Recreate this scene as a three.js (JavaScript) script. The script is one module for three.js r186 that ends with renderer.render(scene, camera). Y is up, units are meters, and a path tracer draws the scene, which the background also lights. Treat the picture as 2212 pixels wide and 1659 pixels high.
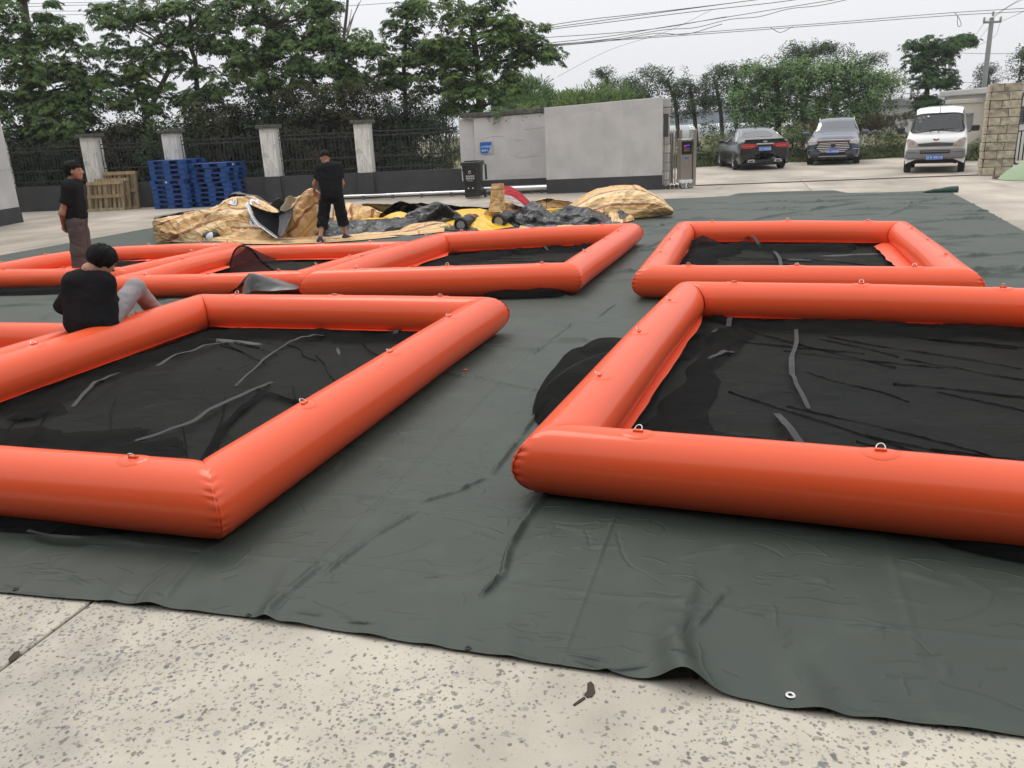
import * as THREE from 'three';
import { mergeGeometries, mergeVertices, toCreasedNormals } from 'three/addons/utils/BufferGeometryUtils.js';
import { RoundedBoxGeometry } from 'three/addons/geometries/RoundedBoxGeometry.js';

// ------------------------------------------------------------------ camera
const EYE = 1.8, PITCH = 17.15 * Math.PI / 180, ROLL = -2.75 * Math.PI / 180, FOCAL = 1770; // focal length in pixels of a 2212 px wide photograph
const scene = new THREE.Scene();
const camera = new THREE.PerspectiveCamera(2 * Math.atan(829.5 / FOCAL) * 180 / Math.PI, 4 / 3, 0.1, 900);
camera.position.set(0, EYE, 0);
camera.rotation.set(-PITCH, 0, ROLL, 'XYZ');
scene.add(camera);

// ------------------------------------------------------------------ overcast sky, soft sun, exposure
function overcastSky() {
  const W = 256, H = 128, d = new Float32Array(W * H * 4);
  for (let j = 0; j < H; j++) {
    const el = ((j + 0.5) / H - 0.5) * Math.PI, s = Math.max(0, Math.sin(el));
    const L = 0.80 + 0.95 * s;
    for (let i = 0; i < W; i++) {
      const o = (j * W + i) * 4;
      d[o] = L * 0.985; d[o + 1] = L * 1.0; d[o + 2] = L * 1.03; d[o + 3] = 1;
    }
  }
  const t = new THREE.DataTexture(d, W, H, THREE.RGBAFormat, THREE.FloatType);
  t.mapping = THREE.EquirectangularReflectionMapping; t.magFilter = THREE.LinearFilter; t.minFilter = THREE.LinearFilter; t.needsUpdate = true;
  return t;
}
scene.background = overcastSky();
scene.environment = scene.background;
const sun = new THREE.DirectionalLight(0xfff4e6, 1.0);
sun.position.set(-8, 30, -30); sun.target.position.set(0, 0, -12);
sun.castShadow = true; sun.shadow.radius = 45; sun.shadow.mapSize.set(2048, 2048);
Object.assign(sun.shadow.camera, { left: -30, right: 30, top: 30, bottom: -30, near: 1, far: 120 });
scene.add(sun, sun.target);
scene.fog = new THREE.FogExp2(0xe2e4e8, 0.0007);
const EXPOSURE = 1.0;

// ------------------------------------------------------------------ helpers
let seedState = 12345;
const srand = (s) => { seedState = s | 0; };
const rnd = (a = 1, b) => {
  seedState = (seedState + 0x6d2b79f5) | 0; let t = Math.imul(seedState ^ (seedState >>> 15), 1 | seedState);
  t = (t + Math.imul(t ^ (t >>> 7), 61 | t)) ^ t; const r = ((t ^ (t >>> 14)) >>> 0) / 4294967296;
  return b === undefined ? r * a : a + r * (b - a);
};
const V = (x, y, z) => new THREE.Vector3(x, y, z);
const lerp = (a, b, t) => a + (b - a) * t, clamp = (x, a, b) => Math.min(b, Math.max(a, x));
const smooth = (a, b, x) => { const t = clamp((x - a) / (b - a), 0, 1); return t * t * (3 - 2 * t); };
// direction seen at a pixel of the 2212 x 1659 photograph
function ray(u, v) {
  const x = (u - 1106) / FOCAL, y = -(v - 829.5) / FOCAL, c = Math.cos(ROLL), s = Math.sin(ROLL), X = c * x - s * y, Y = s * x + c * y;
  return V(X, Y * Math.cos(PITCH) - Math.sin(PITCH), -Math.cos(PITCH) - Y * Math.sin(PITCH));
}
const G = (u, v, h = 0) => { const d = ray(u, v); return d.multiplyScalar((h - EYE) / d.y).setY(h); };       // the point at height h seen there
const AT = (u, v, z) => { const d = ray(u, v); d.multiplyScalar(z / d.z); d.y += EYE; return d; };           // the point at depth z seen there

const ihash = (x, y, z) => { let h = Math.imul(x, 374761393) + Math.imul(y, 668265263) + Math.imul(z, 2147483647 - 1274126177); h = Math.imul(h ^ (h >>> 13), 1274126177); h ^= h >>> 16; return (h >>> 0) / 4294967296; };
function vnoise(x, y, z = 0, p = 0) {                                // value noise, tiling with period p when given
  const xi = Math.floor(x), yi = Math.floor(y), zi = Math.floor(z), f = (t) => t * t * (3 - 2 * t), u = f(x - xi), v = f(y - yi), w = f(z - zi), m = (a) => (p ? ((a % p) + p) % p : a);
  const c = (dx, dy, dz) => ihash(m(xi + dx), m(yi + dy), zi + dz);
  const a = lerp(lerp(c(0, 0, 0), c(1, 0, 0), u), lerp(c(0, 1, 0), c(1, 1, 0), u), v);
  if (!w) return a;
  return lerp(a, lerp(lerp(c(0, 0, 1), c(1, 0, 1), u), lerp(c(0, 1, 1), c(1, 1, 1), u), v), w);
}
const fbm = (x, y, z = 0, n = 4, p = 0) => { let s = 0, a = 0.5, t = 0; for (let i = 0; i < n; i++) { s += a * vnoise(x, y, z + i * 7, p); t += a; a *= 0.5; x *= 2; y *= 2; z *= 2; if (p) p *= 2; } return s / t; };
const ridged = (x, y, z = 0, n = 4) => { let s = 0, a = 0.5, t = 0; for (let i = 0; i < n; i++) { s += a * (1 - Math.abs(2 * vnoise(x, y, z + i * 9) - 1)); t += a; a *= 0.5; x *= 2; y *= 2; z *= 2; } return s / t; };

const taken = {};
function numbered(name) { const n = taken[name] = (taken[name] ?? -1) + 1; return n ? name + '_' + String(n).padStart(3, '0') : name; }
function tag(o, label, category, group, kind) {
  if (label) o.userData.label = label;
  if (category) o.userData.category = category;
  if (group) o.userData.group = group;
  if (kind) o.userData.kind = kind;
  return o;
}
function thing(name, label, category, pos = [0, 0, 0], turn = 0, group) {
  const o = new THREE.Group(); o.name = numbered(name); scene.add(o);
  o.position.set(...pos); o.rotation.y = turn;
  return tag(o, label, category, group);
}
function part(name, geo, mat, parent, label) {
  const m = new THREE.Mesh(Array.isArray(geo) ? merge(geo) : geo, mat);
  m.name = parent === scene ? numbered(name) : name; m.castShadow = m.receiveShadow = true;
  if (label) m.userData.label = label;
  parent.add(m);
  return m;
}
function struct(name, geo, mat) { return tag(part(name, geo, mat, scene), null, null, null, 'structure'); }
function copyOf(root, pos, turn, label, group) {
  const r = root.clone(); r.name = numbered(root.name.replace(/_\d{3}$/, '')); scene.add(r); r.position.set(...pos); r.rotation.y = turn;
  r.userData = { ...root.userData }; if (label) r.userData.label = label; if (group) r.userData.group = group;
  return r;
}
function merge(list) {
  const gs = list.map((g) => {
    let h = g.index ? g.toNonIndexed() : g;
    for (const k of Object.keys(h.attributes)) if (!['position', 'normal', 'uv'].includes(k)) h.deleteAttribute(k);
    if (!h.attributes.uv) h.setAttribute('uv', new THREE.BufferAttribute(new Float32Array(h.attributes.position.count * 2), 2));
    if (!h.attributes.normal) h.computeVertexNormals();
    return h;
  });
  return gs.length === 1 ? gs[0] : mergeGeometries(gs);
}
// texture coordinates in metres: projected along the side each face looks to
function metres(g, k = 1) {
  const h = g.index ? g.toNonIndexed() : g, p = h.attributes.position, n = p.count, uv = new Float32Array(n * 2), a = V(), b = V(), c = V();
  for (let i = 0; i < n; i += 3) {
    a.fromBufferAttribute(p, i); b.fromBufferAttribute(p, i + 1).sub(a); c.fromBufferAttribute(p, i + 2).sub(a); b.cross(c);
    const ax = Math.abs(b.x), ay = Math.abs(b.y), az = Math.abs(b.z);
    for (let j = 0; j < 3; j++) {
      const x = p.getX(i + j), y = p.getY(i + j), z = p.getZ(i + j), o = (i + j) * 2;
      if (ay >= ax && ay >= az) { uv[o] = x * k; uv[o + 1] = -z * k; } else if (ax > az) { uv[o] = z * k; uv[o + 1] = y * k; } else { uv[o] = x * k; uv[o + 1] = y * k; }
    }
  }
  h.setAttribute('uv', new THREE.BufferAttribute(uv, 2));
  return h;
}
const box = (w, h, d, x = 0, y = 0, z = 0, ry = 0, rx = 0, rz = 0) => { const g = new THREE.BoxGeometry(w, h, d); if (rx) g.rotateX(rx); if (rz) g.rotateZ(rz); if (ry) g.rotateY(ry); return g.translate(x, y, z); };
const rbox = (w, h, d, r, x = 0, y = 0, z = 0, ry = 0, rx = 0, rz = 0) => { const g = new RoundedBoxGeometry(w, h, d, 2, r); if (rx) g.rotateX(rx); if (rz) g.rotateZ(rz); if (ry) g.rotateY(ry); return g.translate(x, y, z); };
function bar(a, b, r0, r1 = r0, n = 8) {
  const d = b.clone().sub(a), L = d.length(), g = new THREE.CylinderGeometry(r1, r0, L, n, 1);
  g.applyQuaternion(new THREE.Quaternion().setFromUnitVectors(V(0, 1, 0), d.divideScalar(L)));
  return g.translate((a.x + b.x) / 2, (a.y + b.y) / 2, (a.z + b.z) / 2);
}
const tube = (pts, r, seg = 24, n = 6, closed = false) => new THREE.TubeGeometry(new THREE.CatmullRomCurve3(pts, closed), seg, r, n, closed);
// a grid surface: f(i / nu, j / nv) gives the point
function sheet(nu, nv, f, uvf) {
  const P = new Float32Array((nu + 1) * (nv + 1) * 3), U = new Float32Array((nu + 1) * (nv + 1) * 2), I = [];
  for (let j = 0, k = 0; j <= nv; j++) for (let i = 0; i <= nu; i++, k++) {
    const p = f(i / nu, j / nv, i, j); P[k * 3] = p.x; P[k * 3 + 1] = p.y; P[k * 3 + 2] = p.z;
    const q = uvf ? uvf(i / nu, j / nv, p) : [i / nu, j / nv]; U[k * 2] = q[0]; U[k * 2 + 1] = q[1];
    if (i < nu && j < nv) { const a = k, b = k + 1, c = k + nu + 1, d = c + 1; I.push(a, b, d, a, d, c); }
  }
  const g = new THREE.BufferGeometry();
  g.setAttribute('position', new THREE.BufferAttribute(P, 3)); g.setAttribute('uv', new THREE.BufferAttribute(U, 2));
  g.setIndex(new THREE.BufferAttribute(new Uint32Array(I), 1)); g.computeVertexNormals();
  return g;
}
function pixelTexture(w, h, f, srgb = true) {                      // f(x, y) gives 0..255 values
  const d = new Uint8Array(w * h * 4);
  for (let y = 0, o = 0; y < h; y++) for (let x = 0; x < w; x++, o += 4) { const c = f(x, y); d[o] = c[0]; d[o + 1] = c[1] ?? c[0]; d[o + 2] = c[2] ?? c[0]; d[o + 3] = 255; }
  const t = new THREE.DataTexture(d, w, h); if (srgb) t.colorSpace = THREE.SRGBColorSpace;
  t.wrapS = t.wrapT = THREE.RepeatWrapping; t.magFilter = THREE.LinearFilter; t.minFilter = THREE.LinearMipmapLinearFilter; t.generateMipmaps = true; t.needsUpdate = true;
  return t;
}
function canvasTexture(w, h, draw, srgb = true) {
  const c = document.createElement('canvas'); c.width = w; c.height = h; draw(c.getContext('2d'), w, h);
  const t = new THREE.CanvasTexture(c); if (srgb) t.colorSpace = THREE.SRGBColorSpace;
  t.wrapS = t.wrapT = THREE.RepeatWrapping; t.magFilter = THREE.LinearFilter;
  return t;
}
const rep = (t, x, y = x) => { const c = t.clone(); c.repeat.set(x, y); c.needsUpdate = true; return c; };
const mat = (r, g, b, o = {}) => new THREE.MeshStandardMaterial({ color: new THREE.Color().setRGB(r, g, b), roughness: 0.7, ...o });
const pmat = (r, g, b, o = {}) => new THREE.MeshPhysicalMaterial({ color: new THREE.Color().setRGB(r, g, b), roughness: 0.5, ...o });
// surface nets over a distance field: one closed smooth surface
function surfaceNets(f, lo, hi, cell) {
  const n = [0, 1, 2].map((k) => Math.ceil((hi[k] - lo[k]) / cell) + 1), [nx, ny, nz] = n, F = new Float32Array(nx * ny * nz);
  for (let k = 0, q = 0; k < nz; k++) for (let j = 0; j < ny; j++) for (let i = 0; i < nx; i++, q++) F[q] = f(lo[0] + i * cell, lo[1] + j * cell, lo[2] + k * cell);
  const id = new Int32Array(nx * ny * nz).fill(-1), P = [], I = [], sx = 1, sy = nx, sz = nx * ny;
  const corner = [0, sx, sy, sx + sy, sz, sx + sz, sy + sz, sx + sy + sz], E = [[0, 1], [2, 3], [4, 5], [6, 7], [0, 2], [1, 3], [4, 6], [5, 7], [0, 4], [1, 5], [2, 6], [3, 7]];
  for (let k = 0; k < nz - 1; k++) for (let j = 0; j < ny - 1; j++) for (let i = 0; i < nx - 1; i++) {
    const q = i + j * sy + k * sz; let c = 0, x = 0, y = 0, z = 0;
    for (const [a, b] of E) {
      const fa = F[q + corner[a]], fb = F[q + corner[b]];
      if ((fa < 0) !== (fb < 0)) { const t = fa / (fa - fb); x += lerp(a & 1, b & 1, t); y += lerp((a >> 1) & 1, (b >> 1) & 1, t); z += lerp((a >> 2) & 1, (b >> 2) & 1, t); c++; }
    }
    if (c) { id[q] = P.length / 3; P.push(lo[0] + (i + x / c) * cell, lo[1] + (j + y / c) * cell, lo[2] + (k + z / c) * cell); }
  }
  const quad = (a, b, c, d, flip) => { if (a < 0 || b < 0 || c < 0 || d < 0) return; if (flip) I.push(a, c, b, a, d, c); else I.push(a, b, c, a, c, d); };
  for (let k = 1; k < nz - 1; k++) for (let j = 1; j < ny - 1; j++) for (let i = 1; i < nx - 1; i++) {
    const q = i + j * sy + k * sz, s = F[q] < 0;
    if (s !== (F[q + sx] < 0)) quad(id[q], id[q - sy], id[q - sy - sz], id[q - sz], !s);
    if (s !== (F[q + sy] < 0)) quad(id[q], id[q - sz], id[q - sx - sz], id[q - sx], !s);
    if (s !== (F[q + sz] < 0)) quad(id[q], id[q - sx], id[q - sx - sy], id[q - sy], !s);
  }
  const g = new THREE.BufferGeometry(); g.setAttribute('position', new THREE.Float32BufferAttribute(P, 3)); g.setIndex(I);
  g.computeVertexNormals();
  // make sure the faces look outward
  const nrm = g.attributes.normal, e = cell * 0.5; let out = 0;
  for (let i = 0; i < P.length / 3; i += 17) { const x = P[i * 3], y = P[i * 3 + 1], z = P[i * 3 + 2]; out += f(x + nrm.getX(i) * e, y + nrm.getY(i) * e, z + nrm.getZ(i) * e) > f(x - nrm.getX(i) * e, y - nrm.getY(i) * e, z - nrm.getZ(i) * e) ? 1 : -1; }
  if (out < 0) { for (let i = 0; i < I.length; i += 3) [I[i], I[i + 1]] = [I[i + 1], I[i]]; g.setIndex(I); g.computeVertexNormals(); }
  return g;
}
// distance to a tapered capsule a-b with radii ra, rb
function capsule(px, py, pz, a, b, ra, rb) {
  const bx = b[0] - a[0], by = b[1] - a[1], bz = b[2] - a[2], x = px - a[0], y = py - a[1], z = pz - a[2];
  const t = clamp((x * bx + y * by + z * bz) / (bx * bx + by * by + bz * bz + 1e-9), 0, 1);
  return Math.hypot(x - bx * t, y - by * t, z - bz * t) - lerp(ra, rb, t);
}
const smin = (a, b, k) => { const h = Math.max(k - Math.abs(a - b), 0) / k; return Math.min(a, b) - h * h * k * 0.25; };
// ------------------------------------------------------------------ ground, concrete yard, tarpaulin
const SOIL = mat(0.11, 0.10, 0.06, { roughness: 1, map: null });
{
  const tex = pixelTexture(512, 512, (x, y) => { const a = fbm(x / 64, y / 64, 1, 5, 8), b = vnoise(x / 3, y / 3, 5), k = 0.65 + 0.5 * a + 0.25 * (b - 0.5); return [108 * k, 104 * k, 70 * k]; });
  const m = new THREE.MeshStandardMaterial({ map: rep(tex, 1 / 6), roughness: 1 });
  const g = new THREE.PlaneGeometry(900, 900, 1, 1); g.rotateX(-Math.PI / 2); g.translate(0, -0.14, -250);
  struct('ground', metres(g), m);
}
// worn concrete: pale cement, patches where the aggregate shows, stains
function concreteTexture(size, metre, chips, seed, stain) {
  return canvasTexture(size, size, (c) => {
    srand(seed);
    const img = c.createImageData(size, size), d = img.data, per = 6;
    const K = size / per;
    for (let y = 0, o = 0; y < size; y++) for (let x = 0; x < size; x++, o += 4) {
      const a = fbm(x / K, y / K, seed, 5, per), b = fbm(x / K * 4, y / K * 4, seed + 3, 3, per * 4), n = ihash(x, y, seed);
      let k = 0.86 + 0.2 * (a - 0.5) + 0.10 * (b - 0.5) + 0.05 * (n - 0.5);
      const s = smooth(0.62, 0.8, fbm(x / K * 1.3 + 11, y / K * 1.3 + 5, seed + 9, 4)) * stain; k *= 1 - 0.09 * s;
      d[o] = 214 * k; d[o + 1] = 206 * k; d[o + 2] = (189 + 4 * s) * k; d[o + 3] = 255;
    }
    c.putImageData(img, 0, 0);
    const ppm = size / metre;
    for (let i = 0; i < chips; i++) {
      const x = rnd() * size, y = rnd() * size, dens = fbm(x / K * 1.2 + 3, y / K * 1.2 + 8, seed + 21, 3);
      if (rnd() > smooth(0.2, 0.7, dens) * 0.52 + 0.10) continue;
      const r = (rnd() < 0.08 ? rnd(0.007, 0.015) : rnd() < 0.5 ? rnd(0.0045, 0.009) : rnd(0.0015, 0.004)) * ppm, n = 5 + (rnd() * 3 | 0), t0 = rnd() * 6.3, sq = rnd(0.35, 1), rot = rnd() * 3.14;
      const g = rnd(78, 150), w = rnd();
      c.fillStyle = w < 0.12 ? `rgba(${g | 0},${g - 2 | 0},${g + 5 | 0},.75)` : w < 0.3 ? `rgba(${g + 14 | 0},${g + 8 | 0},${g - 8 | 0},.65)` : `rgba(${g + 2 | 0},${g | 0},${g - 4 | 0},.7)`;
      c.beginPath();
      for (let j = 0; j < n; j++) { const t = t0 + j / n * 6.283, q = r * rnd(0.7, 1.15), ux = Math.cos(t) * q, uy = Math.sin(t) * q * sq; const X = x + ux * Math.cos(rot) - uy * Math.sin(rot), Y = y + ux * Math.sin(rot) + uy * Math.cos(rot); j ? c.lineTo(X, Y) : c.moveTo(X, Y); }
      c.closePath(); c.fill();
    }
  });
}
const nearConcreteTex = concreteTexture(2048, 4, 120000, 7, 1);
const nearConcrete = new THREE.MeshStandardMaterial({ map: rep(nearConcreteTex, 1 / 4), roughness: 0.82, bumpMap: null });
const farConcreteTex = pixelTexture(1024, 1024, (x, y) => {
  const a = fbm(x / 170, y / 170, 2, 5, 6), b = fbm(x / 20, y / 60, 8, 3), n = ihash(x, y, 4), s = smooth(0.55, 0.75, fbm(x / 120, y / 220, 31, 4));
  const k = 0.84 + 0.3 * (a - 0.5) + 0.06 * (b - 0.5) + 0.05 * (n - 0.5) - 0.06 * s; return [196 * k, 185 * k, 170 * k];
});
const farConcrete = new THREE.MeshStandardMaterial({ map: rep(farConcreteTex, 1 / 9), roughness: 0.85 });

// slabs of the yard, laid along the direction of the joint by the camera
{
  const yard = new THREE.Group(); yard.name = 'concrete_yard'; yard.userData.kind = 'structure'; scene.add(yard);
  yard.position.set(-1.86, 0, -2.82); yard.rotation.y = -0.272;
  const L = 5.2, W = 4.4, gap = 0.014, shapes = {};
  for (let i = -5; i < 6; i++) for (let j = -1; j < 8; j++) {
    const near = j <= 0 && i >= -1 && i <= 0, key = near ? 'n' : 'f';
    shapes[key] ??= metres(rbox(W - gap, 0.12, L - gap, 0.008, 0, 0, 0));
    const s = part('slab', shapes[key], near ? nearConcrete : farConcrete, yard);
    s.position.set((i + 0.5) * W, -0.06, 1.55 - (j + 0.5) * L + L * 0.6);
  }
}
{ // a spalled pit and its crack in the nearest slab, and dirt in the joint
  const yard = scene.getObjectByName('concrete_yard'), dirt = mat(0.055, 0.042, 0.032, { roughness: 1 }), flat = (name, px) => { const g = new THREE.ExtrudeGeometry(new THREE.Shape(px.map(([u, v]) => { const p = yard.worldToLocal(G(u, v, 0)); return new THREE.Vector2(p.x, -p.z); })), { depth: 0.004, bevelEnabled: false }).rotateX(-Math.PI / 2).translate(0, -0.0005, 0); part(name, g, dirt, yard); };
  yard.updateMatrixWorld(true);
  flat('spalled_pit', [[1269, 1478], [1276, 1473], [1283, 1480], [1286, 1497], [1279, 1506], [1268, 1508], [1262, 1502], [1268, 1494]]); flat('spalled_pit', [[1262, 1506], [1265, 1510], [1252, 1519], [1240, 1526], [1238, 1523], [1250, 1514]]);
  flat('joint_dirt', [[18, 1425], [30, 1411], [42, 1406], [44, 1414], [34, 1424], [22, 1432]]);
}
{ // the road outside the gate
  const g = new THREE.PlaneGeometry(46, 9.4, 1, 1); g.rotateX(-Math.PI / 2); g.translate(16, 0.004, -29.9);
  struct('road', metres(g), farConcrete);
}

// ---- tarpaulin
const tarpTex = pixelTexture(1024, 1024, (x, y) => {
  const a = fbm(x / 128, y / 128, 3, 5, 8), w = ((x & 3) < 2 ? 1 : 0) ^ ((y & 3) < 2 ? 1 : 0), n = ihash(x, y, 9), d = smooth(0.56, 0.8, fbm(x / 90, y / 90, 44, 5));
  const k = 0.93 + 0.12 * (a - 0.5) + 0.02 * w + 0.05 * (n - 0.5); return [(52 + 6 * d) * k, (63 + 6 * d) * k, (55 + 5 * d) * k];
});
const creaseTexture = (seed, n, lo, hi, spread) => canvasTexture(1024, 1024, (c) => { // sparse crisp creases on a flat ground
  srand(seed); c.fillStyle = '#808080'; c.fillRect(0, 0, 1024, 1024); c.lineCap = 'round'; c.lineJoin = 'round';
  for (let i = 0; i < n; i++) {
    const x = rnd(1024), y = rnd(1024), L = rnd(lo, hi) * (rnd() < 0.15 ? 2.2 : 1), up = rnd() < 0.6, a0 = (rnd() < 0.75 ? rnd(-spread, spread) : rnd(-1.6, 1.6)), P = []; let px = 0, py = 0, a = a0;
    for (let j = 0; j < 6; j++) { P.push([px, py]); a += rnd(-0.35, 0.35); px += Math.cos(a) * L / 5; py += Math.sin(a) * L / 5; }
    const k = rnd(0.3, 1);
    for (const [w, al] of [[11, 0.10], [7, 0.14], [4, 0.2], [2, 0.3]]) { c.strokeStyle = up ? `rgba(255,255,255,${al * k})` : `rgba(0,0,0,${al * k})`; c.lineWidth = w; for (const ox of [-1024, 0, 1024]) for (const oy of [-1024, 0, 1024]) { if (x + ox < -400 || x + ox > 1424 || y + oy < -400 || y + oy > 1424) continue; c.beginPath(); P.forEach(([u, v], j) => (j ? c.lineTo(x + ox + u, y + oy + v) : c.moveTo(x + ox, y + oy))); c.stroke(); } }
  }
}, false);
const tarpBump = creaseTexture(5, 300, 14, 70, 0.4), netBump = creaseTexture(8, 520, 60, 260, 0.9);
const tarpMat = new THREE.MeshStandardMaterial({ map: rep(tarpTex, 1 / 2.4), bumpMap: rep(tarpBump, 1 / 2.3), bumpScale: 0.013, roughness: 0.6, side: THREE.DoubleSide });
const tarpRidges = [];                                               // [x0, z0, x1, z1, half width, height]
const pxRidge = (pts, w, a) => { for (let i = 0; i + 1 < pts.length; i++) { const p = G(...pts[i]), q = G(...pts[i + 1]); tarpRidges.push([p.x, p.z, q.x, q.z, w * (w < 0.045 ? 0.62 : 0.85), a * 0.8]); } };
pxRidge([[1182, 868], [1120, 955], [1062, 1032]], 0.022, 0.035);
pxRidge([[1192, 1062], [1135, 1130], [1098, 1195], [1085, 1250], [1040, 1292]], 0.03, 0.04);
pxRidge([[955, 808], [1060, 828], [1180, 857]], 0.035, 0.03);
pxRidge([[735, 1075], [830, 1087], [905, 1092], [990, 1068], [1050, 1040]], 0.02, 0.022);
pxRidge([[1560, 1290], [1535, 1322], [1505, 1358]], 0.016, 0.026);
pxRidge([[1478, 1455], [1468, 1400], [1482, 1330], [1500, 1255]], 0.07, 0.030);
pxRidge([[700, 1250], [800, 1170], [905, 1110]], 0.03, 0.018);
pxRidge([[360, 1300], [430, 1210], [520, 1150]], 0.03, 0.014);
pxRidge([[575, 1335], [620, 1290], [700, 1225]], 0.04, 0.018);
pxRidge([[1310, 592], [1378, 588]], 0.05, 0.06); pxRidge([[1240, 700], [1180, 745], [1150, 770]], 0.02, 0.02);
pxRidge([[1290, 690], [1330, 660]], 0.025, 0.02); pxRidge([[1120, 690], [1260, 712]], 0.05, 0.02);
pxRidge([[1612, 480], [1740, 458], [1873, 437]], 0.07, 0.05); pxRidge([[1730, 462], [1830, 440]], 0.05, 0.03); pxRidge([[1910, 470], [1990, 440]], 0.06, 0.05);
pxRidge([[2030, 520], [2130, 512], [2212, 508]], 0.05, 0.04); pxRidge([[2060, 560], [2212, 548]], 0.05, 0.03); pxRidge([[1950, 445], [2060, 425]], 0.05, 0.04);
pxRidge([[1380, 545], [1440, 520]], 0.06, 0.04); pxRidge([[1395, 500], [1460, 480]], 0.06, 0.03); pxRidge([[2085, 590], [2212, 575]], 0.04, 0.03);
pxRidge([[0, 622], [60, 617], [120, 620]], 0.05, 0.07); pxRidge([[60, 632], [130, 628]], 0.05, 0.05); pxRidge([[100, 695], [112, 680], [140, 668]], 0.035, 0.05);
pxRidge([[345, 625], [430, 627], [520, 634], [545, 632]], 0.07, 0.09); pxRidge([[345, 655], [430, 655]], 0.04, 0.05); pxRidge([[270, 628], [345, 626]], 0.06, 0.06);
pxRidge([[590, 668], [700, 655]], 0.06, 0.04); pxRidge([[1470, 590], [1380, 620]], 0.05, 0.03);
srand(77);
for (let i = 0; i < 260; i++) {                                       // short creases everywhere
  const near = i < 170, x = near ? rnd(-2.4, 3) : rnd(-8, 8), z = near ? rnd(-6, -2) : rnd(-19, -6), t = 0.29 + rnd(-0.55, 0.55) + (rnd() < 0.2 ? 1.4 : 0), L = near ? rnd(0.05, 0.28) : rnd(0.3, 1.3);
  tarpRidges.push([x, z, x + Math.cos(t) * L, z + Math.sin(t) * L, near ? rnd(0.008, 0.016) : rnd(0.02, 0.045), near ? rnd(0.004, 0.011) : rnd(0.012, 0.03)]);
}
for (let i = 0; i < 150; i++) { const x = rnd(-8, 9), z = rnd(-19.5, -7), t = 0.25 + rnd(-0.5, 0.5), L = rnd(0.6, 2.2); tarpRidges.push([x, z, x + Math.cos(t) * L, z + Math.sin(t) * L, rnd(0.035, 0.075), rnd(0.018, 0.042)]); }
for (let i = 0; i < 9; i++) { // straight lines where the sheet had been folded
  const x0 = -3.4 + i * 1.15, z0 = -3.2 + i * 0.33; tarpRidges.push([x0, z0, x0 + 0.292 * 4.8, z0 - 0.956 * 4.8, 0.016, 0.006]);
  if (i < 6) tarpRidges.push([-2.4 + i * 0.3, -3.7 - i * 1.15, 3.2 + i * 0.3, -2.0 - i * 1.15, 0.016, 0.006]);
}
const edgeLifts = [[240, 1.0, 0.05, 0.018], [325, 1, 0.07, 0.030], [420, 1, 0.05, 0.008], [578, 1, 0.035, 0.030], [640, 1, 0.06, 0.012], [800, 1, 0.06, 0.016], [930, 1, 0.05, 0.010], [1100, 1, 0.05, 0.012], [1482, 1, 0.075, 0.075], [1772, 1, 0.06, 0.030], [1900, 1, 0.06, 0.012], [2080, 1, 0.08, 0.012]];
const FRONT = [[-12.2, -6.16], [-2.24, -3.13], [-1.82, -3.03], [-1.05, -2.83], [-0.21, -2.55], [0.43, -2.34], [0.82, -2.17], [1.47, -2.0], [3.8, -1.25]];
const BACK = [[-8.27, -19.7], [-2, -20.3], [4.18, -20.8], [7, -20.5], [10.34, -19.3]];
const along = (P, s) => { // point at share s of the width, by x
  const x = lerp(P[0][0], P[P.length - 1][0], s); let i = 0; while (i < P.length - 2 && x > P[i + 1][0]) i++;
  const t = (x - P[i][0]) / (P[i + 1][0] - P[i][0]); return [x, lerp(P[i][1], P[i + 1][1], t)];
};
const frontLifts = edgeLifts.map(([u, , w, a]) => { let best = 1e9, s0 = 0; for (let s = 0; s <= 1; s += 0.0005) { const [x, z] = along(FRONT, s), d = ray(u, 0); const t = z / d.z; let e = 1e9; for (let v = 1270; v < 1610; v += 2) { const q = G(u, v), k = Math.hypot(q.x - x, q.z - z); if (k < e) e = k; } if (e < best) { best = e; s0 = s; } } return [along(FRONT, s0), w, a]; });
function tarpHeight(x, z, edge) {                                     // edge: distance from the front edge in metres
  let h = 0.012 + 0.012 * (fbm(x * 1.3, z * 1.3, 3, 3) - 0.4) + 0.004 * (vnoise(x * 6, z * 9, 5) - 0.5);
  for (const [x0, z0, x1, z1, w, a] of tarpRidges) {
    const dx = x1 - x0, dz = z1 - z0, L2 = dx * dx + dz * dz, ex = x - x0, ez = z - z0;
    if (Math.abs(ex) > 3 && Math.abs(x - x1) > 3) continue;
    let t = (ex * dx + ez * dz) / L2; const tt = clamp(t, 0, 1), d = Math.hypot(ex - dx * tt, ez - dz * tt); if (d > w * 3.2) continue;
    const side = ex * dz - ez * dx > 0 ? 1.0 : 0.5; // one flank steeper
    h += a * Math.exp(-((d / (w * side)) ** 2)) * (0.7 + 0.5 * vnoise(x * 3, z * 3, 2)) * (0.35 + 0.65 * smooth(0, 0.25, Math.min(tt, 1 - tt)));
  }
  for (const [[fx, fz], w, a] of frontLifts) { const d = Math.hypot(x - fx, 0) ; if (d < w * 3 && edge < 1.2) h += a * (a > 0.05 ? 1 : 0.7) * Math.exp(-((d / w) ** 2)) * Math.exp(-edge / 0.22); }
  return Math.max(0.005, h);
}
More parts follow.
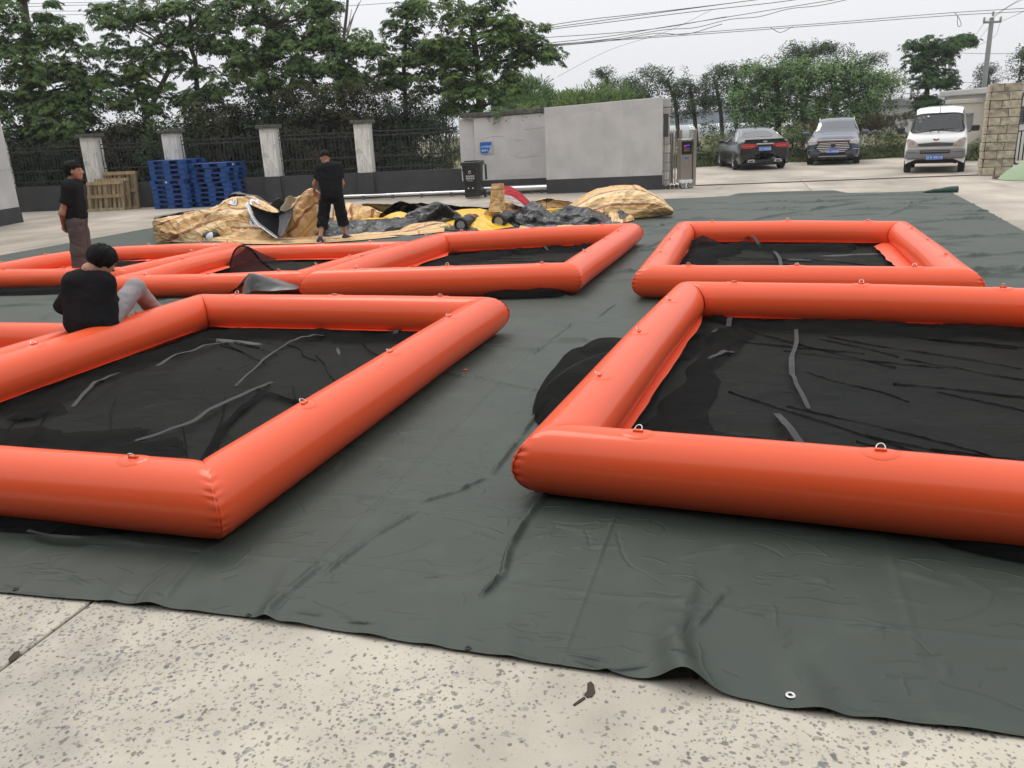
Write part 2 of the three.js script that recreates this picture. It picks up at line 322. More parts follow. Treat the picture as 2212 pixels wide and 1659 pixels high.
{
  const NS = 800, NT = 620, S = []; let acc = 0;
  for (let i = 0; i <= NS; i++) { S.push(acc); const s = i / NS; acc += 1 / (1 + 7 * Math.exp(-(((s - 0.5) / 0.24) ** 2))); }
  const lo = S.map((v) => v / S[NS]);                                  // uneven steps: fine in the middle
  const mid = 0.735; const warp = (s) => { const c = 0.5; return s < c ? s / c * mid : mid + (s - c) / (1 - c) * (1 - mid); };
  const g = sheet(NS, NT, (a, b, i, j) => {
    const s = warp(lo[i]), t = Math.pow(b, 1.75), [fx, fz] = along(FRONT, s), [bx, bz] = along(BACK, s);
    const wav = 0.006 * (vnoise(fx * 5, 3) - 0.5) + 0.003 * (vnoise(fx * 19, 8) - 0.5), wb = 0.25 * (vnoise(bx * 0.9, 1) - 0.5);
    let x = lerp(fx, bx, t), z = lerp(fz + wav, bz + wb, t);
    let h = tarpHeight(x, z, t * 16);
    if (t > 0.985) h += 0.06 * smooth(0.985, 1, t) * smooth(0.45, 0.75, vnoise(x * 0.8, 7));
    return V(x, h, z);
  }, (a, b, p) => [p.x * 0.956 - p.z * -0.292, -p.z * 0.956 + p.x * 0.292]);
  const tarp = thing('tarpaulin', 'large dark grey-green tarpaulin spread over the concrete under the orange frames', 'tarpaulin');
  part('tarp_sheet', g, tarpMat, tarp);
  const steel = mat(0.55, 0.55, 0.55, { metalness: 0.9, roughness: 0.35 });
  const ringShape = new THREE.LatheGeometry([[0.007, 0], [0.008, 0.0025], [0.012, 0.0035], [0.016, 0.002], [0.017, 0]].map(([x, y]) => new THREE.Vector2(x, y)), 20);
  for (const [u, v, dark] of [[1707, 1512, 0], [1012, 1408, 1], [538, 1336, 1], [35, 1279, 1]]) {
    const p = G(u, v), e = part('eyelet', ringShape, dark ? mat(0.03, 0.03, 0.03, { metalness: 0.6, roughness: 0.5 }) : steel, tarp);
    e.position.set(p.x, tarpHeight(p.x, p.z, 0.05) + 0.003, p.z); if (dark) e.scale.setScalar(0.7);
  }
}
// ------------------------------------------------------------------ orange inflatable frames
const vinyl = pmat(0.80, 0.100, 0.028, { roughness: 0.5, specularIntensity: 0.35, clearcoat: 0.42, clearcoatRoughness: 0.12, ior: 1.5 });
const vinylLoose = pmat(0.80, 0.098, 0.030, { roughness: 0.42, side: THREE.DoubleSide });
const steelRing = mat(0.6, 0.6, 0.6, { metalness: 1, roughness: 0.3 });
const netTex = pixelTexture(512, 512, (x, y) => { const g = ((x % 8) < 5 ? 1 : 0) & ((y % 8) < 5 ? 1 : 0), k = 0.8 + 0.4 * fbm(x / 64, y / 64, 6, 3, 8); const v = (g ? 17 : 25) * k; return [v, v + 1, v]; });
const netMat = new THREE.MeshPhysicalMaterial({ map: rep(netTex, 1 / 0.4), bumpMap: rep(netBump, 1 / 2.2), bumpScale: 0.035, roughness: 0.85, specularIntensity: 0.25, transparent: true, opacity: 0.65, side: THREE.DoubleSide });
const netDense = new THREE.MeshPhysicalMaterial({ map: rep(netTex, 1 / 0.4), bumpMap: rep(netBump, 1 / 1.1), bumpScale: 0.03, roughness: 0.9, specularIntensity: 0.2, transparent: true, opacity: 0.82, side: THREE.DoubleSide });
const webTex = pixelTexture(64, 256, (x, y) => { const s = x / 64, l = [0.18, 0.5, 0.82].some((c) => Math.abs(s - c) < 0.055) && (y % 14) < 10; const v = (l ? 64 : 25) + 14 * ihash(x, y, 2); return [v, v, v + 2]; });
const webMat = new THREE.MeshStandardMaterial({ map: webTex, roughness: 0.75, side: THREE.DoubleSide });

const ringGeo = (() => { const p = []; for (let i = 0; i <= 20; i++) { const t = -0.35 + (Math.PI + 0.7) * i / 20; p.push(V(Math.cos(t) * 0.027, 0.010 + Math.max(-0.010, Math.sin(t) * 0.036), 0)); } return tube(p, 0.0038, 30, 7, true); })();
const patchGeo = (R) => sheet(14, 6, (a, b) => { const t = a * 6.2832, r = Math.max(b, 0.02), x = Math.cos(t) * 0.085 * r, o = Math.sin(t) * 0.07 * r; return V(x, Math.sqrt(R * R - o * o) - R + (b < 0.97 ? 0.0035 : 0.0), o); });
const tabGeo = rbox(0.05, 0.016, 0.02, 0.004, 0, 0.006, 0);

function makeFrame(spec) {
  const { corners, R, squash = 1, label, rings, skirts = [0, 0, 0, 0], seed, netLift = 0.015, netSag = [], wob = 0.008, tilt } = spec;
  srand(seed);
  const f = thing('inflatable_frame', label, 'inflatable frame', [corners[0].x, 0, corners[0].z], 0, null);
  const C = corners.map((c) => V(c.x - corners[0].x, c.y ?? 0, c.z - corners[0].z)), cx = C.reduce((s, c) => s + c.x, 0) / 4, cz = C.reduce((s, c) => s + c.z, 0) / 4;
  const Rv = R * squash, Rh = R * (squash < 1 ? 1 + (1 - squash) * 0.5 : 1), sides = [];
  for (let k = 0; k < 4; k++) {
    const a = C[k], b = C[(k + 1) % 4], d = V(b.x - a.x, 0, b.z - a.z), L = d.length(); d.divideScalar(L);
    let n = V(-d.z, 0, d.x); if (n.x * (cx - a.x) + n.z * (cz - a.z) > 0) n.negate(); // outward
    sides.push({ a, b, d, L, n, ya: a.y, yb: b.y });
  }
  const half = sides.map((s, k) => { const p = sides[(k + 3) % 4]; const ang = Math.acos(clamp(-p.d.dot(s.d), -1, 1)); return 1 / Math.tan(ang / 2); });
  const geos = [], ph = seed * 1.7;
  const centre = (s, k, t) => { const e = Math.sin(Math.PI * clamp(t / s.L, 0, 1)); return { o: wob * 1.5 * e * (vnoise(t * 0.6, k + ph) - 0.5) * 4, y: lerp(s.ya, s.yb, clamp(t / s.L, 0, 1)) + Rv + 0.006 + wob * e * (vnoise(t * 0.8, k + 9 + ph) - 0.4) * 2 }; };
  sides.forEach((s, k) => {
    const NT = 72, NR = 110, kA = half[k], kB = half[(k + 1) % 4];
    geos.push(sheet(NT, NR, (u, v) => {
      const e = u < 0.5 ? 0.5 * Math.pow(2 * u, 2.2) : 1 - 0.5 * Math.pow(2 - 2 * u, 2.2), th = -Math.PI / 2 + v * 2 * Math.PI * -1, co = Math.cos(th), si = Math.sin(th);
      const o0 = co * Rh, t0 = -o0 * kA, t1 = s.L + o0 * kB, t = lerp(t0, t1, e), c = centre(s, k, t);
      const da = t - t0, db = t1 - t, dm = Math.min(da, db);
      let q = 1;
      if (co > 0.2) q -= smooth(0.2, 0.75, co) * (0.025 * Math.exp(-dm / 0.05) + 0.055 * Math.exp(-(((dm - 0.022) / 0.03) ** 2)) * Math.pow(0.5 + 0.5 * Math.sin(th * 25 + ph + 2.5 * vnoise(th * 5, k + ph)), 2.5) * (0.15 + 1.1 * vnoise(th * 4, k + ph + (da < db ? 0 : 7))));
      q *= 1 - 0.028 * Math.exp(-dm / 0.02);                            // welded seam, pulled in a little
      if (squash < 1) q *= 1 + 0.05 * (fbm(t * 2.2, th * 1.4, ph, 3) - 0.5) + 0.03 * (ridged(t * 3, th * 2, ph + 3, 2) - 0.5);
      else q *= 1 + 0.006 * (vnoise(t * 1.5, th, ph) - 0.5);
      if (q < 0.99 && si < -0.85) q = Math.max(q, 0.985);
      const O = co * Rh * q + c.o, Y = Math.max(c.y + si * Rv * q, 0.012);
      return V(s.a.x + s.d.x * t + s.n.x * O, Y, s.a.z + s.d.z * t + s.n.z * O);
    }));
  });
  part('tube', merge(geos), vinyl, f);
  // towing rings on welded patches
  const pg = patchGeo(Rv);
  rings.forEach((list, k) => list.forEach((t) => {
    const s = sides[k], c = centre(s, k, t), p = V(s.a.x + s.d.x * t + s.n.x * c.o, c.y + Rv, s.a.z + s.d.z * t + s.n.z * c.o);
    const pt = part('ring_patch', pg, vinyl, f); pt.position.copy(p); pt.position.y += 0.001; pt.rotation.y = Math.atan2(-s.d.z, s.d.x);
    const tb = part('tab', tabGeo, vinylLoose, pt); tb.rotation.y = rnd(-0.1, 0.1);
    const rg = part('ring', ringGeo, steelRing, pt); rg.position.y = 0.010; rg.scale.setScalar(0.7); rg.rotation.set((rnd() < 0.5 ? -1 : 1) * rnd(0.6, 1.4), rnd(-0.25, 0.25), 0);
  }));
  // loose skirt welded under the tube, inside
  skirts.forEach((w, k) => {
    if (!w) return;
    const s = sides[k], up = w > 0.25 ? 0.06 : 0.03;
    part('skirt', sheet(120, 10, (u, v) => {
      const t = lerp(R * 0.5, s.L - R * 0.5, u), c = centre(s, k, t), ww = w * (0.7 + 0.6 * fbm(t * 2, k + seed, 1, 3)) * (0.45 + 0.55 * smooth(0, 0.12, u) * smooth(1, 0.88, u));
      const o = -R * 0.62 - v * ww - 0.0, fold = (0.012 + 0.04 * w) * (vnoise(t * 5 + v * 2, k + seed, 4) - 0.4) * v ;
      const y = lerp(c.y - Rv * 0.55, 0.05 + up * (1 - v), smooth(0, 0.55, v)) + fold * 1.4;
      return V(s.a.x + s.d.x * t + s.n.x * (o + c.o), Math.max(y, 0.085), s.a.z + s.d.z * t + s.n.z * (o + c.o));
    }), vinylLoose, f);
  });
  // net stretched on the ground inside
  const inner = (u, v) => { const x = lerp(lerp(C[0].x, C[1].x, u), lerp(C[3].x, C[2].x, u), v), z = lerp(lerp(C[0].z, C[1].z, u), lerp(C[3].z, C[2].z, u), v); return V(x, 0, z); };
  const netY = (x, z, u, v) => {
    const e = Math.max(0, Math.min(u, 1 - u, v, 1 - v)), n = ridged(x * 1.1 + seed, z * 1.5, 3, 3), m = ridged(x * 2.3 + z * 1.2 + seed, z * 2.4 - x, 5, 2);
    let y = 0.022 + netLift * Math.exp(-e / 0.05) + 0.03 * Math.pow(n, 5) + 0.025 * Math.pow(m, 6) + 0.008 * vnoise(x * 6, z * 6, 2);
    for (const [px, pz, r, h] of netSag) { const d = Math.hypot(x - px, z - pz); y += h * Math.max(0, 1 - d / r) ** 1.5; }
    return y;
  };
  part('net', sheet(110, 110, (u, v) => { const p = inner(0.03 + 0.94 * u, 0.03 + 0.94 * v); p.y = netY(p.x, p.z, u, v); return p; }, (u, v, p) => [p.x, p.z]), netMat, f);
  return { f, C, sides, inner, netY, seed };
}
// a doubled, bunched strip of net lying on the net: from and to are shares (u, v) of the frame
function netFold(fr, pts, w, h, seed = 1, m = netDense) {
  const P = pts.map(([u, v]) => { const p = fr.inner(u, v); p.y = 0; return p; }), curve = new THREE.CatmullRomCurve3(P);
  part('net_fold', sheet(60, 12, (u, v) => {
    const p = curve.getPoint(u), t = curve.getTangent(u), k = (v - 0.5) * 2, ww = w * (0.25 + 1.5 * fbm(u * 7, seed + (v > 0.5 ? 5 : 0), 2, 3)) * (0.3 + 0.7 * smooth(0, 0.1, u) * smooth(1, 0.9, u));
    const y = 0.03 + h * 0.55 * (1 - k * k) * (0.3 + 1.0 * ridged(u * 8, v * 1.5, seed, 2)) + 0.03 * (ridged(u * 15 + v * 4, v * 5, seed, 2) - 0.4) * (1 - k * k);
    return V(p.x - t.z * k * ww, y, p.z + t.x * k * ww);
  }, (u, v, p) => [p.x, p.z]), m, fr.f);
}
// woven strap sewn on the net
function strap(fr, pts, w = 0.045, lift = 0.02) {
  const P = pts.map(([u, v, y = 0]) => { const p = fr.inner(u, v); p.y = fr.netY(p.x, p.z, u, v) + 0.008 + y; return p; }), curve = new THREE.CatmullRomCurve3(P), L = curve.getLength();
  part('strap', sheet(28, 2, (u, v) => {
    const p = curve.getPoint(u), t = curve.getTangent(u), k = v - 0.5; const n = Math.hypot(t.x, t.z) || 1;
    return V(p.x - t.z / n * k * w * 0.75, p.y + lift * Math.sin(Math.PI * u) * (0.4 + vnoise(u * 7, p.x * 9)) + 0.01 * k * (vnoise(u * 5, p.z * 7) - 0.5), p.z + t.x / n * k * w * 0.75);
  }, (u, v) => [v, u * L / 0.3]), webMat, fr.f);
}
const P2 = (x, z, y = 0) => ({ x, y, z });
const SHORT = [0.42, 1.5, 2.58], LONG = [0.88, 2.0, 3.13];
const rev = (a, L) => a.map((t) => L - t);
// corners run: near left, near right, far right, far left; sides: near, right, far, left
const frameA = makeFrame({ corners: [P2(0.21, -3.885), P2(2.99, -2.76), P2(4.48, -6.49), P2(1.70, -7.61)], R: 0.183, seed: 3, skirts: [0, 0.1, 0.05, 0.09],
  rings: [SHORT, LONG, rev(SHORT, 3), rev(LONG, 4.01)], label: 'nearest right orange inflatable frame, cut off by the right edge of the photo', netSag: [] });
const frameB = makeFrame({ corners: [P2(-4.33, -4.47), P2(-1.46, -3.59), P2(-0.22, -7.33), P2(-3.09, -8.2)], R: 0.183, seed: 5, skirts: [0.05, 0.05, 0.08, 0.06],
  rings: [rev(SHORT, 3).map((t) => t + 0.02), LONG, SHORT.map((t) => t + 0.0), [0.88, 2.02, 3.1]], label: 'nearest left orange inflatable frame with a wrinkled corner towards the viewer', netSag: [[1.6, -1.6, 0.9, 0.12]] });
const frameC = makeFrame({ corners: [P2(1.54, -8.73), P2(4.34, -7.725), P2(5.49, -11.43), P2(2.74, -12.62)], R: 0.178, seed: 8, skirts: [0.05, 0.23, 0.07, 0.05],
  rings: [SHORT.map((t) => t - 0.02), LONG.map((t) => t - 0.1), rev(SHORT, 3), rev(LONG, 4.05)], label: 'whole orange inflatable frame at far right, on bare tarpaulin before the gateway', netSag: [[1.3, -3.1, 0.5, 0.22]] });
const frameD = makeFrame({ corners: [P2(-2.16, -9.52), P2(0.70, -9.17), P2(1.92, -12.75), P2(-0.98, -12.68)], R: 0.178, seed: 13, skirts: [0.05, 0.05, 0.06, 0.16],
  rings: [SHORT, [0.82, 1.95, 2.85], SHORT, [0.5, 2.4]], label: 'whole orange inflatable frame in the middle, directly before the heap of cloth', netSag: [] });
const frameE = makeFrame({ corners: [P2(-4.87, -10.28), P2(-2.55, -10.02), P2(-1.55, -12.45), P2(-4.17, -12.84)], R: 0.15, squash: 0.94, wob: 0.02, seed: 21, skirts: [0.06, 0.05, 0.16, 0.26],
  rings: [[0.35, 1.2, 2.1], [0.4, 1.1, 2.0], [0.5, 1.3], [1.4]], label: 'slack orange frame left of the middle, a red-black flap of net standing in it', netLift: 0.03, netSag: [[1.0, -2.15, 0.5, 0.3], [1.7, -1.6, 0.8, 0.1]] });
const frameF = makeFrame({ corners: [P2(-7.62, -11.42), P2(-5.19, -11.11), P2(-4.43, -13.37), P2(-6.82, -13.56)], R: 0.15, squash: 0.94, wob: 0.02, seed: 34, skirts: [0.05, 0.05, 0.2, 0.28],
  rings: [[0.7, 1.6], [0.5, 1.4, 2.0], [0.5, 1.4], [0.8, 1.6]], label: 'half inflated orange frame farthest left, around the legs of the standing man', netLift: 0.03, netSag: [[1.3, -1.6, 0.9, 0.1]] });
const frameG = makeFrame({ corners: [P2(-7.9, -4.1), P2(-5.02, -3.5), P2(-3.80, -7.26), P2(-6.65, -7.85)], R: 0.158, seed: 55, wob: 0.012, skirts: [0, 0.06, 0.3, 0],
  rings: [[], [0.9], [1.2], []], label: 'orange frame that the seated man sits on, mostly outside the left edge' });
{ // black valve of frame F
  const s = frameF.sides[1], t = 0.52, p = V(s.a.x + s.d.x * t + s.n.x * 0.148, 0.19, s.a.z + s.d.z * t + s.n.z * 0.148);
  const v = part('valve', new THREE.CylinderGeometry(0.035, 0.04, 0.02, 20), mat(0.09, 0.10, 0.12, { roughness: 0.5 }), frameF.f); v.position.copy(p); v.rotation.set(0, Math.atan2(-s.n.z, s.n.x), -1.35, 'YXZ');
  const c = part('cap', new THREE.CylinderGeometry(0.018, 0.02, 0.03, 16), mat(0.02, 0.02, 0.025, { roughness: 0.4 }), v); c.position.y = 0.004;
}

// folds and straps of the nets
netFold(frameB, [[0.06, 0.2], [0.05, 0.5], [0.12, 0.8], [0.1, 0.93]], 0.2, 0.07, 2); netFold(frameB, [[0.1, 0.93], [0.4, 0.94], [0.7, 0.96], [0.95, 0.93]], 0.2, 0.08, 3);
netFold(frameB, [[0.04, 0.06], [0.3, 0.2], [0.5, 0.16], [0.75, 0.08]], 0.36, 0.07, 4); netFold(frameB, [[0.3, 0.06], [0.6, 0.05], [0.93, 0.06]], 0.2, 0.05, 5); netFold(frameB, [[0.2, 0.3], [0.1, 0.45], [0.08, 0.7]], 0.16, 0.05, 6);
netFold(frameB, [[0.62, 0.52], [0.72, 0.48], [0.86, 0.44], [0.97, 0.42]], 0.035, 0.03, 7); netFold(frameB, [[0.63, 0.55], [0.72, 0.3], [0.86, 0.1], [0.9, 0.05]], 0.045, 0.03, 8); 
strap(frameB, [[0.22, 0.86], [0.2, 0.74], [0.24, 0.6]], 0.05, 0.04); strap(frameB, [[0.52, 0.93], [0.48, 0.88], [0.44, 0.83]], 0.05, 0.05); strap(frameB, [[0.44, 0.83], [0.47, 0.73], [0.51, 0.64], [0.56, 0.52]], 0.03, 0.02); strap(frameB, [[0.63, 0.56], [0.61, 0.42], [0.62, 0.3], [0.55, 0.22]], 0.05, 0.03);
strap(frameB, [[0.16, 0.56], [0.22, 0.44], [0.26, 0.36]], 0.045, 0.03); strap(frameB, [[0.74, 0.97], [0.74, 0.92]], 0.06, 0.06); strap(frameB, [[0.82, 0.1], [0.86, 0.18], [0.9, 0.2]], 0.05, 0.03); strap(frameB, [[0.52, 0.06], [0.56, 0.1]], 0.05, 0.04); strap(frameB, [[0.32, 0.16], [0.48, 0.18]], 0.06, 0.01);
netFold(frameA, [[0.08, 0.96], [0.3, 0.95], [0.6, 0.96], [0.95, 0.95]], 0.22, 0.10, 12); netFold(frameA, [[0.14, 0.08], [0.13, 0.4], [0.15, 0.75], [0.17, 0.93]], 0.2, 0.04, 13); netFold(frameA, [[0.05, 0.05], [0.3, 0.07], [0.6, 0.05], [0.95, 0.05]], 0.2, 0.06, 14);
netFold(frameA, [[0.1, 0.12], [0.2, 0.2], [0.34, 0.16], [0.44, 0.06]], 0.22, 0.05, 15); netFold(frameA, [[0.36, 0.22], [0.44, 0.16], [0.55, 0.07]], 0.08, 0.05, 16); netFold(frameA, [[0.16, 0.9], [0.1, 0.8], [0.05, 0.62]], 0.10, 0.06, 20);
strap(frameA, [[0.33, 0.92], [0.34, 0.78], [0.335, 0.68]], 0.045, 0.02); strap(frameA, [[0.335, 0.68], [0.34, 0.6], [0.345, 0.55]], 0.055, 0.02); strap(frameA, [[0.345, 0.55], [0.36, 0.48], [0.39, 0.38]], 0.04, 0.03); strap(frameA, [[0.33, 0.34], [0.355, 0.26], [0.40, 0.18]], 0.06, 0.04);
strap(frameA, [[0.12, 0.60], [0.16, 0.66], [0.19, 0.69]], 0.06, 0.03); strap(frameA, [[0.14, 0.97], [0.14, 0.91]], 0.06, 0.05); strap(frameA, [[0.09, 0.82], [0.14, 0.87], [0.17, 0.88]], 0.045, 0.03);
netFold(frameC, [[0.05, 0.3], [0.15, 0.7], [0.3, 0.92]], 0.25, 0.12, 22); netFold(frameC, [[0.3, 0.93], [0.5, 0.85], [0.8, 0.9]], 0.25, 0.12, 23); strap(frameC, [[0.44, 0.8], [0.46, 0.55], [0.46, 0.3]], 0.06, 0.02); strap(frameC, [[0.3, 0.97, 0.08], [0.34, 0.93, 0.1], [0.38, 0.88]], 0.06, 0.04);
netFold(frameD, [[0.1, 0.5], [0.2, 0.8], [0.4, 0.92]], 0.25, 0.1, 24); netFold(frameD, [[0.4, 0.92], [0.7, 0.94], [0.9, 0.93]], 0.22, 0.1, 25); strap(frameD, [[0.55, 0.94], [0.6, 0.9]], 0.07, 0.05);
netFold(frameE, [[0.1, 0.1], [0.4, 0.2], [0.7, 0.3]], 0.3, 0.1, 26);
srand(88);
const netCrease = new THREE.MeshPhysicalMaterial({ color: new THREE.Color().setRGB(0.006, 0.006, 0.006), roughness: 0.9, specularIntensity: 0.2, transparent: true, opacity: 0.34, side: THREE.DoubleSide });
for (const [fr, n, dir] of [[frameA, 16, -0.42], [frameB, 14, -0.75], [frameC, 6, -0.3], [frameD, 6, -0.2]]) for (let i = 0; i < n; i++) { // long thin doubled creases, running much the same way
  const u = rnd(0.08, 0.7), v = rnd(0.25, 0.92), a = dir + rnd(-0.3, 0.3), L = rnd(0.2, 0.55), q = (t, w) => [clamp(u + Math.cos(a) * L * t - Math.sin(a) * w, 0.04, 0.96), clamp(v + Math.sin(a) * L * t * 0.75 + Math.cos(a) * w, 0.04, 0.96)];
  netFold(fr, [q(0, 0), q(0.35, rnd(-0.009, 0.009)), q(0.7, rnd(-0.009, 0.009)), q(1, 0)], rnd(0.004, 0.010), rnd(0.006, 0.015), 100 + i, netCrease);
}
// bundle of net bulging out under the left tube of frame A, and net lying out in front of others
function netBundle(fr, list, label) { // ellipsoid heaps of bunched net: [x, z, rx, rz, h]
  for (const [x, z, rx, rz, h, yaw] of list) { const O = fr.f.position; part('net_bundle', sheet(60, 24, (u, v) => { const a = u * 6.2832, r = v, X = Math.cos(a) * rx * r, Z = Math.sin(a) * rz * r, c = Math.cos(yaw), s = Math.sin(yaw), wx = X * c - Z * s, wz = X * s + Z * c; return V(wx + x - O.x, 0.02 + h * Math.pow(Math.max(0, 1 - r * r), 0.6) * (0.75 + 0.5 * vnoise(wx * 5, wz * 5, 2)) + 0.025 * ridged(wx * 4 + wz * 2, wz * 3, 6, 3) * smooth(1, 0.8, r), wz + z - O.z); }, (u, v, p) => [p.x, p.z]), netDense, fr.f); }
}
const NB = G(1322, 815, 0.08);
netBundle(frameA, [[NB.x - 0.10, NB.z - 0.04, 0.98, 0.36, 0.24, -1.19], [2.35, -2.99, 0.6, 0.16, 0.05, 0.38]]);
netBundle(frameB, [[-3.0, -4.0, 1.2, 0.17, 0.07, 0.29]]); netBundle(frameD, [[0.2, -9.08, 0.5, 0.13, 0.08, 0.1]]); netBundle(frameF, [[-6.3, -11.0, 1.2, 0.2, 0.05, 0.1]]);
strap(frameB, [[0.30, -0.075], [0.33, -0.06]], 0.05, 0.05); strap(frameB, [[0.7, -0.058], [0.76, -0.064], [0.82, -0.06]], 0.025, 0.0); strap(frameA, [[-0.06, 0.16], [-0.09, 0.22], [-0.085, 0.27]], 0.045, 0.03);
{ // standing loop of net in frame E
  const O = frameE.f.position, z = -11.5, top = new THREE.CatmullRomCurve3([[503, 585], [506, 556], [512, 538], [521, 531], [533, 535], [545, 546], [562, 566], [590, 586]].map(([u, v]) => AT(u, v, z)));
  part('net_flap', sheet(30, 12, (u, v) => { const p = top.getPoint(u), y = p.y; p.y = lerp(0.04, y, v); p.z += 0.10 * Math.sin(u * 4 + v * 1.5) + 0.16 * (1 - v) + 0.03 * ridged(u * 5, v * 2, 3, 2); p.x += 0.08 * (1 - v) * (u - 0.3); return p.sub(O); }, (u, v, p) => [p.x, p.y]), new THREE.MeshPhysicalMaterial({ color: new THREE.Color().setRGB(0.045, 0.008, 0.008), roughness: 0.85, specularIntensity: 0.3, transparent: true, opacity: 0.8, side: THREE.DoubleSide }), frameE.f);
  part('flap_hem', tube(top.getPoints(30).map((p, i) => { p.z += 0.10 * Math.sin(i / 30 * 4 + 1.5) + 0.03; return p.sub(O); }), 0.012, 60, 6), netDense, frameE.f);
}
// ------------------------------------------------------------------ walls, fence, gateway
const plasterTex = pixelTexture(512, 512, (x, y) => {
  const a = fbm(x / 100, y / 100, 3, 5), s = smooth(0.55, 0.8, fbm(x / 30, y / 140, 12, 4)), n = ihash(x, y, 3), k = 0.93 + 0.12 * (a - 0.5) + 0.035 * (n - 0.5) - 0.02 * s - 0.012 * smooth(0.5, 0.6, fbm(x / 130, y / 90, 77, 3)); return [207 * k, 204 * k, 201 * k];
});
const plaster = new THREE.MeshStandardMaterial({ map: rep(plasterTex, 1 / 2.2), roughness: 0.9 });
const oldPlasterTex = pixelTexture(512, 512, (x, y) => { // pillars: white render with dark run-off stains
  const a = fbm(x / 70, y / 70, 9, 5), s = smooth(0.50, 0.72, fbm(x / 14, y / 120, 22, 4)), t = smooth(0.58, 0.7, fbm(x / 60, y / 60, 41, 5)), n = ihash(x, y, 3), k = 0.95 + 0.12 * (a - 0.5) + 0.04 * (n - 0.5) - 0.12 * s - 0.10 * t; return [226 * k, 223 * k, 216 * k];
});
const oldPlaster = new THREE.MeshStandardMaterial({ map: rep(oldPlasterTex, 1 / 1.3), roughness: 0.95 });
const darkTex = pixelTexture(256, 256, (x, y) => { const k = 0.9 + 0.2 * (fbm(x / 40, y / 40, 5, 4) - 0.5) + 0.05 * (ihash(x, y, 1) - 0.5); return [70 * k, 69 * k, 70 * k]; });
const darkPaint = new THREE.MeshStandardMaterial({ map: rep(darkTex, 1 / 1.5), roughness: 0.85 });
const mossTex = pixelTexture(256, 256, (x, y) => { const a = fbm(x / 18, y / 18, 8, 5), k = 0.75 + 0.6 * (a - 0.5); return [112 * k, 110 * k, 102 * k]; });
const mossy = new THREE.MeshStandardMaterial({ map: rep(mossTex, 1 / 1.1), roughness: 1 });
const ironM = mat(0.028, 0.03, 0.03, { roughness: 0.6, metalness: 0.2 });
const FT = -Math.atan(0.125), zf = (x) => -25.5 + 0.125 * x;         // the line of the fence
{
  const fence = thing('boundary_fence', 'iron railing between white pillars on a dark grey low wall, behind the pallets', 'fence');
  const X0 = -20, X1 = -1.2, L = (X1 - X0) / Math.cos(FT), cx = (X0 + X1) / 2;
  part('low_wall', metres(box(L, 0.78, 0.24, 0, 0, 0)), darkPaint, fence).position.set(cx, 0.39, zf(cx) - 0.12); fence.children[0].rotation.y = FT;
  const px = [-16.2, -12.95, -10.25, -7.1, -4.15], shaft = metres(rbox(0.46, 1.44, 0.46, 0.012, 0, 0.72, 0)), base = metres(box(0.48, 0.784, 0.49, 0, 0.392, 0)), cap = metres(rbox(0.62, 0.1, 0.62, 0.015, 0, 0.05, 0));
  for (const x of px) {
    const p = part('pillar', shaft, oldPlaster, fence); p.position.set(x, 0.78, zf(x) - 0.12); p.rotation.y = FT;
    const b = part('pillar_base', base, darkPaint, p); b.position.y = -0.782;
    const c = part('pillar_cap', cap, mossy, p); c.position.y = 1.44;
  }
  // railing panels: rails, bars with spear heads, a row of small squares
  const H0 = 0.80, H1 = 2.0, barG = merge([bar(V(0, H0, 0), V(0, H1 + 0.02, 0), 0.011, 0.011, 6), new THREE.ConeGeometry(0.024, 0.11, 6).translate(0, H1 + 0.09, 0)]), short = bar(V(0, H0, 0), V(0, H1 - 0.08, 0), 0.011, 0.011, 6);
  const ends = [...px, -1.4];
  for (let k = 0; k < ends.length - 1; k++) {
    const a = ends[k] + 0.28, b = ends[k + 1] - (k === ends.length - 2 ? 0 : 0.28), n = Math.round((b - a) / 0.125), w = (b - a) / Math.cos(FT), mx = (a + b) / 2;
    for (const y of [0.92, 1.25, 1.86, 1.98]) { const r = part('rail', box(w, 0.035, 0.02), ironM, fence); r.position.set(mx, y, zf(mx) - 0.13); r.rotation.y = FT; }
    for (let i = 0; i <= n; i++) { const x = lerp(a, b, i / n), r = part('railing_bar', i % 2 ? short : barG, ironM, fence); r.position.set(x, 0, zf(x) - 0.13); }
    const sq = [];
    for (let i = 1; i < n; i += 3) { const x = lerp(a, b, i / n) - mx; for (const y of [1.5, 1.62]) { sq.push(box(0.09, 0.014, 0.012, x, y - 0.045, 0), box(0.09, 0.014, 0.012, x, y + 0.045, 0), box(0.014, 0.09, 0.012, x - 0.045, y, 0), box(0.014, 0.09, 0.012, x + 0.045, y, 0)); } }
    const o = part('ornament_squares', sq, ironM, fence); o.position.set(mx, 0, zf(mx) - 0.105); o.rotation.y = FT;
  }
}
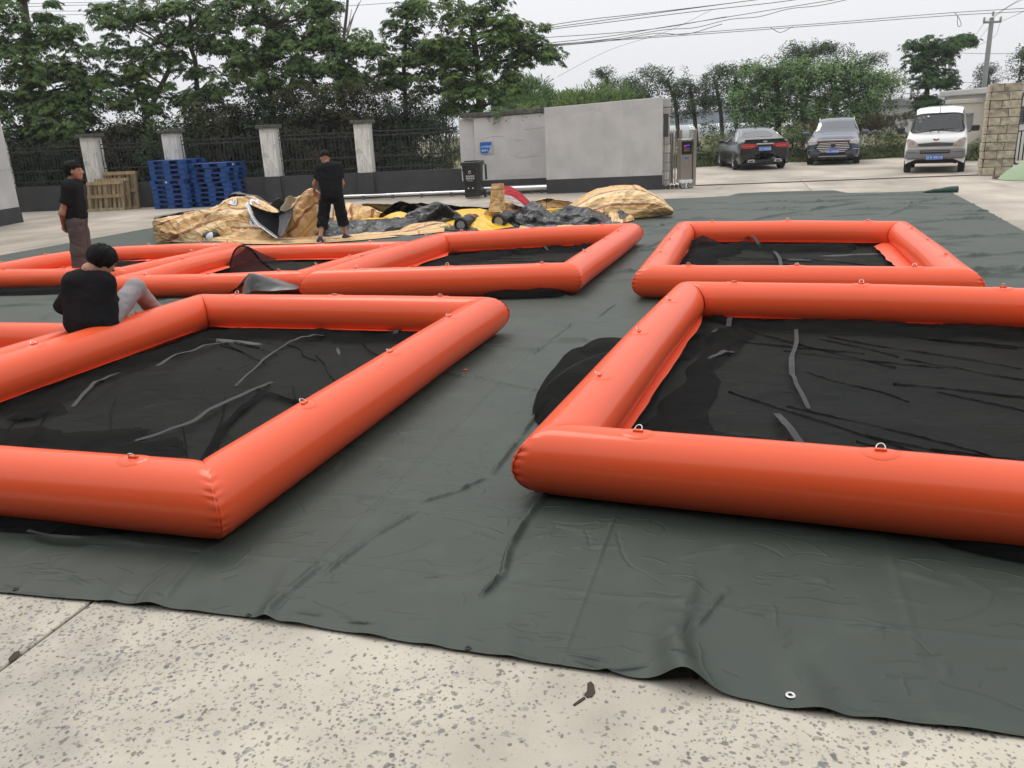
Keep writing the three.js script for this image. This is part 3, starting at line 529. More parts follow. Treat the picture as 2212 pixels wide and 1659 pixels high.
{ // plastered wall: set-back bay with a mossy coping, then the front bay
  const wall = thing('plaster_wall', 'grey plastered wall with dark painted base, set back on its left half', 'wall', [0, 0, 0]);
  const seg = (name, x0, x1, z0, h0, h1, th, base) => {
    const w = (x1 - x0) / Math.cos(FT), s = new THREE.Shape([[0, base], [w, base], [w, h1], [0, h0]].map(([a, b]) => new THREE.Vector2(a, b))), g = new THREE.ExtrudeGeometry(s, { depth: th, bevelEnabled: true, bevelSize: 0.01, bevelThickness: 0.01, bevelSegments: 1 });
    const m = part(name, metres(g), plaster, wall); m.position.set(x0, 0, z0 - th); m.rotation.y = FT;
    const d = part('wall_base', metres(box(w + 0.012, base, th + 0.05, w / 2, base / 2, th / 2)), darkPaint, m);
    return m;
  };
  const a = seg('back_bay', -0.72, 1.5, zf(-0.72) + 0.25, 2.2, 2.26, 0.26, 0.42);
  const e = seg('end_post', -1.15, -0.72, zf(-1.1) + 0.12, 2.2, 2.2, 0.40, 0.42);
  part('coping', metres(rbox(2.72, 0.13, 0.42, 0.02, 1.0, 2.31, 0.12, 0, 0, 0.022)), mossy, a);
  const b = seg('front_bay', 1.33, 4.6, -24.45, 2.37, 2.50, 0.28, 0.40);
  const cr = [];
  srand(5);
  const crack = (pts, m, z) => { const g = []; for (let i = 0; i + 1 < pts.length; i++) { const [x0, y0] = pts[i], [x1, y1] = pts[i + 1]; g.push(bar(V(x0, y0, z), V(x1, y1, z), 0.004, 0.003, 5)); } part('crack', g, mat(0.30, 0.295, 0.285, { roughness: 1 }), m); };
  const zz = 0.272;
  crack([[0.03, 1.62], [0.2, 1.60], [0.36, 1.64], [0.62, 1.67], [0.9, 1.66]], a, zz); crack([[1.2, 1.55], [1.32, 1.52], [1.45, 1.53]], a, zz);
  crack([[1.0, 1.13], [1.2, 1.08], [1.3, 1.01], [1.55, 1.04], [1.9, 1.08]], a, zz); crack([[0.95, 0.52], [1.15, 0.50], [1.3, 0.53], [1.5, 0.51], [1.85, 0.55]], a, zz);
  crack([[1.5, 1.82], [1.8, 1.83], [2.1, 1.86]], a, zz); crack([[1.25, 2.25], [1.32, 2.3], [1.45, 2.27]], b, 0.292);
  // pier of pale stone at the gate end
  const pier = thing('stone_pier', 'pale stone pier with a dark slot at the gate end of the plastered wall', 'pier', [4.64, 0, -24.3], FT);
  const stone = [mat(0.40, 0.385, 0.35, { roughness: 0.95 }), mat(0.46, 0.44, 0.40, { roughness: 0.95 }), mat(0.34, 0.33, 0.30, { roughness: 0.95 })];
  part('core', box(0.3, 2.42, 0.3, 0, 1.21, 0), mat(0.2, 0.19, 0.17), pier);
  for (let i = 0; i < 10; i++) { const w = 0.34 + rnd(0.03); const s = part('stone', rbox(w, 0.235, 0.36, 0.02), stone[i % 3], pier); s.position.set(rnd(0.01), 0.12 + i * 0.248, rnd(0.012)); s.rotation.y = rnd(-0.02, 0.02); }
  part('slot', box(0.13, 0.62, 0.02, 0.06, 1.75, 0.195), mat(0.05, 0.045, 0.045), pier);
}
{ // sign
  const s = thing('wall_sign', 'small blue torn sign with white lettering on the set-back plastered wall', 'sign', [-0.44, 1.36, zf(-0.42) + 0.30], FT); s.scale.set(0.82, 0.82, 1);
  const shape = new THREE.Shape([[-0.2, -0.19], [0.08, -0.19], [0.16, 0.0], [0.2, 0.06], [0.21, 0.19], [-0.2, 0.19]].map(([x, y]) => new THREE.Vector2(x, y)));
  const tex = canvasTexture(256, 256, (c) => {
    c.fillStyle = '#1f62b4'; c.fillRect(0, 0, 256, 256); c.strokeStyle = '#dfe8f2'; c.lineWidth = 5.5; c.lineCap = 'round';
    const glyph = (x, y, s, strokes) => { for (const st of strokes) { c.beginPath(); st.forEach(([a, b], i) => (i ? c.lineTo(x + a * s, y + b * s) : c.moveTo(x + a * s, y + b * s))); c.stroke(); } };
    const DA = [[[0.1, 0.35], [0.9, 0.35]], [[0.5, 0.05], [0.48, 0.45], [0.1, 0.95]], [[0.5, 0.42], [0.9, 0.95]]], JIAN = [[[0.25, 0.05], [0.05, 0.5]], [[0.18, 0.3], [0.18, 0.95]], [[0.45, 0.15], [0.38, 0.4]], [[0.42, 0.32], [0.9, 0.32]], [[0.35, 0.6], [0.95, 0.6]], [[0.66, 0.08], [0.66, 0.95]]];
    const LA = [[[0.05, 0.35], [0.38, 0.3]], [[0.22, 0.1], [0.22, 0.75]], [[0.05, 0.82], [0.4, 0.7]], [[0.65, 0.05], [0.7, 0.2]], [[0.45, 0.3], [0.95, 0.3]], [[0.55, 0.42], [0.62, 0.75]], [[0.85, 0.4], [0.76, 0.78]], [[0.45, 0.88], [0.98, 0.88]]], JI = [[[0.05, 0.4], [0.35, 0.35]], [[0.2, 0.1], [0.2, 0.8]], [[0.05, 0.85], [0.35, 0.75]], [[0.45, 0.15], [0.85, 0.15], [0.75, 0.45], [0.95, 0.45], [0.6, 0.95]], [[0.55, 0.15], [0.5, 0.6], [0.38, 0.95]], [[0.55, 0.5], [0.95, 0.95]]];
    const LIN = [[[0.12, 0.2], [0.12, 0.8]], [[0.3, 0.05], [0.3, 0.95]], [[0.55, 0.05], [0.42, 0.35]], [[0.5, 0.2], [0.95, 0.2]], [[0.45, 0.5], [0.92, 0.5], [0.92, 0.9], [0.45, 0.9], [0.45, 0.5]], [[0.68, 0.5], [0.68, 0.9]]], SHI = [[[0.08, 0.15], [0.38, 0.15], [0.38, 0.8], [0.08, 0.8], [0.08, 0.15]], [[0.08, 0.47], [0.38, 0.47]], [[0.45, 0.3], [0.98, 0.3]], [[0.78, 0.05], [0.78, 0.95], [0.66, 0.88]], [[0.55, 0.48], [0.64, 0.65]]];
    [DA, JIAN, LA, JI].forEach((g, i) => glyph(22 + i * 56, 78, 50, g)); [LIN, SHI, DA].forEach((g, i) => glyph(22 + i * 56, 166, 50, g));
  });
  tex.repeat.set(1 / 0.41, 1 / 0.38); tex.offset.set(0.2 / 0.41, 0.5);
  part('panel', new THREE.ExtrudeGeometry(shape, { depth: 0.006, bevelEnabled: false }), new THREE.MeshStandardMaterial({ map: tex, roughness: 0.4 }), s);
  part('backing', box(0.47, 0.42, 0.004, 0.03, 0.0, -0.006), mat(0.42, 0.41, 0.40), s);
}
{ // wheelie bin
  const b = thing('wheelie_bin', 'black wheelie bin with white print before the end of the railing', 'bin', [-0.83, 0, -24.2], -0.18);
  const plastic = mat(0.018, 0.02, 0.02, { roughness: 0.45 });
  const body = new THREE.CylinderGeometry(0.40, 0.33, 0.9, 4, 6); body.rotateY(Math.PI / 4); body.scale(0.88, 1, 1.0); body.translate(0, 0.5, 0);
  part('body', merge([body, box(0.56, 0.05, 0.62, 0, 0.94, 0), box(0.5, 0.03, 0.04, 0, 0.80, 0.285)]), plastic, b);
  part('lid', merge([rbox(0.56, 0.06, 0.64, 0.02, 0, 0.995, 0, 0, 0.04), rbox(0.40, 0.04, 0.3, 0.015, 0, 1.03, 0.04)]), plastic, b);
  const hd = part('handle', [bar(V(0.30, 0.95, -0.32), V(-0.30, 0.95, -0.32), 0.018), bar(V(0.34, 0.92, -0.2), V(0.34, 0.50, -0.22), 0.03)], plastic, b);
  for (const s of [-1, 1]) { const w = part('wheel', new THREE.CylinderGeometry(0.1, 0.1, 0.05, 20).rotateZ(Math.PI / 2), mat(0.02, 0.02, 0.02), b); w.position.set(s * 0.28, 0.1, -0.26); }
  const lab = canvasTexture(128, 256, (c) => {
    c.clearRect(0, 0, 128, 256); c.fillStyle = '#0d0e0e'; c.fillRect(0, 0, 128, 256); c.strokeStyle = c.fillStyle = '#d5d8d8'; c.lineWidth = 5;
    c.beginPath(); c.arc(64, 38, 14, 0.4, 5.6); c.stroke(); c.beginPath(); c.moveTo(64, 16); c.lineTo(76, 26); c.lineTo(60, 32); c.fill();
    for (let r = 0; r < 2; r++) for (let i = 0; i < 4; i++) { const x = 18 + i * 24, y = 74 + r * 26; c.lineWidth = 3; c.strokeRect(x + 2, y + 2, 15, 15); c.beginPath(); c.moveTo(x, y + 9); c.lineTo(x + 19, y + 9); c.moveTo(x + 10, y); c.lineTo(x + 10, y + 19); c.stroke(); }
    c.fillRect(26, 130, 70, 2); c.fillRect(30, 138, 60, 2); c.fillRect(30, 214, 14, 14); c.fillRect(80, 212, 12, 16);
  });
  part('print', new THREE.PlaneGeometry(0.34, 0.62), new THREE.MeshStandardMaterial({ map: lab, roughness: 0.45 }), b).position.set(-0.02, 0.52, 0.298); b.children[b.children.length - 1].rotation.x = 0.055;
}
{ // steel tubes lying along the foot of the wall
  const chrome = mat(0.75, 0.75, 0.76, { metalness: 1, roughness: 0.22 }), long = (name, label, x0, x1, y, dz, r) => { const t = thing(name, label, 'pipe'); const a = V(x0, y, zf(x0) + dz), b = V(x1, y, zf(x1) + dz); part('pipe', bar(a, b, r, r, 16), chrome, t); for (let i = 0; i < 6; i++) { const x = lerp(x0, x1, (i + 0.5) / 6); part('foot', box(0.08, y, 0.1, x, y / 2, zf(x) + dz), mat(0.08, 0.08, 0.08), t); } return t; };
  long('steel_pipe', 'thin steel pipe low along the dark wall, left of the bin', -6.5, -1.1, 0.12, 0.4, 0.045);
  long('steel_pipe', 'thick bright steel pipe along the foot of the set-back wall, right of the bin', -0.55, 1.30, 0.17, 0.6, 0.085);
}
{ // folding gate
  const g = thing('folding_gate', 'folded stainless steel sliding gate with a display on its head, beside the stone pier', 'gate', [4.58, 0, -24.12], 0.04);
  const ss = mat(0.5, 0.47, 0.43, { metalness: 0.95, roughness: 0.3 }), dk = mat(0.05, 0.048, 0.045, { metalness: 0.5, roughness: 0.5 });
  const rod = merge([rbox(0.03, 1.46, 0.05, 0.006, 0, 0.86, 0), new THREE.ConeGeometry(0.03, 0.08, 4).translate(0, 1.63, 0)]), backRod = merge([rbox(0.03, 1.4, 0.04, 0.006, 0, 0.83, -0.5)]);
  for (let i = 0; i < 7; i++) { const r = part('upright', rod, ss, g); r.position.x = i * 0.062; const q = part('back_upright', backRod, dk, g); q.position.x = 0.03 + i * 0.062; }
  for (const y of [0.3, 0.8, 1.4]) part('link', box(0.45, 0.02, 0.02, 0.2, y, -0.25), dk, g);
  for (let i = 0; i < 4; i++) part('small_wheel', new THREE.CylinderGeometry(0.055, 0.055, 0.04, 16).rotateX(Math.PI / 2).translate(0.05 + i * 0.12, 0.06, 0.03), mat(0.06, 0.05, 0.045), g);
  const hd = part('head', [rbox(0.33, 1.0, 0.46, 0.02, 0.64, 0.64, 0.0), rbox(0.33, 0.22, 0.42, 0.02, 0.64, 1.25, 0.0)], ss, g);
  part('head_post', [rbox(0.07, 1.58, 0.07, 0.008, 0.50, 0.82, 0.1), rbox(0.09, 1.55, 0.5, 0.01, 0.87, 0.83, 0), new THREE.ConeGeometry(0.04, 0.1, 4).translate(0.50, 1.66, 0.1), new THREE.ConeGeometry(0.05, 0.1, 4).translate(0.87, 1.65, 0.1)], ss, g);
  const scr = canvasTexture(128, 128, (c) => { c.fillStyle = '#120e0d'; c.fillRect(0, 0, 128, 128); c.fillStyle = '#4a3434'; c.fillRect(14, 64, 96, 46); c.fillStyle = '#d0523c'; c.fillRect(20, 30, 22, 9); c.fillRect(20, 48, 40, 6); c.fillStyle = '#4a50ff'; for (let i = 0; i < 4; i++) c.fillRect(46 + i * 16, 26, 11, 16); });
  const fr = part('display_frame', rbox(0.29, 0.36, 0.02, 0.006, 0.64, 1.12, 0.235), mat(0.015, 0.013, 0.013, { roughness: 0.3 }), g);
  part('screen', new THREE.PlaneGeometry(0.23, 0.28).translate(0.64, 1.12, 0.247), new THREE.MeshStandardMaterial({ map: scr, emissiveMap: scr, emissive: new THREE.Color(1, 1, 1), emissiveIntensity: 0.55, roughness: 0.25 }), fr);
  part('name_plate', box(0.1, 0.05, 0.006, 0.64, 0.84, 0.234), mat(0.05, 0.12, 0.35), g);
  part('white_skirt', rbox(0.36, 0.09, 0.48, 0.01, 0.64, 0.2, 0.012), mat(0.72, 0.72, 0.70, { roughness: 0.5 }), g);
  for (const x of [0.54, 0.76]) { const w = part('wheel', new THREE.CylinderGeometry(0.085, 0.085, 0.05, 24).rotateX(Math.PI / 2).translate(x, 0.09, 0.22), mat(0.02, 0.02, 0.02), g); part('rim', [new THREE.TorusGeometry(0.055, 0.01, 6, 24).translate(x, 0.09, 0.247), ...[0, 1, 2].map((k) => box(0.1, 0.012, 0.01, 0, 0, 0, 0, 0, k * Math.PI / 3).translate(x, 0.09, 0.247))], mat(0.6, 0.6, 0.6, { metalness: 0.9, roughness: 0.3 }), w); }
}
{ // track of the gate, flush in the concrete
  const a = V(5.6, 0, -24.75), b = V(15.2, 0, -23.35), d = b.clone().sub(a), L = d.length(), t = thing('gate_track', 'dark steel track of the gate across the entrance, ending at the stone column', 'track', [(a.x + b.x) / 2, 0, (a.z + b.z) / 2], Math.atan2(-d.z, d.x));
  part('rail', [box(L, 0.022, 0.035, 0, 0.014, 0), box(L, 0.012, 0.13, 0, 0.0, 0)], mat(0.10, 0.085, 0.075, { roughness: 0.7, metalness: 0.4 }), t);
}
{ // stone column: every block a piece
  const col = thing('stone_column', 'column of rough tan stone blocks at the right side of the gateway', 'column', [13.86, 0, -23.55], -0.42);
  const W = 0.74, D = 0.62, Hc = 2.42, rows = 11, rh = Hc / rows;
  const tex = pixelTexture(256, 256, (x, y) => { const a = fbm(x / 26, y / 26, 15, 5), s = smooth(0.56, 0.72, fbm(x / 40, y / 18, 8, 4)), k = 0.9 + 0.35 * (a - 0.5) - 0.20 * s; return [196 * k, 185 * k, 165 * k]; });
  const mats = [[1, 1, 1], [0.88, 0.86, 0.84], [1.05, 1.03, 1.0], [0.8, 0.78, 0.76]].map((c, i) => { const t = rep(tex, 1 / 0.9); t.offset.set(i * 0.27, i * 0.41); const m = new THREE.MeshStandardMaterial({ map: t, roughness: 0.95 }); m.color.setRGB(...c); return m; });
  part('core', box(W - 0.05, Hc - 0.01, D - 0.05, 0, Hc / 2, 0), mat(0.16, 0.13, 0.10, { roughness: 1 }), col);
  srand(31);
  const rough = (w, h, d) => { const g = metres(new RoundedBoxGeometry(w, h, d, 3, 0.018)), p = g.attributes.position, o = rnd(100); for (let i = 0; i < p.count; i++) { const x = p.getX(i), y = p.getY(i), z = p.getZ(i), n = 0.03 * (fbm(x * 6 + o, y * 7, z * 6 + o, 3) - 0.5); p.setXYZ(i, x + n * Math.sign(x), y, z + n * 1.3 * Math.sign(z)); } g.computeVertexNormals(); return g; };
  for (let r = 0; r < rows; r++) {
    const y = (r + 0.5) * rh, split = r % 2 ? 0.60 + rnd(-0.03, 0.03) : 0.40 + rnd(-0.03, 0.03);
    for (const [a, b] of [[0, split], [split, 1]]) { const s = part('stone_block', rough(W * (b - a) - 0.014, rh - 0.014, D - 0.0), mats[(rnd() * 4) | 0], col); s.position.set(-W / 2 + W * (a + b) / 2 + rnd(-0.006, 0.006), y, rnd(-0.012, 0.012)); }
    const s = part('corner_stone', rough(0.07, rh - 0.014, D - 0.06), mats[2], col); s.position.set(-W / 2 - 0.02 - rnd(0.03), y, 0);
  }
}
{ // iron gate leaf right of the column, seen edge on
  const g = thing('iron_gate', 'dark tubular iron gate leaf hinged right of the stone column', 'gate', [14.2, 0, -23.35], 0.75);
  const w = 1.5, loop = tube([V(0, 0.45, 0), V(0, 1.2, 0), V(0, 2.0, 0), V(0.06, 2.1, 0), V(w - 0.06, 2.1, 0), V(w, 2.0, 0), V(w, 1.2, 0), V(w, 0.45, 0), V(w - 0.06, 0.32, 0), V(0.06, 0.32, 0)], 0.032, 120, 8, true);
  part('frame', [loop, bar(V(0, 1.15, 0), V(w, 1.15, 0), 0.022), bar(V(0, 1.35, 0), V(w, 1.35, 0), 0.022)], ironM, g);
  for (let i = 1; i < 4; i++) part('gate_bar', [bar(V(i * w / 4, 0.35, 0), V(i * w / 4, 1.15, 0), 0.018), bar(V(i * w / 4, 1.35, 0), V(i * w / 4, 2.08, 0), 0.018)], ironM, g);
  for (const y of [0.6, 1.55, 1.8]) part('hinge', rbox(0.14, 0.07, 0.07, 0.01, -0.06, y, 0), ironM, g);
}
{ // green netted mound at the right edge
  const m = thing('netted_mound', 'mound under pale green netting at the right edge, before the iron gate', 'mound', [14.9, 0, -21.6]);
  const net = mat(0.27, 0.36, 0.23, { roughness: 0.9 });
  part('green_net', sheet(50, 30, (u, v) => { const a = u * 6.2832, r = v; const x = Math.cos(a) * 2.0 * r, z = Math.sin(a) * 1.3 * r, h = 0.95 * Math.pow(1 - r, 0.8) * (0.85 + 0.3 * vnoise(x * 2, z * 2)) + 0.06 * ridged(x * 2, z * 2, 3, 3) * smooth(1, 0.85, r) + 0.012; return V(x, h, z); }), net, m);
  const k = thing('timber_plank', 'brown plank edge on the concrete at the foot of the netted mound', 'plank', [13.55, 0.05, -22.35], 0.5); part('plank', rbox(1.4, 0.08, 0.12, 0.008), mat(0.16, 0.12, 0.08), k);
}
{ // rolled corner of spare tarpaulin
  const t = thing('rolled_tarpaulin', 'short dark green roll of tarpaulin on the far right corner of the sheet', 'roll', [9.95, 0.0, -19.0], -0.12);
  const pts = [], n = 60; for (let i = 0; i <= n; i++) { const a = i / n * 15, r = 0.03 + 0.085 * i / n; pts.push([Math.cos(a) * r, Math.sin(a) * r]); }
  part('roll', sheet(24, n, (u, v, i, j) => { const k = 0.1 + 0.62 * Math.pow(u, 0.5) + 0.05 * vnoise(u * 6, 3), [y, z] = pts[j]; return V((u - 0.5) * 0.75, 0.09 * k + y * k + 0.01 * vnoise(u * 9, j * 0.4), z * k); }), new THREE.MeshStandardMaterial({ color: new THREE.Color().setRGB(0.022, 0.055, 0.04), roughness: 0.6, side: THREE.DoubleSide }), t);
}
{ // buildings that close the yard: a corner at the left, the workshop behind the viewer whose wall darkens and is mirrored by the vinyl
  const a = thing('corner_building', 'pale grey building corner with a dark base at the left edge', 'building', [-13.38, 0, -23.3]);
  part('wall', metres(box(9, 6.0, 15, -4.5, 3.42, 7.5)), new THREE.MeshStandardMaterial({ map: rep(plasterTex, 1 / 3.1), roughness: 0.9, color: 0xffffff }), a);
  part('base', metres(box(9.03, 0.42, 15.06, -4.5, 0.21, 7.5)), darkPaint, a);
  part('groove', [box(0.012, 0.012, 15, 0.0, 1.42, 7.5)], mat(0.3, 0.3, 0.3), a);
  // an open-fronted workshop: deep, dark inside, with a roof on posts; its eave is what the vinyl mirrors as an edge
  const b = thing('workshop_building', 'dark open-fronted workshop building standing behind the viewer', 'building', [0, 0, 2.6]);
  const inside = mat(0.12, 0.12, 0.123, { roughness: 0.95 });
  part('back_wall', box(64, 7.4, 0.3, 0, 3.7, 15), inside, b);
  part('roof', box(64, 0.3, 15.4, 0, 7.55, 7.6), inside, b);
  part('fascia', box(64, 1.3, 0.2, 0, 6.75, 0), mat(0.08, 0.082, 0.09, { roughness: 0.7 }), b);
  part('floor', box(64, 0.06, 15, 0, 0.0, 7.6), mat(0.16, 0.16, 0.155, { roughness: 0.9 }), b);
  for (const s of [-32, 32]) part('side_wall', box(0.3, 7.4, 15, s, 3.7, 7.6), inside, b);
  for (let i = -4; i <= 4; i++) part('post', box(0.4, 6.2, 0.4, i * 7.6 + 3.2, 3.1, 0.1), mat(0.12, 0.12, 0.12), b);
}
// ------------------------------------------------------------------ trees and bushes
let sprigTotal = 0;
function leafShape(pts) { // pts: [x0,y0,z0, x1,y1,z1, half width] leaflets as two folded triangles each
  const P = [], N = [], up = V(0, 1, 0);
  for (const [a, b, w, d] of pts) {
    const t = b.clone().sub(a), s = V(0, 1, 0).cross(t).normalize().multiplyScalar(w), m = a.clone().lerp(b, 0.45), l = m.clone().add(s), r = m.clone().sub(s); l.y -= d; r.y -= d;
    for (const q of [a, l, b, a, b, r]) P.push(q.x, q.y, q.z);
  }
  const g = new THREE.BufferGeometry(); g.setAttribute('position', new THREE.Float32BufferAttribute(P, 3)); g.computeVertexNormals(); return g;
}
srand(404);
const SPRIGS = {
  umbrella: leafShape(Array.from({ length: 9 }, (_, i) => { const t = i / 9 * 6.2832 + rnd(0.3), L = rnd(0.16, 0.26), dr = rnd(0.05, 0.16); return [V(Math.cos(t) * 0.03, 0, Math.sin(t) * 0.03), V(Math.cos(t) * L, -dr, Math.sin(t) * L), rnd(0.03, 0.045), 0.012]; })),
  small: leafShape(Array.from({ length: 14 }, () => { const a = V(rnd(-0.14, 0.14), rnd(-0.12, 0.12), rnd(-0.14, 0.14)), t = rnd(6.28), L = rnd(0.08, 0.12); return [a, a.clone().add(V(Math.cos(t) * L, rnd(-0.06, 0.05), Math.sin(t) * L)), rnd(0.022, 0.034), 0.006]; })),
  willow: leafShape(Array.from({ length: 16 }, () => { const a = V(rnd(-0.2, 0.2), rnd(-0.22, 0.22), rnd(-0.2, 0.2)), t = rnd(6.28), L = rnd(0.16, 0.26); return [a, a.clone().add(V(Math.cos(t) * L * 0.4, -L * 0.9, Math.sin(t) * L * 0.4)), rnd(0.014, 0.022), 0.004]; })),
  reed: leafShape(Array.from({ length: 12 }, () => { const a = V(rnd(-0.15, 0.15), -0.1, rnd(-0.15, 0.15)), t = rnd(6.28), L = rnd(0.2, 0.4); return [a, a.clone().add(V(Math.cos(t) * L * 0.35, L * 0.9, Math.sin(t) * L * 0.35)), rnd(0.012, 0.02), 0.004]; })),
};
const leafMat = pmat(1, 1, 1, { roughness: 0.7, side: THREE.DoubleSide, specularIntensity: 0.22 });
const barkTex = pixelTexture(128, 256, (x, y) => { const a = fbm(x / 10, y / 40, 3, 4), k = 0.7 + 0.6 * a; return [84 * k, 76 * k, 66 * k]; });
const bark = new THREE.MeshStandardMaterial({ map: barkTex, roughness: 1 });
function limb(a, b, r0, r1, bend = 0.12) {
  const mid = a.clone().lerp(b, 0.5), L = a.distanceTo(b); mid.x += rnd(-bend, bend) * L; mid.z += rnd(-bend, bend) * L; mid.y += rnd(0, bend) * L;
  const c = new THREE.QuadraticBezierCurve3(a, mid, b);
  return sheet(6, 8, (u, v) => { const p = c.getPoint(v), t = c.getTangent(v), s = Math.abs(t.y) > 0.9 ? V(1, 0, 0).cross(t).normalize() : V(0, 1, 0).cross(t).normalize(), q = t.clone().cross(s), k = u * 6.2832, r = lerp(r0, r1, v) * (1 + 0.12 * vnoise(v * 6, u * 5)); return p.addScaledVector(s, Math.cos(k) * r).addScaledVector(q, Math.sin(k) * r); });
}
// lobes: [u, v, radius u, radius v, (0..1 lime), (depth offset)] in pixels of the photograph, at depth z
function tree(name, label, o) {
  const { z, lobes, sprig = 'umbrella', dens = 1, size = 1, dark = [0.034, 0.068, 0.026], light = [0.122, 0.190, 0.058], lime = [0.16, 0.215, 0.055], trunk, r = 0.12, group, category = 'tree', seed = 1, flat = 0.32, jitter = 0.8, foot } = o;
  srand(seed * 1013 + 7);
  const k = -z / FOCAL, base = trunk ? AT(...trunk[0], z) : AT(lobes[0][0], 300, z), f = thing(name, label, category, [base.x, 0, base.z], 0, group), O = V(base.x, 0, base.z);
  const spots = [], boughs = [];
  for (const [u, v, ru, rv, lm = 0, dz = 0] of lobes) {
    const c = AT(u, v, z + dz).sub(O), rx = ru * k, ry = rv * k, rz = Math.min(rx, 1.9) * jitter, nb = Math.max(4, Math.round(dens * 7.4 * rx * Math.max(ry, 0.35) * (0.6 + rz * 0.5)));
    for (let i = 0; i < nb; i++) {
      const t = rnd(6.2832), e = rnd(-1, 1), q = Math.cbrt(rnd(0.12, 1)), s = Math.sqrt(1 - e * e), b = V(c.x + Math.cos(t) * s * rx * q, c.y + e * ry * q, c.z + Math.sin(t) * s * rz * q), br = rnd(0.32, 0.72) * size;
      boughs.push(b); const tone = rnd(-0.3, 0.3);
      const m = sprig === 'umbrella' ? 36 : 24;
      for (let j = 0; j < m; j++) {
        const a = rnd(6.2832), d = Math.sqrt(rnd()) * br, h = rnd(-1, 1) * br * flat - d * 0.22;
        const g = clamp(0.5 + tone + rnd(-0.25, 0.25), 0, 1), L = lm * rnd(0.3, 1);
        spots.push([b.x + Math.cos(a) * d, Math.max(0.05, b.y + h), b.z + Math.sin(a) * d, a, d / br, [0, 1, 2].map((n) => lerp(lerp(dark[n], light[n], g), lime[n], L))]);
      }
    }
  }
  const crown = new THREE.InstancedMesh(SPRIGS[sprig], leafMat, spots.length); crown.name = category === 'tree' ? 'crown' : 'foliage'; crown.castShadow = crown.receiveShadow = true; crown.userData.kind = 'stuff';
  const M = new THREE.Matrix4(), Q = new THREE.Quaternion(), E = new THREE.Euler(), C = new THREE.Color();
  spots.forEach(([x, y, zz, a, d, c], i) => { const s = size * rnd(0.45, 0.95) * (sprig === 'umbrella' ? 0.95 : 1); E.set(Math.sin(a) * d * 0.7 + rnd(-0.35, 0.35), rnd(6.28), -Math.cos(a) * d * 0.7 + rnd(-0.35, 0.35), 'XZY'); M.compose(V(x, y, zz), Q.setFromEuler(E), V(s, s, s)); crown.setMatrixAt(i, M); crown.setColorAt(i, C.setRGB(...c)); });
  f.add(crown);
  const wood = [];
  if (trunk) {
    const pts = trunk.map(([u, v]) => AT(u, v, z).sub(O)); pts[0].y = 0; pts[0].x = pts[1] ? lerp(pts[0].x, pts[0].x, 1) : 0;
    for (let i = 0; i + 1 < pts.length; i++) wood.push(limb(pts[i], pts[i + 1], r * (1 - 0.6 * i / pts.length), r * (1 - 0.6 * (i + 1) / pts.length), 0.04));
    boughs.forEach((b, i) => { if (i % 3) return; let best = pts[pts.length - 1], e = 1e9; for (let s = 0.4; s <= 1; s += 0.1) for (let j = 0; j + 1 < pts.length; j++) { const p = pts[j].clone().lerp(pts[j + 1], s), d = p.distanceTo(b) + Math.max(0, p.y - b.y + 0.3) * 3; if (d < e && p.y > 0.8) { e = d; best = p; } } wood.push(limb(best, b, Math.min(r * 0.32, 0.02 + 0.012 * e), 0.006)); });
  } else {
    const P = V(0, 0, 0); boughs.forEach((b, i) => { if (i % 5 === 0) wood.push(limb(V(rnd(-0.3, 0.3) + b.x * 0.5, 0, rnd(-0.2, 0.2) + b.z * 0.5), b, 0.03, 0.006)); });
  }
  part(category === 'tree' ? 'trunk' : 'stem', wood, bark, f);
  sprigTotal += spots.length; return f;
}
const ROW = 'trees standing behind the iron railing';
tree('broadleaf_tree', 'broad dense tree at the left edge, its leaves hanging down over the fence', { z: -29.5, seed: 1, jitter: 0.6, dens: 2.0, trunk: [[60, 450], [65, 300], [60, 120], [50, 0]], r: 0.2, group: ROW,
  lobes: [[40, 20, 75, 40], [20, 80, 60, 40], [120, 60, 70, 30], [70, 130, 110, 40], [165, 95, 45, 25], [30, 200, 80, 45], [130, 180, 80, 40], [190, 150, 35, 30], [60, 260, 90, 40], [150, 240, 75, 35, 0.1], [205, 215, 30, 30], [60, 320, 80, 35], [130, 300, 80, 30], [30, 370, 60, 40], [110, 360, 60, 35], [190, 280, 40, 25]] });
tree('broadleaf_tree', 'open forked tree with two lime-tinted tiers, second from the left', { z: -31, seed: 2, dens: 1.25, trunk: [[318, 450], [316, 257], [340, 200], [364, 153], [372, 110]], r: 0.11, group: ROW,
  lobes: [[250, 35, 40, 20], [225, 20, 20, 12], [295, 20, 45, 22, 0.2], [335, 18, 40, 24, 0.25], [285, 92, 68, 18], [340, 106, 55, 18], [250, 113, 42, 15], [305, 146, 36, 14, 0.75], [312, 198, 32, 16, 0.7], [250, 165, 36, 18], [335, 182, 34, 20], [270, 222, 42, 12], [330, 230, 20, 8], [290, 175, 40, 18], [372, 118, 28, 12]] });
tree('broadleaf_tree', 'slender tree with a bare forked stem and dark flat tiers, third from the left', { z: -31, seed: 3, dens: 1.3, trunk: [[432, 450], [430, 235], [422, 132], [408, 95], [412, 40]], r: 0.10, group: ROW,
  lobes: [[410, 30, 58, 30], [380, 15, 35, 20, 0.2], [455, 15, 40, 22], [415, 78, 55, 22], [455, 70, 35, 20], [378, 70, 25, 14], [470, 95, 22, 8], [434, 146, 32, 8], [430, 185, 48, 12], [420, 215, 40, 14], [450, 235, 40, 14], [400, 205, 22, 8]] });
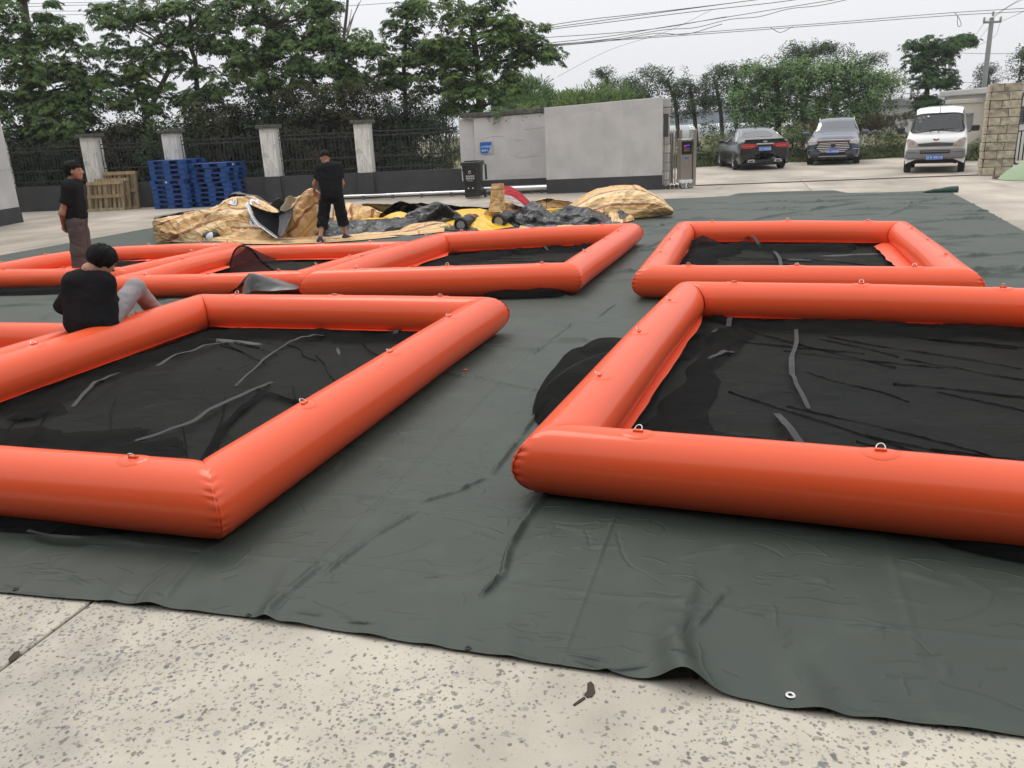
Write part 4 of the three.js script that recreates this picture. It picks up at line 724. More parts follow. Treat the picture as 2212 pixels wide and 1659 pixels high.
tree('broadleaf_tree', 'tall dense tree left of the bent-over man, crown cut by the top edge', { z: -30, seed: 4, dens: 1.6, trunk: [[596, 430], [594, 274], [588, 220], [570, 150], [580, 60]], r: 0.13, group: ROW,
  lobes: [[515, 15, 55, 30, 0.15], [590, 10, 70, 30], [660, 15, 60, 30], [700, 10, 30, 15], [570, 60, 80, 35], [640, 65, 75, 35], [690, 55, 35, 22], [550, 112, 70, 22], [612, 122, 75, 32], [672, 108, 50, 32], [500, 100, 25, 20], [505, 155, 48, 18, 0.3], [545, 158, 48, 22], [607, 168, 60, 28], [520, 192, 42, 15], [580, 200, 40, 20], [660, 150, 40, 25], [640, 200, 40, 25]] });
tree('broadleaf_tree', 'thin half bare tree with upright twigs right of the tall dense tree', { z: -29.5, seed: 5, dens: 1.35, trunk: [[735, 430], [742, 235], [738, 150], [745, 60], [752, -20]], r: 0.08, group: ROW,
  lobes: [[745, 80, 30, 18], [753, 112, 35, 14], [797, 100, 24, 7], [722, 110, 25, 25], [716, 165, 36, 30], [755, 150, 34, 20], [700, 205, 45, 20], [770, 180, 35, 18, 0.1]] });
{ // bare upright twigs
  srand(9); const t = scene.children[scene.children.length - 1], O = t.position.clone(), g = [];
  for (const [a, b] of [[[742, 180], [735, 0]], [[740, 120], [718, 30]], [[745, 100], [775, 5]], [[747, 70], [780, 0]], [[742, 140], [760, 20]], [[770, 185], [800, 130]], [[742, 210], [715, 130]]]) g.push(limb(AT(...a, -29.5).sub(O), AT(...b, -29.5).sub(O), 0.03, 0.008, 0.05));
  part('bare_twigs', g, mat(0.22, 0.20, 0.18, { roughness: 1 }), t);
}
tree('broadleaf_tree', 'small tiered tree close left of the big round tree', { z: -31, seed: 6, dens: 1.4, trunk: [[872, 430], [875, 260], [872, 150], [880, 30]], r: 0.1, group: ROW,
  lobes: [[880, 20, 26, 18, 0.25], [900, 8, 18, 10], [868, 56, 32, 11], [884, 88, 42, 13], [838, 122, 40, 16, 0.15], [866, 145, 58, 22], [828, 163, 48, 24], [873, 182, 52, 24], [905, 110, 30, 20, 0.2]] });
tree('broadleaf_tree', 'big round tree with drooping bright leaves rising behind the plastered wall end', { z: -30, seed: 7, dens: 1.75, trunk: [[1035, 420], [1036, 240], [1032, 140], [1020, 40]], r: 0.17, group: ROW, light: [0.130, 0.200, 0.056],
  lobes: [[968, 8, 45, 22, 0.45], [1057, 10, 42, 20], [1000, 36, 70, 22, 0.3], [1070, 40, 55, 22, 0.25], [955, 70, 55, 26, 0.3], [1035, 76, 80, 28, 0.15], [1108, 66, 55, 26, 0.25], [1145, 92, 42, 18], [1176, 114, 16, 9], [938, 112, 60, 24, 0.25], [1020, 122, 80, 32], [1092, 116, 60, 26, 0.15], [950, 152, 60, 20], [1035, 160, 80, 28], [1100, 160, 48, 24], [1030, 196, 68, 24], [1100, 195, 40, 12], [1025, 222, 50, 14], [975, 185, 30, 14]] });

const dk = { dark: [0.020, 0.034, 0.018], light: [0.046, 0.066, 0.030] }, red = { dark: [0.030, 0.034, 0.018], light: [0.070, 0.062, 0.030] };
const HEDGE = 'dark bushes growing close behind the railing';
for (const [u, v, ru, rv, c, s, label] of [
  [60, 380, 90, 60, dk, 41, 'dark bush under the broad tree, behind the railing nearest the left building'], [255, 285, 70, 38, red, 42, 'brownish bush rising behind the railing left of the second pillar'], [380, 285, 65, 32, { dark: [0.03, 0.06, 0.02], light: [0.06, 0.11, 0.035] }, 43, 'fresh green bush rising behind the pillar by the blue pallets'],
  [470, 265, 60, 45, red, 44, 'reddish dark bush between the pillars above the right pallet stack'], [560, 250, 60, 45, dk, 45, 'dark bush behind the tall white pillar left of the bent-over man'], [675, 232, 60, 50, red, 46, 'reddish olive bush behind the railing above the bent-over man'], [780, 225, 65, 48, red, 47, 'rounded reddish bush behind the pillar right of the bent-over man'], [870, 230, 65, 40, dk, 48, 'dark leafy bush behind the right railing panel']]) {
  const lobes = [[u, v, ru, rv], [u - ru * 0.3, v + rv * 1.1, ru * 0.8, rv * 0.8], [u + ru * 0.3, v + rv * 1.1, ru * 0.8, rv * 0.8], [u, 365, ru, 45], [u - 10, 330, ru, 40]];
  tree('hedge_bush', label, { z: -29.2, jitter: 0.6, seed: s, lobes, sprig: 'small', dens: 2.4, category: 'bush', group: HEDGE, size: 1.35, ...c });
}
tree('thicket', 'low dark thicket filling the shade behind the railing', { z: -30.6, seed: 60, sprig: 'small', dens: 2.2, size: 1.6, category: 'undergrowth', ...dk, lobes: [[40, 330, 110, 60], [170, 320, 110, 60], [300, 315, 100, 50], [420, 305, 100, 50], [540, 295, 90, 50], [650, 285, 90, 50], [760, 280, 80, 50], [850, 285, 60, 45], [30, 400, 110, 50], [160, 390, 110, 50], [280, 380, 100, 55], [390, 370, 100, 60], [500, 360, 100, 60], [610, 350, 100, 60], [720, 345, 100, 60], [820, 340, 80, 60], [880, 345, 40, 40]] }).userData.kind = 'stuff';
tree('wall_creeper', 'small green weeds growing on the coping of the set-back wall', { z: -25.6, seed: 61, sprig: 'small', dens: 6, size: 0.8, category: 'weeds', lobes: [[1148, 233, 22, 8, 0.3], [1085, 240, 30, 5], [1165, 236, 12, 6, 0.4]] });
tree('roadside_bush', 'pale green bush seen through the right railing panel', { z: -33, seed: 62, sprig: 'willow', dens: 1.3, size: 1.2, category: 'bush', dark: [0.05, 0.085, 0.035], light: [0.09, 0.14, 0.055], lobes: [[955, 225, 28, 22], [940, 270, 45, 35], [965, 320, 30, 40]] });

const BACK_ROW = 'trees beyond the plastered wall';
const pale = { dark: [0.078, 0.138, 0.046], light: [0.150, 0.250, 0.082], lime: [0.20, 0.26, 0.08] }, deep = { dark: [0.030, 0.056, 0.028], light: [0.078, 0.122, 0.052] };
for (const [lobes, c, s, sp, z, label] of [
  [[[1092, 200, 48, 28], [1130, 190, 35, 20]], pale, 71, 'willow', -44, 'pale green tree above the coping, right of the big round tree'], [[[1180, 190, 45, 18], [1214, 200, 45, 20]], pale, 72, 'willow', -48, 'mid green tree above the middle of the wall'],
  [[[1262, 200, 42, 22, 0.8], [1240, 215, 30, 15, 0.7]], pale, 73, 'willow', -42, 'lime green willow above the front wall'], [[[1318, 205, 36, 14, 0.5]], pale, 74, 'willow', -42, 'low lime willow above the right part of the front wall'],
  [[[1311, 168, 28, 16], [1335, 185, 30, 18], [1300, 195, 26, 20]], deep, 75, 'small', -55, 'dark tree behind the lime willow'], [[[1365, 178, 40, 18], [1395, 168, 34, 20], [1380, 205, 50, 25]], deep, 76, 'small', -52, 'dark tree over the right end of the wall']])
  tree('distant_tree', label, { z, seed: s, lobes: [...lobes, ...lobes.map(([u, v, a, b]) => [u, v + b + 22, a * 0.9, 26])], sprig: sp, dens: 0.9, size: 1.6, group: BACK_ROW, ...c, trunk: [[lobes[0][0], 290], [lobes[0][0], lobes[0][1]]], r: 0.12 });
const DARK_ROW = 'dark trees beyond the folding gate';
for (const [lobes, s, label, x] of [
  [[[1440, 172, 32, 22], [1462, 200, 30, 25], [1455, 228, 28, 18]], 81, 'dark tree directly above the folding gate', 1462], [[[1490, 190, 34, 26], [1500, 225, 32, 15]], 82, 'dark tree with a leaning trunk right of the gate head', 1500],
  [[[1540, 165, 42, 24], [1530, 195, 45, 24], [1555, 215, 28, 10]], 83, 'dark tree with a bare lower trunk left of the sedan', 1558], [[[1592, 162, 40, 26], [1605, 195, 34, 26], [1590, 225, 24, 12]], 84, 'dark tree above the sedan roof', 1588]])
  tree('dark_tree', label, { z: -50, seed: s, lobes, sprig: 'small', dens: 1.15, size: 1.6, group: DARK_ROW, ...deep, trunk: [[x + 6, 300], [x, 250], [x - 6, 210], [lobes[0][0], lobes[0][1]]], r: 0.13 });
tree('willow_tree', 'big pale green willow mass behind the sedan', { z: -47, seed: 91, sprig: 'small', dens: 0.85, size: 1.9, ...pale, trunk: [[1680, 300], [1680, 220], [1675, 150]], r: 0.2, group: 'willows behind the parked cars',
  lobes: [[1668, 140, 50, 18], [1640, 165, 42, 24], [1690, 165, 55, 30], [1625, 200, 40, 32], [1680, 205, 75, 35], [1720, 170, 40, 35], [1650, 245, 60, 28], [1715, 240, 55, 30]] });
tree('willow_tree', 'widest green willow behind the grey car, a pale shoot at its right', { z: -46, seed: 92, sprig: 'small', dens: 0.85, size: 1.9, ...pale, trunk: [[1810, 300], [1805, 220], [1800, 140]], r: 0.2, group: 'willows behind the parked cars',
  lobes: [[1770, 145, 50, 24], [1815, 132, 50, 22], [1850, 150, 48, 25], [1770, 190, 70, 38], [1840, 190, 70, 38], [1885, 185, 38, 30], [1770, 240, 60, 25], [1830, 240, 70, 28], [1880, 225, 36, 25], [1918, 166, 18, 7, 1], [1908, 180, 16, 6, 0.8]] });
tree('dark_tree', 'dark bare-topped tree poking out between the two willows', { z: -52, seed: 93, sprig: 'small', dens: 0.9, size: 1.6, ...deep, trunk: [[1735, 300], [1730, 180], [1726, 100]], r: 0.12, group: DARK_ROW, lobes: [[1725, 112, 26, 16], [1745, 105, 14, 12], [1735, 140, 26, 16], [1802, 97, 22, 9], [1800, 110, 28, 10], [1884, 128, 24, 8]] });
tree('broadleaf_tree', 'single dark tree with a sideways bough, above the white van', { z: -42, seed: 94, dens: 1.6, size: 1.15, trunk: [[1995, 310], [1998, 230], [2005, 160], [2010, 90]], r: 0.14, dark: [0.028, 0.060, 0.026], light: [0.070, 0.125, 0.045],
  lobes: [[1998, 92, 30, 12], [2025, 100, 30, 16], [2068, 85, 16, 8], [2088, 82, 14, 7], [2048, 92, 16, 9], [2000, 125, 40, 18], [2030, 130, 30, 20], [1998, 165, 38, 22], [2030, 160, 24, 20], [2000, 200, 30, 20], [2040, 190, 14, 20], [1997, 225, 22, 14]] });
tree('poplar_tree', 'slim grey-green poplar far off behind the utility pole', { z: -75, seed: 95, sprig: 'small', dens: 0.8, size: 2, trunk: [[2135, 260], [2134, 190], [2132, 140]], r: 0.2, dark: [0.05, 0.065, 0.05], light: [0.07, 0.09, 0.065], lobes: [[2132, 150, 9, 18], [2134, 175, 13, 18], [2136, 200, 15, 16], [2136, 225, 13, 14]] });
tree('broadleaf_tree', 'tree cut off by the right edge above the iron gate', { z: -45, seed: 96, sprig: 'small', dens: 1.4, size: 1.6, ...deep, trunk: [[2222, 280], [2222, 170]], r: 0.12, lobes: [[2225, 115, 14, 12], [2222, 150, 18, 12], [2225, 185, 20, 16]] });
// scrub by the road
const scrub = { dark: [0.060, 0.085, 0.032], light: [0.13, 0.165, 0.065] }, tan = { dark: [0.075, 0.070, 0.035], light: [0.16, 0.14, 0.075] };
for (const [lobes, c, s, sp, z, label] of [
  [[[1520, 325, 28, 24], [1545, 305, 30, 18], [1560, 330, 26, 20]], scrub, 101, 'small', -37, 'yellow-green scrub between the folding gate and the sedan'], [[[1545, 280, 45, 14], [1620, 285, 50, 14]], deep, 102, 'small', -42, 'dark low scrub behind the sedan'],
  [[[1705, 315, 26, 24], [1735, 310, 28, 24], [1720, 340, 36, 14], [1700, 290, 26, 12]], scrub, 103, 'small', -37, 'yellow-green scrub between the sedan and the grey car'], [[[1870, 265, 60, 18], [1930, 262, 45, 16], [1760, 270, 60, 16]], tan, 104, 'reed', -44, 'brownish reeds behind the grey car and the van'],
  [[[1890, 320, 32, 22], [1925, 305, 36, 22], [1945, 325, 24, 20], [1905, 338, 45, 10]], scrub, 105, 'small', -36, 'yellow-green scrub between the grey car and the van'], [[[2102, 312, 16, 20], [2100, 335, 16, 10]], scrub, 106, 'small', -31, 'small green bush between the van and the stone column'],
  [[[1930, 225, 40, 12], [1985, 235, 30, 12], [2060, 245, 40, 8]], { dark: [0.05, 0.06, 0.045], light: [0.08, 0.095, 0.07] }, 107, 'small', -90, 'hazy far trees before the pale buildings']])
  tree('scrub_bush', label, { z, seed: s, lobes, sprig: sp, dens: z < -80 ? 0.5 : 1.5, size: z < -80 ? 2.6 : 1.35, category: 'bush', group: 'roadside scrub', ...c });
{ // verge grass
  srand(7); const n = 9000, g = new THREE.InstancedMesh(SPRIGS.reed, leafMat, n), M = new THREE.Matrix4(), C = new THREE.Color(), Q = new THREE.Quaternion();
  g.name = numbered('verge_grass'); tag(g, 'rough grass verge beyond the road', 'grass', null, 'stuff'); scene.add(g);
  for (let i = 0; i < n; i++) { const x = rnd(4, 30), z = rnd(-46, -35.3) + 0.03 * x, s = rnd(0.5, 1.5); M.compose(V(x, -0.02, z), Q.setFromAxisAngle(V(0, 1, 0), rnd(6.28)), V(s, s, s)); g.setMatrixAt(i, M); const k = rnd(0.6, 1.2); g.setColorAt(i, C.setRGB(0.09 * k, 0.11 * k, 0.045 * k)); }
}
// ------------------------------------------------------------------ far buildings, poles and wires
{
  const at = (u, v, z) => AT(u, v, z), wallM = mat(0.40, 0.40, 0.39, { roughness: 0.95 }), roofM = mat(0.15, 0.155, 0.165, { roughness: 0.95 }), winM = mat(0.05, 0.055, 0.065, { roughness: 0.3 });
  const house = (name, label, u0, u1, vTop, vEave, z, wm, windows = [], depth = 10) => {
    const a = at(u0, vEave, z), b = at(u1, vEave, z), t = at((u0 + u1) / 2, vTop, z), w = b.x - a.x, h = (a.y + b.y) / 2, g = thing(name, label, 'building', [(a.x + b.x) / 2, 0, z - depth / 2]);
    part('wall', box(w, h, depth, 0, h / 2, 0), wm, g);
    const rh = Math.max(0.4, t.y - h), s = new THREE.Shape([[-depth / 2 - 0.4, 0], [depth / 2 + 0.4, 0], [0, rh]].map(([x, y]) => new THREE.Vector2(x, y))), r = new THREE.ExtrudeGeometry(s, { depth: w + 0.6, bevelEnabled: false }); r.rotateY(Math.PI / 2); r.translate(-w / 2 - 0.3, h + 0.003, 0);
    part('roof', r, roofM, g);
    for (const [x, y, ww, hh] of windows) { const f = part('window', rbox(ww, hh, 0.12, 0.01, x * w, y * h, depth / 2), winM, g); part('frame', [box(ww, 0.06, 0.05, x * w, y * h, depth / 2 + 0.07), box(0.06, hh, 0.05, x * w, y * h, depth / 2 + 0.07)], mat(0.5, 0.5, 0.5), f); }
    return g;
  };
  house('far_building', 'grey house with a dark pitched roof and a small window right of the single tree', 2015, 2122, 204, 222, -62, wallM, [[0.28, 0.6, 1.3, 1.3], [-0.2, 0.6, 1.3, 1.3]]);
  house('far_building', 'pale long factory roof far off left of the single tree', 1955, 2020, 212, 222, -120, mat(0.45, 0.46, 0.47));
  house('far_building', 'hazy low building farther left on the skyline', 1890, 1955, 216, 226, -150, mat(0.42, 0.43, 0.45));
  house('far_building', 'bluish factory wall seen under the dark trees', 1440, 1640, 236, 240, -140, mat(0.26, 0.30, 0.36));
  const gh = thing('greenhouse_row', 'long white plastic greenhouse row under the dark trees', 'greenhouse', [at(1520, 270, -75).x, 0, -77]);
  for (let i = 0; i < 6; i++) part('tunnel', new THREE.CylinderGeometry(1.1, 1.1, 4, 20, 1, false, 0, Math.PI).rotateX(Math.PI / 2).rotateZ(Math.PI / 2).rotateY(0).rotateY(Math.PI / 2).translate(-5.2 + i * 2.3, 0.5, 0), mat(0.72, 0.74, 0.76, { roughness: 0.6 }), gh);
  // cream wall with a doorway right of the van
  const cw = thing('gatehouse', 'cream low gatehouse wall with a framed window behind the van and column', 'building', [at(2105, 300, -30).x, 0, -31]);
  part('wall', metres(box(1.7, 2.0, 0.3, 0.4, 1.0, 0)), mat(0.50, 0.47, 0.41, { roughness: 0.9 }), cw); part('coping', rbox(1.9, 0.14, 0.44, 0.02, 0.4, 2.07, 0), mat(0.45, 0.43, 0.38), cw);
  part('window', [box(0.6, 0.06, 0.05, 0.0, 1.62, 0.16), box(0.06, 0.6, 0.05, 0.3, 1.35, 0.16), box(0.5, 0.5, 0.02, 0.0, 1.33, 0.155)], mat(0.2, 0.2, 0.2), cw);
  const cw2 = thing('gatehouse', 'pale gatehouse with a small window beyond the iron gate at the right edge', 'building', [18.6, 0, -32]);
  part('wall', metres(box(3, 2.3, 3, 0.4, 1.15, 0)), mat(0.55, 0.54, 0.50, { roughness: 0.9 }), cw2); part('roof', rbox(3.5, 0.2, 3.5, 0.03, 0.4, 2.4, 0), mat(0.45, 0.44, 0.42), cw2); part('window', rbox(0.8, 0.6, 0.06, 0.01, -0.2, 1.5, 1.5), mat(0.06, 0.06, 0.07), cw2);

  const conc = mat(0.27, 0.27, 0.265, { roughness: 0.95 }), pole = (label, u, vTop, z, r, arm, vArm, lean) => {
    const t = at(u, vTop, z), g = thing('utility_pole', label, 'utility pole', [t.x + (lean ?? 0), 0, t.z]); part('shaft', bar(V(0, 0, 0), V(-(lean ?? 0), t.y, 0), r * 1.35, r, 12), conc, g);
    if (arm) { const y = at(u, vArm, z).y; part('crossarm', box(arm, 0.08, 0.08, -(lean ?? 0), y, 0.05), mat(0.2, 0.2, 0.2), g); for (const s of [-1, 0, 1]) part('insulator', new THREE.LatheGeometry([[0.03, 0], [0.06, 0.05], [0.035, 0.09], [0.055, 0.14], [0, 0.2]].map(([x, q]) => new THREE.Vector2(x, q)), 12).translate(-(lean ?? 0) + s * arm * 0.47, y + (s ? 0.03 : 0.25), 0.05), mat(0.3, 0.28, 0.26, { roughness: 0.3 }), g); }
    return g;
  };
  pole('tall concrete utility pole with a crossarm, behind the stone column', 2143, 38, -38, 0.09, 0.75, 48, 0);
  pole('thin pole close right of the single tree', 2057, 100, -46, 0.09, 0, 0, 0);
  pole('distant pole with a short crossarm left of the single tree', 1970, 184, -90, 0.12, 1.8, 202, 0);
  pole('distant pole next to the single tree trunk', 1984, 190, -92, 0.12, 0, 0, 0); pole('short far pole among the hazy trees', 1939, 218, -100, 0.12, 0, 0, 0); pole('short far pole with crossarm among the hazy trees', 1951, 222, -100, 0.12, 1.2, 224, 0);
  pole('slim lamp pole at the far right beyond the iron gate', 2211, 100, -60, 0.06, 0, 0, 0);
  const wireM = mat(0.07, 0.07, 0.075, { roughness: 0.6 }), wire = (label, list, r = 0.012, group) => { const w = thing('overhead_wire', label, 'cable', [0, 0, 0], 0, group); for (const pts of list) part('strand', tube(pts.map(([u, v, z]) => at(u, v, z)), r, 50, 5), wireM, w); return w; };
  const Z = -34;
  wire('upper cable bundle from the round tree up to the top edge', [[[1100, 74, Z], [1160, 64, Z], [1317, 42, Z], [1480, 20, Z], [1690, -8, Z]], [[1100, 76, Z], [1170, 66, Z], [1330, 46, Z], [1500, 25, Z], [1700, 2, Z], [1760, -8, Z]], [[1100, 70, Z], [1250, 45, Z], [1400, 28, Z], [1600, 4, Z], [1700, -10, Z]]], 0.013);
  wire('middle cable bundle with sagging loops rising to the right', [[[1120, 104, Z], [1180, 98, Z], [1317, 84, Z], [1438, 64, Z], [1500, 60, Z], [1576, 42, Z], [1640, 36, Z], [1705, 19, Z], [1770, 12, Z], [1860, -8, Z]], [[1120, 100, Z], [1317, 78, Z], [1438, 58, Z], [1576, 36, Z], [1705, 15, Z], [1850, -8, Z]], [[1120, 106, Z], [1317, 88, Z], [1420, 72, Z], [1480, 74, Z], [1560, 52, Z]], [[1120, 85, Z], [1400, 64, Z], [1570, 36, Z]]], 0.012);
  wire('lower cable bundle running to the far right edge', [[[1120, 102, Z - 2], [1317, 86, Z - 2], [1540, 68, Z - 2], [1782, 50, Z - 2], [2062, 27, Z - 2], [2230, 17, Z - 2]], [[1120, 104, Z - 2], [1317, 88, Z - 2], [1540, 72, Z - 2], [1782, 54, Z - 2], [2062, 33, Z - 2], [2230, 24, Z - 2]], [[2062, 27, Z - 2], [2072, 40, Z - 2], [2076, 55, Z - 2], [2070, 57, Z - 2], [2068, 35, Z - 2]], [[1665, 60, Z - 2], [1685, 70, Z - 2], [1712, 58, Z - 2]]], 0.012);
  wire('thin guy wire slanting across the bundles', [[[1205, 165, -40], [1317, 108, -40], [1440, 68, -40], [1540, 20, -40]]], 0.007);
  wire('thin wires over the left trees', [[[-20, 10, -36], [100, 7, -36], [309, 2, -36], [420, -4, -36]], [[-20, 17, -36], [100, 13, -36], [400, 6, -36], [900, -5, -36]], [[-20, 24, -36], [111, 24, -36], [500, 22, -36], [760, 12, -36], [900, 2, -36]], [[-20, 32, -36], [115, 32, -36], [500, 28, -36]]], 0.009);
  wire('cables sagging behind the forked trees', [[[200, 175, -33], [340, 161, -33], [493, 144, -33], [700, 118, -33], [860, 100, -33], [1000, 90, -33]], [[200, 215, -36], [400, 198, -36], [700, 124, -36], [900, 115, -36]]], 0.011);
  wire('service wires from the tall pole up to the right', [[[2129, 47, -38], [2165, 22, -33], [2220, -12, -28]], [[2143, 40, -38], [2180, 14, -33], [2220, -6, -28]], [[2162, 47, -38], [2200, 30, -33], [2230, 14, -28]]], 0.008);
  wire('service wires from the tall pole down to the left', [[[2129, 47, -38], [2090, 92, -44], [2055, 112, -46]], [[2143, 50, -38], [2100, 95, -44], [2058, 116, -46]], [[2162, 47, -38], [2140, 85, -42], [2060, 118, -46]]], 0.007);
  wire('level wires past the pole toward the right edge', [[[2057, 114, -46], [2140, 116, -48], [2230, 114, -50]], [[2130, 168, -60], [2190, 150, -60], [2230, 138, -60]], [[2057, 176, -60], [2110, 178, -60], [2180, 166, -60]]], 0.012);
}

// ------------------------------------------------------------------ pallets
{
  const blueTex = pixelTexture(128, 128, (x, y) => { const k = 0.93 + 0.14 * (fbm(x / 20, y / 20, 4, 3) - 0.5) + 0.04 * (ihash(x, y, 2) - 0.5); return [22 * k, 74 * k, 142 * k]; });
  const blue = new THREE.MeshStandardMaterial({ map: rep(blueTex, 1 / 0.6), roughness: 0.55 }), W = 1.2, Hh = 0.142;
  const proto = thing('plastic_pallet', '', 'pallet', [0, -50, 0]);
  const deckG = metres(rbox(W, 0.026, W, 0.006, 0, 0, 0)), post = (w, d) => metres(rbox(w, 0.092, d, 0.008));
  part('top_deck', deckG, blue, proto).position.y = Hh - 0.015; part('bottom_deck', [...[-1, 0, 1].map((i) => metres(rbox(W, 0.018, 0.18, 0.004, 0, 0, i * 0.51))), ...[-1, 0, 1].map((i) => metres(rbox(0.18, 0.017, 0.66, 0.004, i * 0.51, 0, 0)))], blue, proto).position.y = 0.011;
  const ps = post(0.2, 0.2), pc = post(0.25, 0.2), pd = post(0.2, 0.25), pm = post(0.25, 0.25);
  for (const i of [-1, 0, 1]) for (const j of [-1, 0, 1]) part('block', i ? (j ? ps : pd) : (j ? pc : pm), blue, proto).position.set(i * (W / 2 - 0.1), 0.069, j * (W / 2 - 0.1));
  scene.remove(proto); taken.plastic_pallet = undefined;
  srand(19);
  const words = ['bottom', 'second', 'third', 'fourth', 'fifth', 'sixth', 'seventh', 'eighth', 'ninth', 'tenth'];
  for (const [side, u, n, shifts] of [['left', 409, 10, [0, 0, 0, -0.01, 0, -0.04, 0.04, 0.02, 0.02, 0.0]], ['right', 497, 9, [0.06, 0.04, 0.05, 0.05, 0.05, 0.0, 0.0, 0.04, -0.03]]]) {
    const p = AT(u, 450, -25.55), cx = p.x - 0.436, cz = -25.55 - 0.728;
    for (let i = 0; i < n; i++) {
      const r = copyOf(proto, [cx + shifts[i] + rnd(-0.012, 0.012), i * (Hh + 0.0015), cz + rnd(-0.015, 0.015)], -0.245 + rnd(-0.012, 0.012), i === n - 1 ? `blue plastic pallet, topmost of the ${side} stack by the railing` : i === 0 ? `blue plastic pallet on the ground under the ${side} stack` : `blue plastic pallet, ${words[i]} from the ground in the ${side} stack`, 'blue pallets in two stacks');
      if ((side === 'left' && i === 5) || (side === 'right' && i === 8)) { const s = part('white_sticker', new THREE.CylinderGeometry(0.03, 0.03, 0.004, 6).rotateX(Math.PI / 2), mat(0.8, 0.8, 0.8), r); s.position.set(side === 'left' ? 0.0 : W / 2 + 0.003, 0.07, side === 'left' ? W / 2 + 0.003 : 0.05); if (side === 'right') s.rotation.y = Math.PI / 2; }
    }
  }
  // leaning wooden pallets
  const woodTex = pixelTexture(128, 512, (x, y) => { const a = fbm(x / 7, y / 90, 5, 4), k = 0.72 + 0.5 * a; return [150 * k, 132 * k, 102 * k]; });
  const woods = [[1, 1, 1], [0.82, 0.8, 0.78], [1.1, 1.06, 1]].map((c, i) => { const t = rep(woodTex, 1 / 0.3, 1 / 1.2); t.offset.set(i * 0.3, i * 0.37); const m = new THREE.MeshStandardMaterial({ map: t, roughness: 0.9 }); m.color.setRGB(...c); return m; });
  const wp = (label, x, z, yaw, lean, w, h) => {
    const g = thing('wooden_pallet', label, 'pallet', [x, 0, z], yaw, 'wooden pallets leaning on the low wall'); const inner = (name, geo, m) => { const q = part(name, geo, m, g); q.rotation.x = lean; return q; };
    for (const i of [-1, 0, 1]) inner('stringer', metres(box(0.09, h, 0.09, i * (w / 2 - 0.05), h / 2, -0.07)), woods[1]);
    for (const i of [0, 0.5, 1]) inner('front_board', metres(box(w, 0.1, 0.02, 0, 0.05 + i * (h - 0.1), -0.014)), woods[(i * 2) | 0]);
    for (let i = 0; i < 8; i++) inner('slat', metres(box(0.09, h, 0.02, -w / 2 + 0.06 + i * (w - 0.12) / 7, h / 2, -0.13)), woods[i % 3]);
    return g;
  };
  const a = AT(232, 450, -26.1), b = AT(252, 450, -26.4), c = AT(268, 448, -26.6);
  wp('weathered wooden pallet leaning foremost against the low wall, boards facing out', a.x, -26.0, 0.02, -0.26, 1.12, 0.92);
  wp('wooden pallet leaning in the middle of three, mostly covered by the front one', b.x - 0.05, -26.27, -0.05, -0.2, 1.1, 0.98);
  wp('wooden pallet standing rearmost at right of the leaning three', c.x, -26.45, -0.12, -0.13, 1.1, 1.16);
}
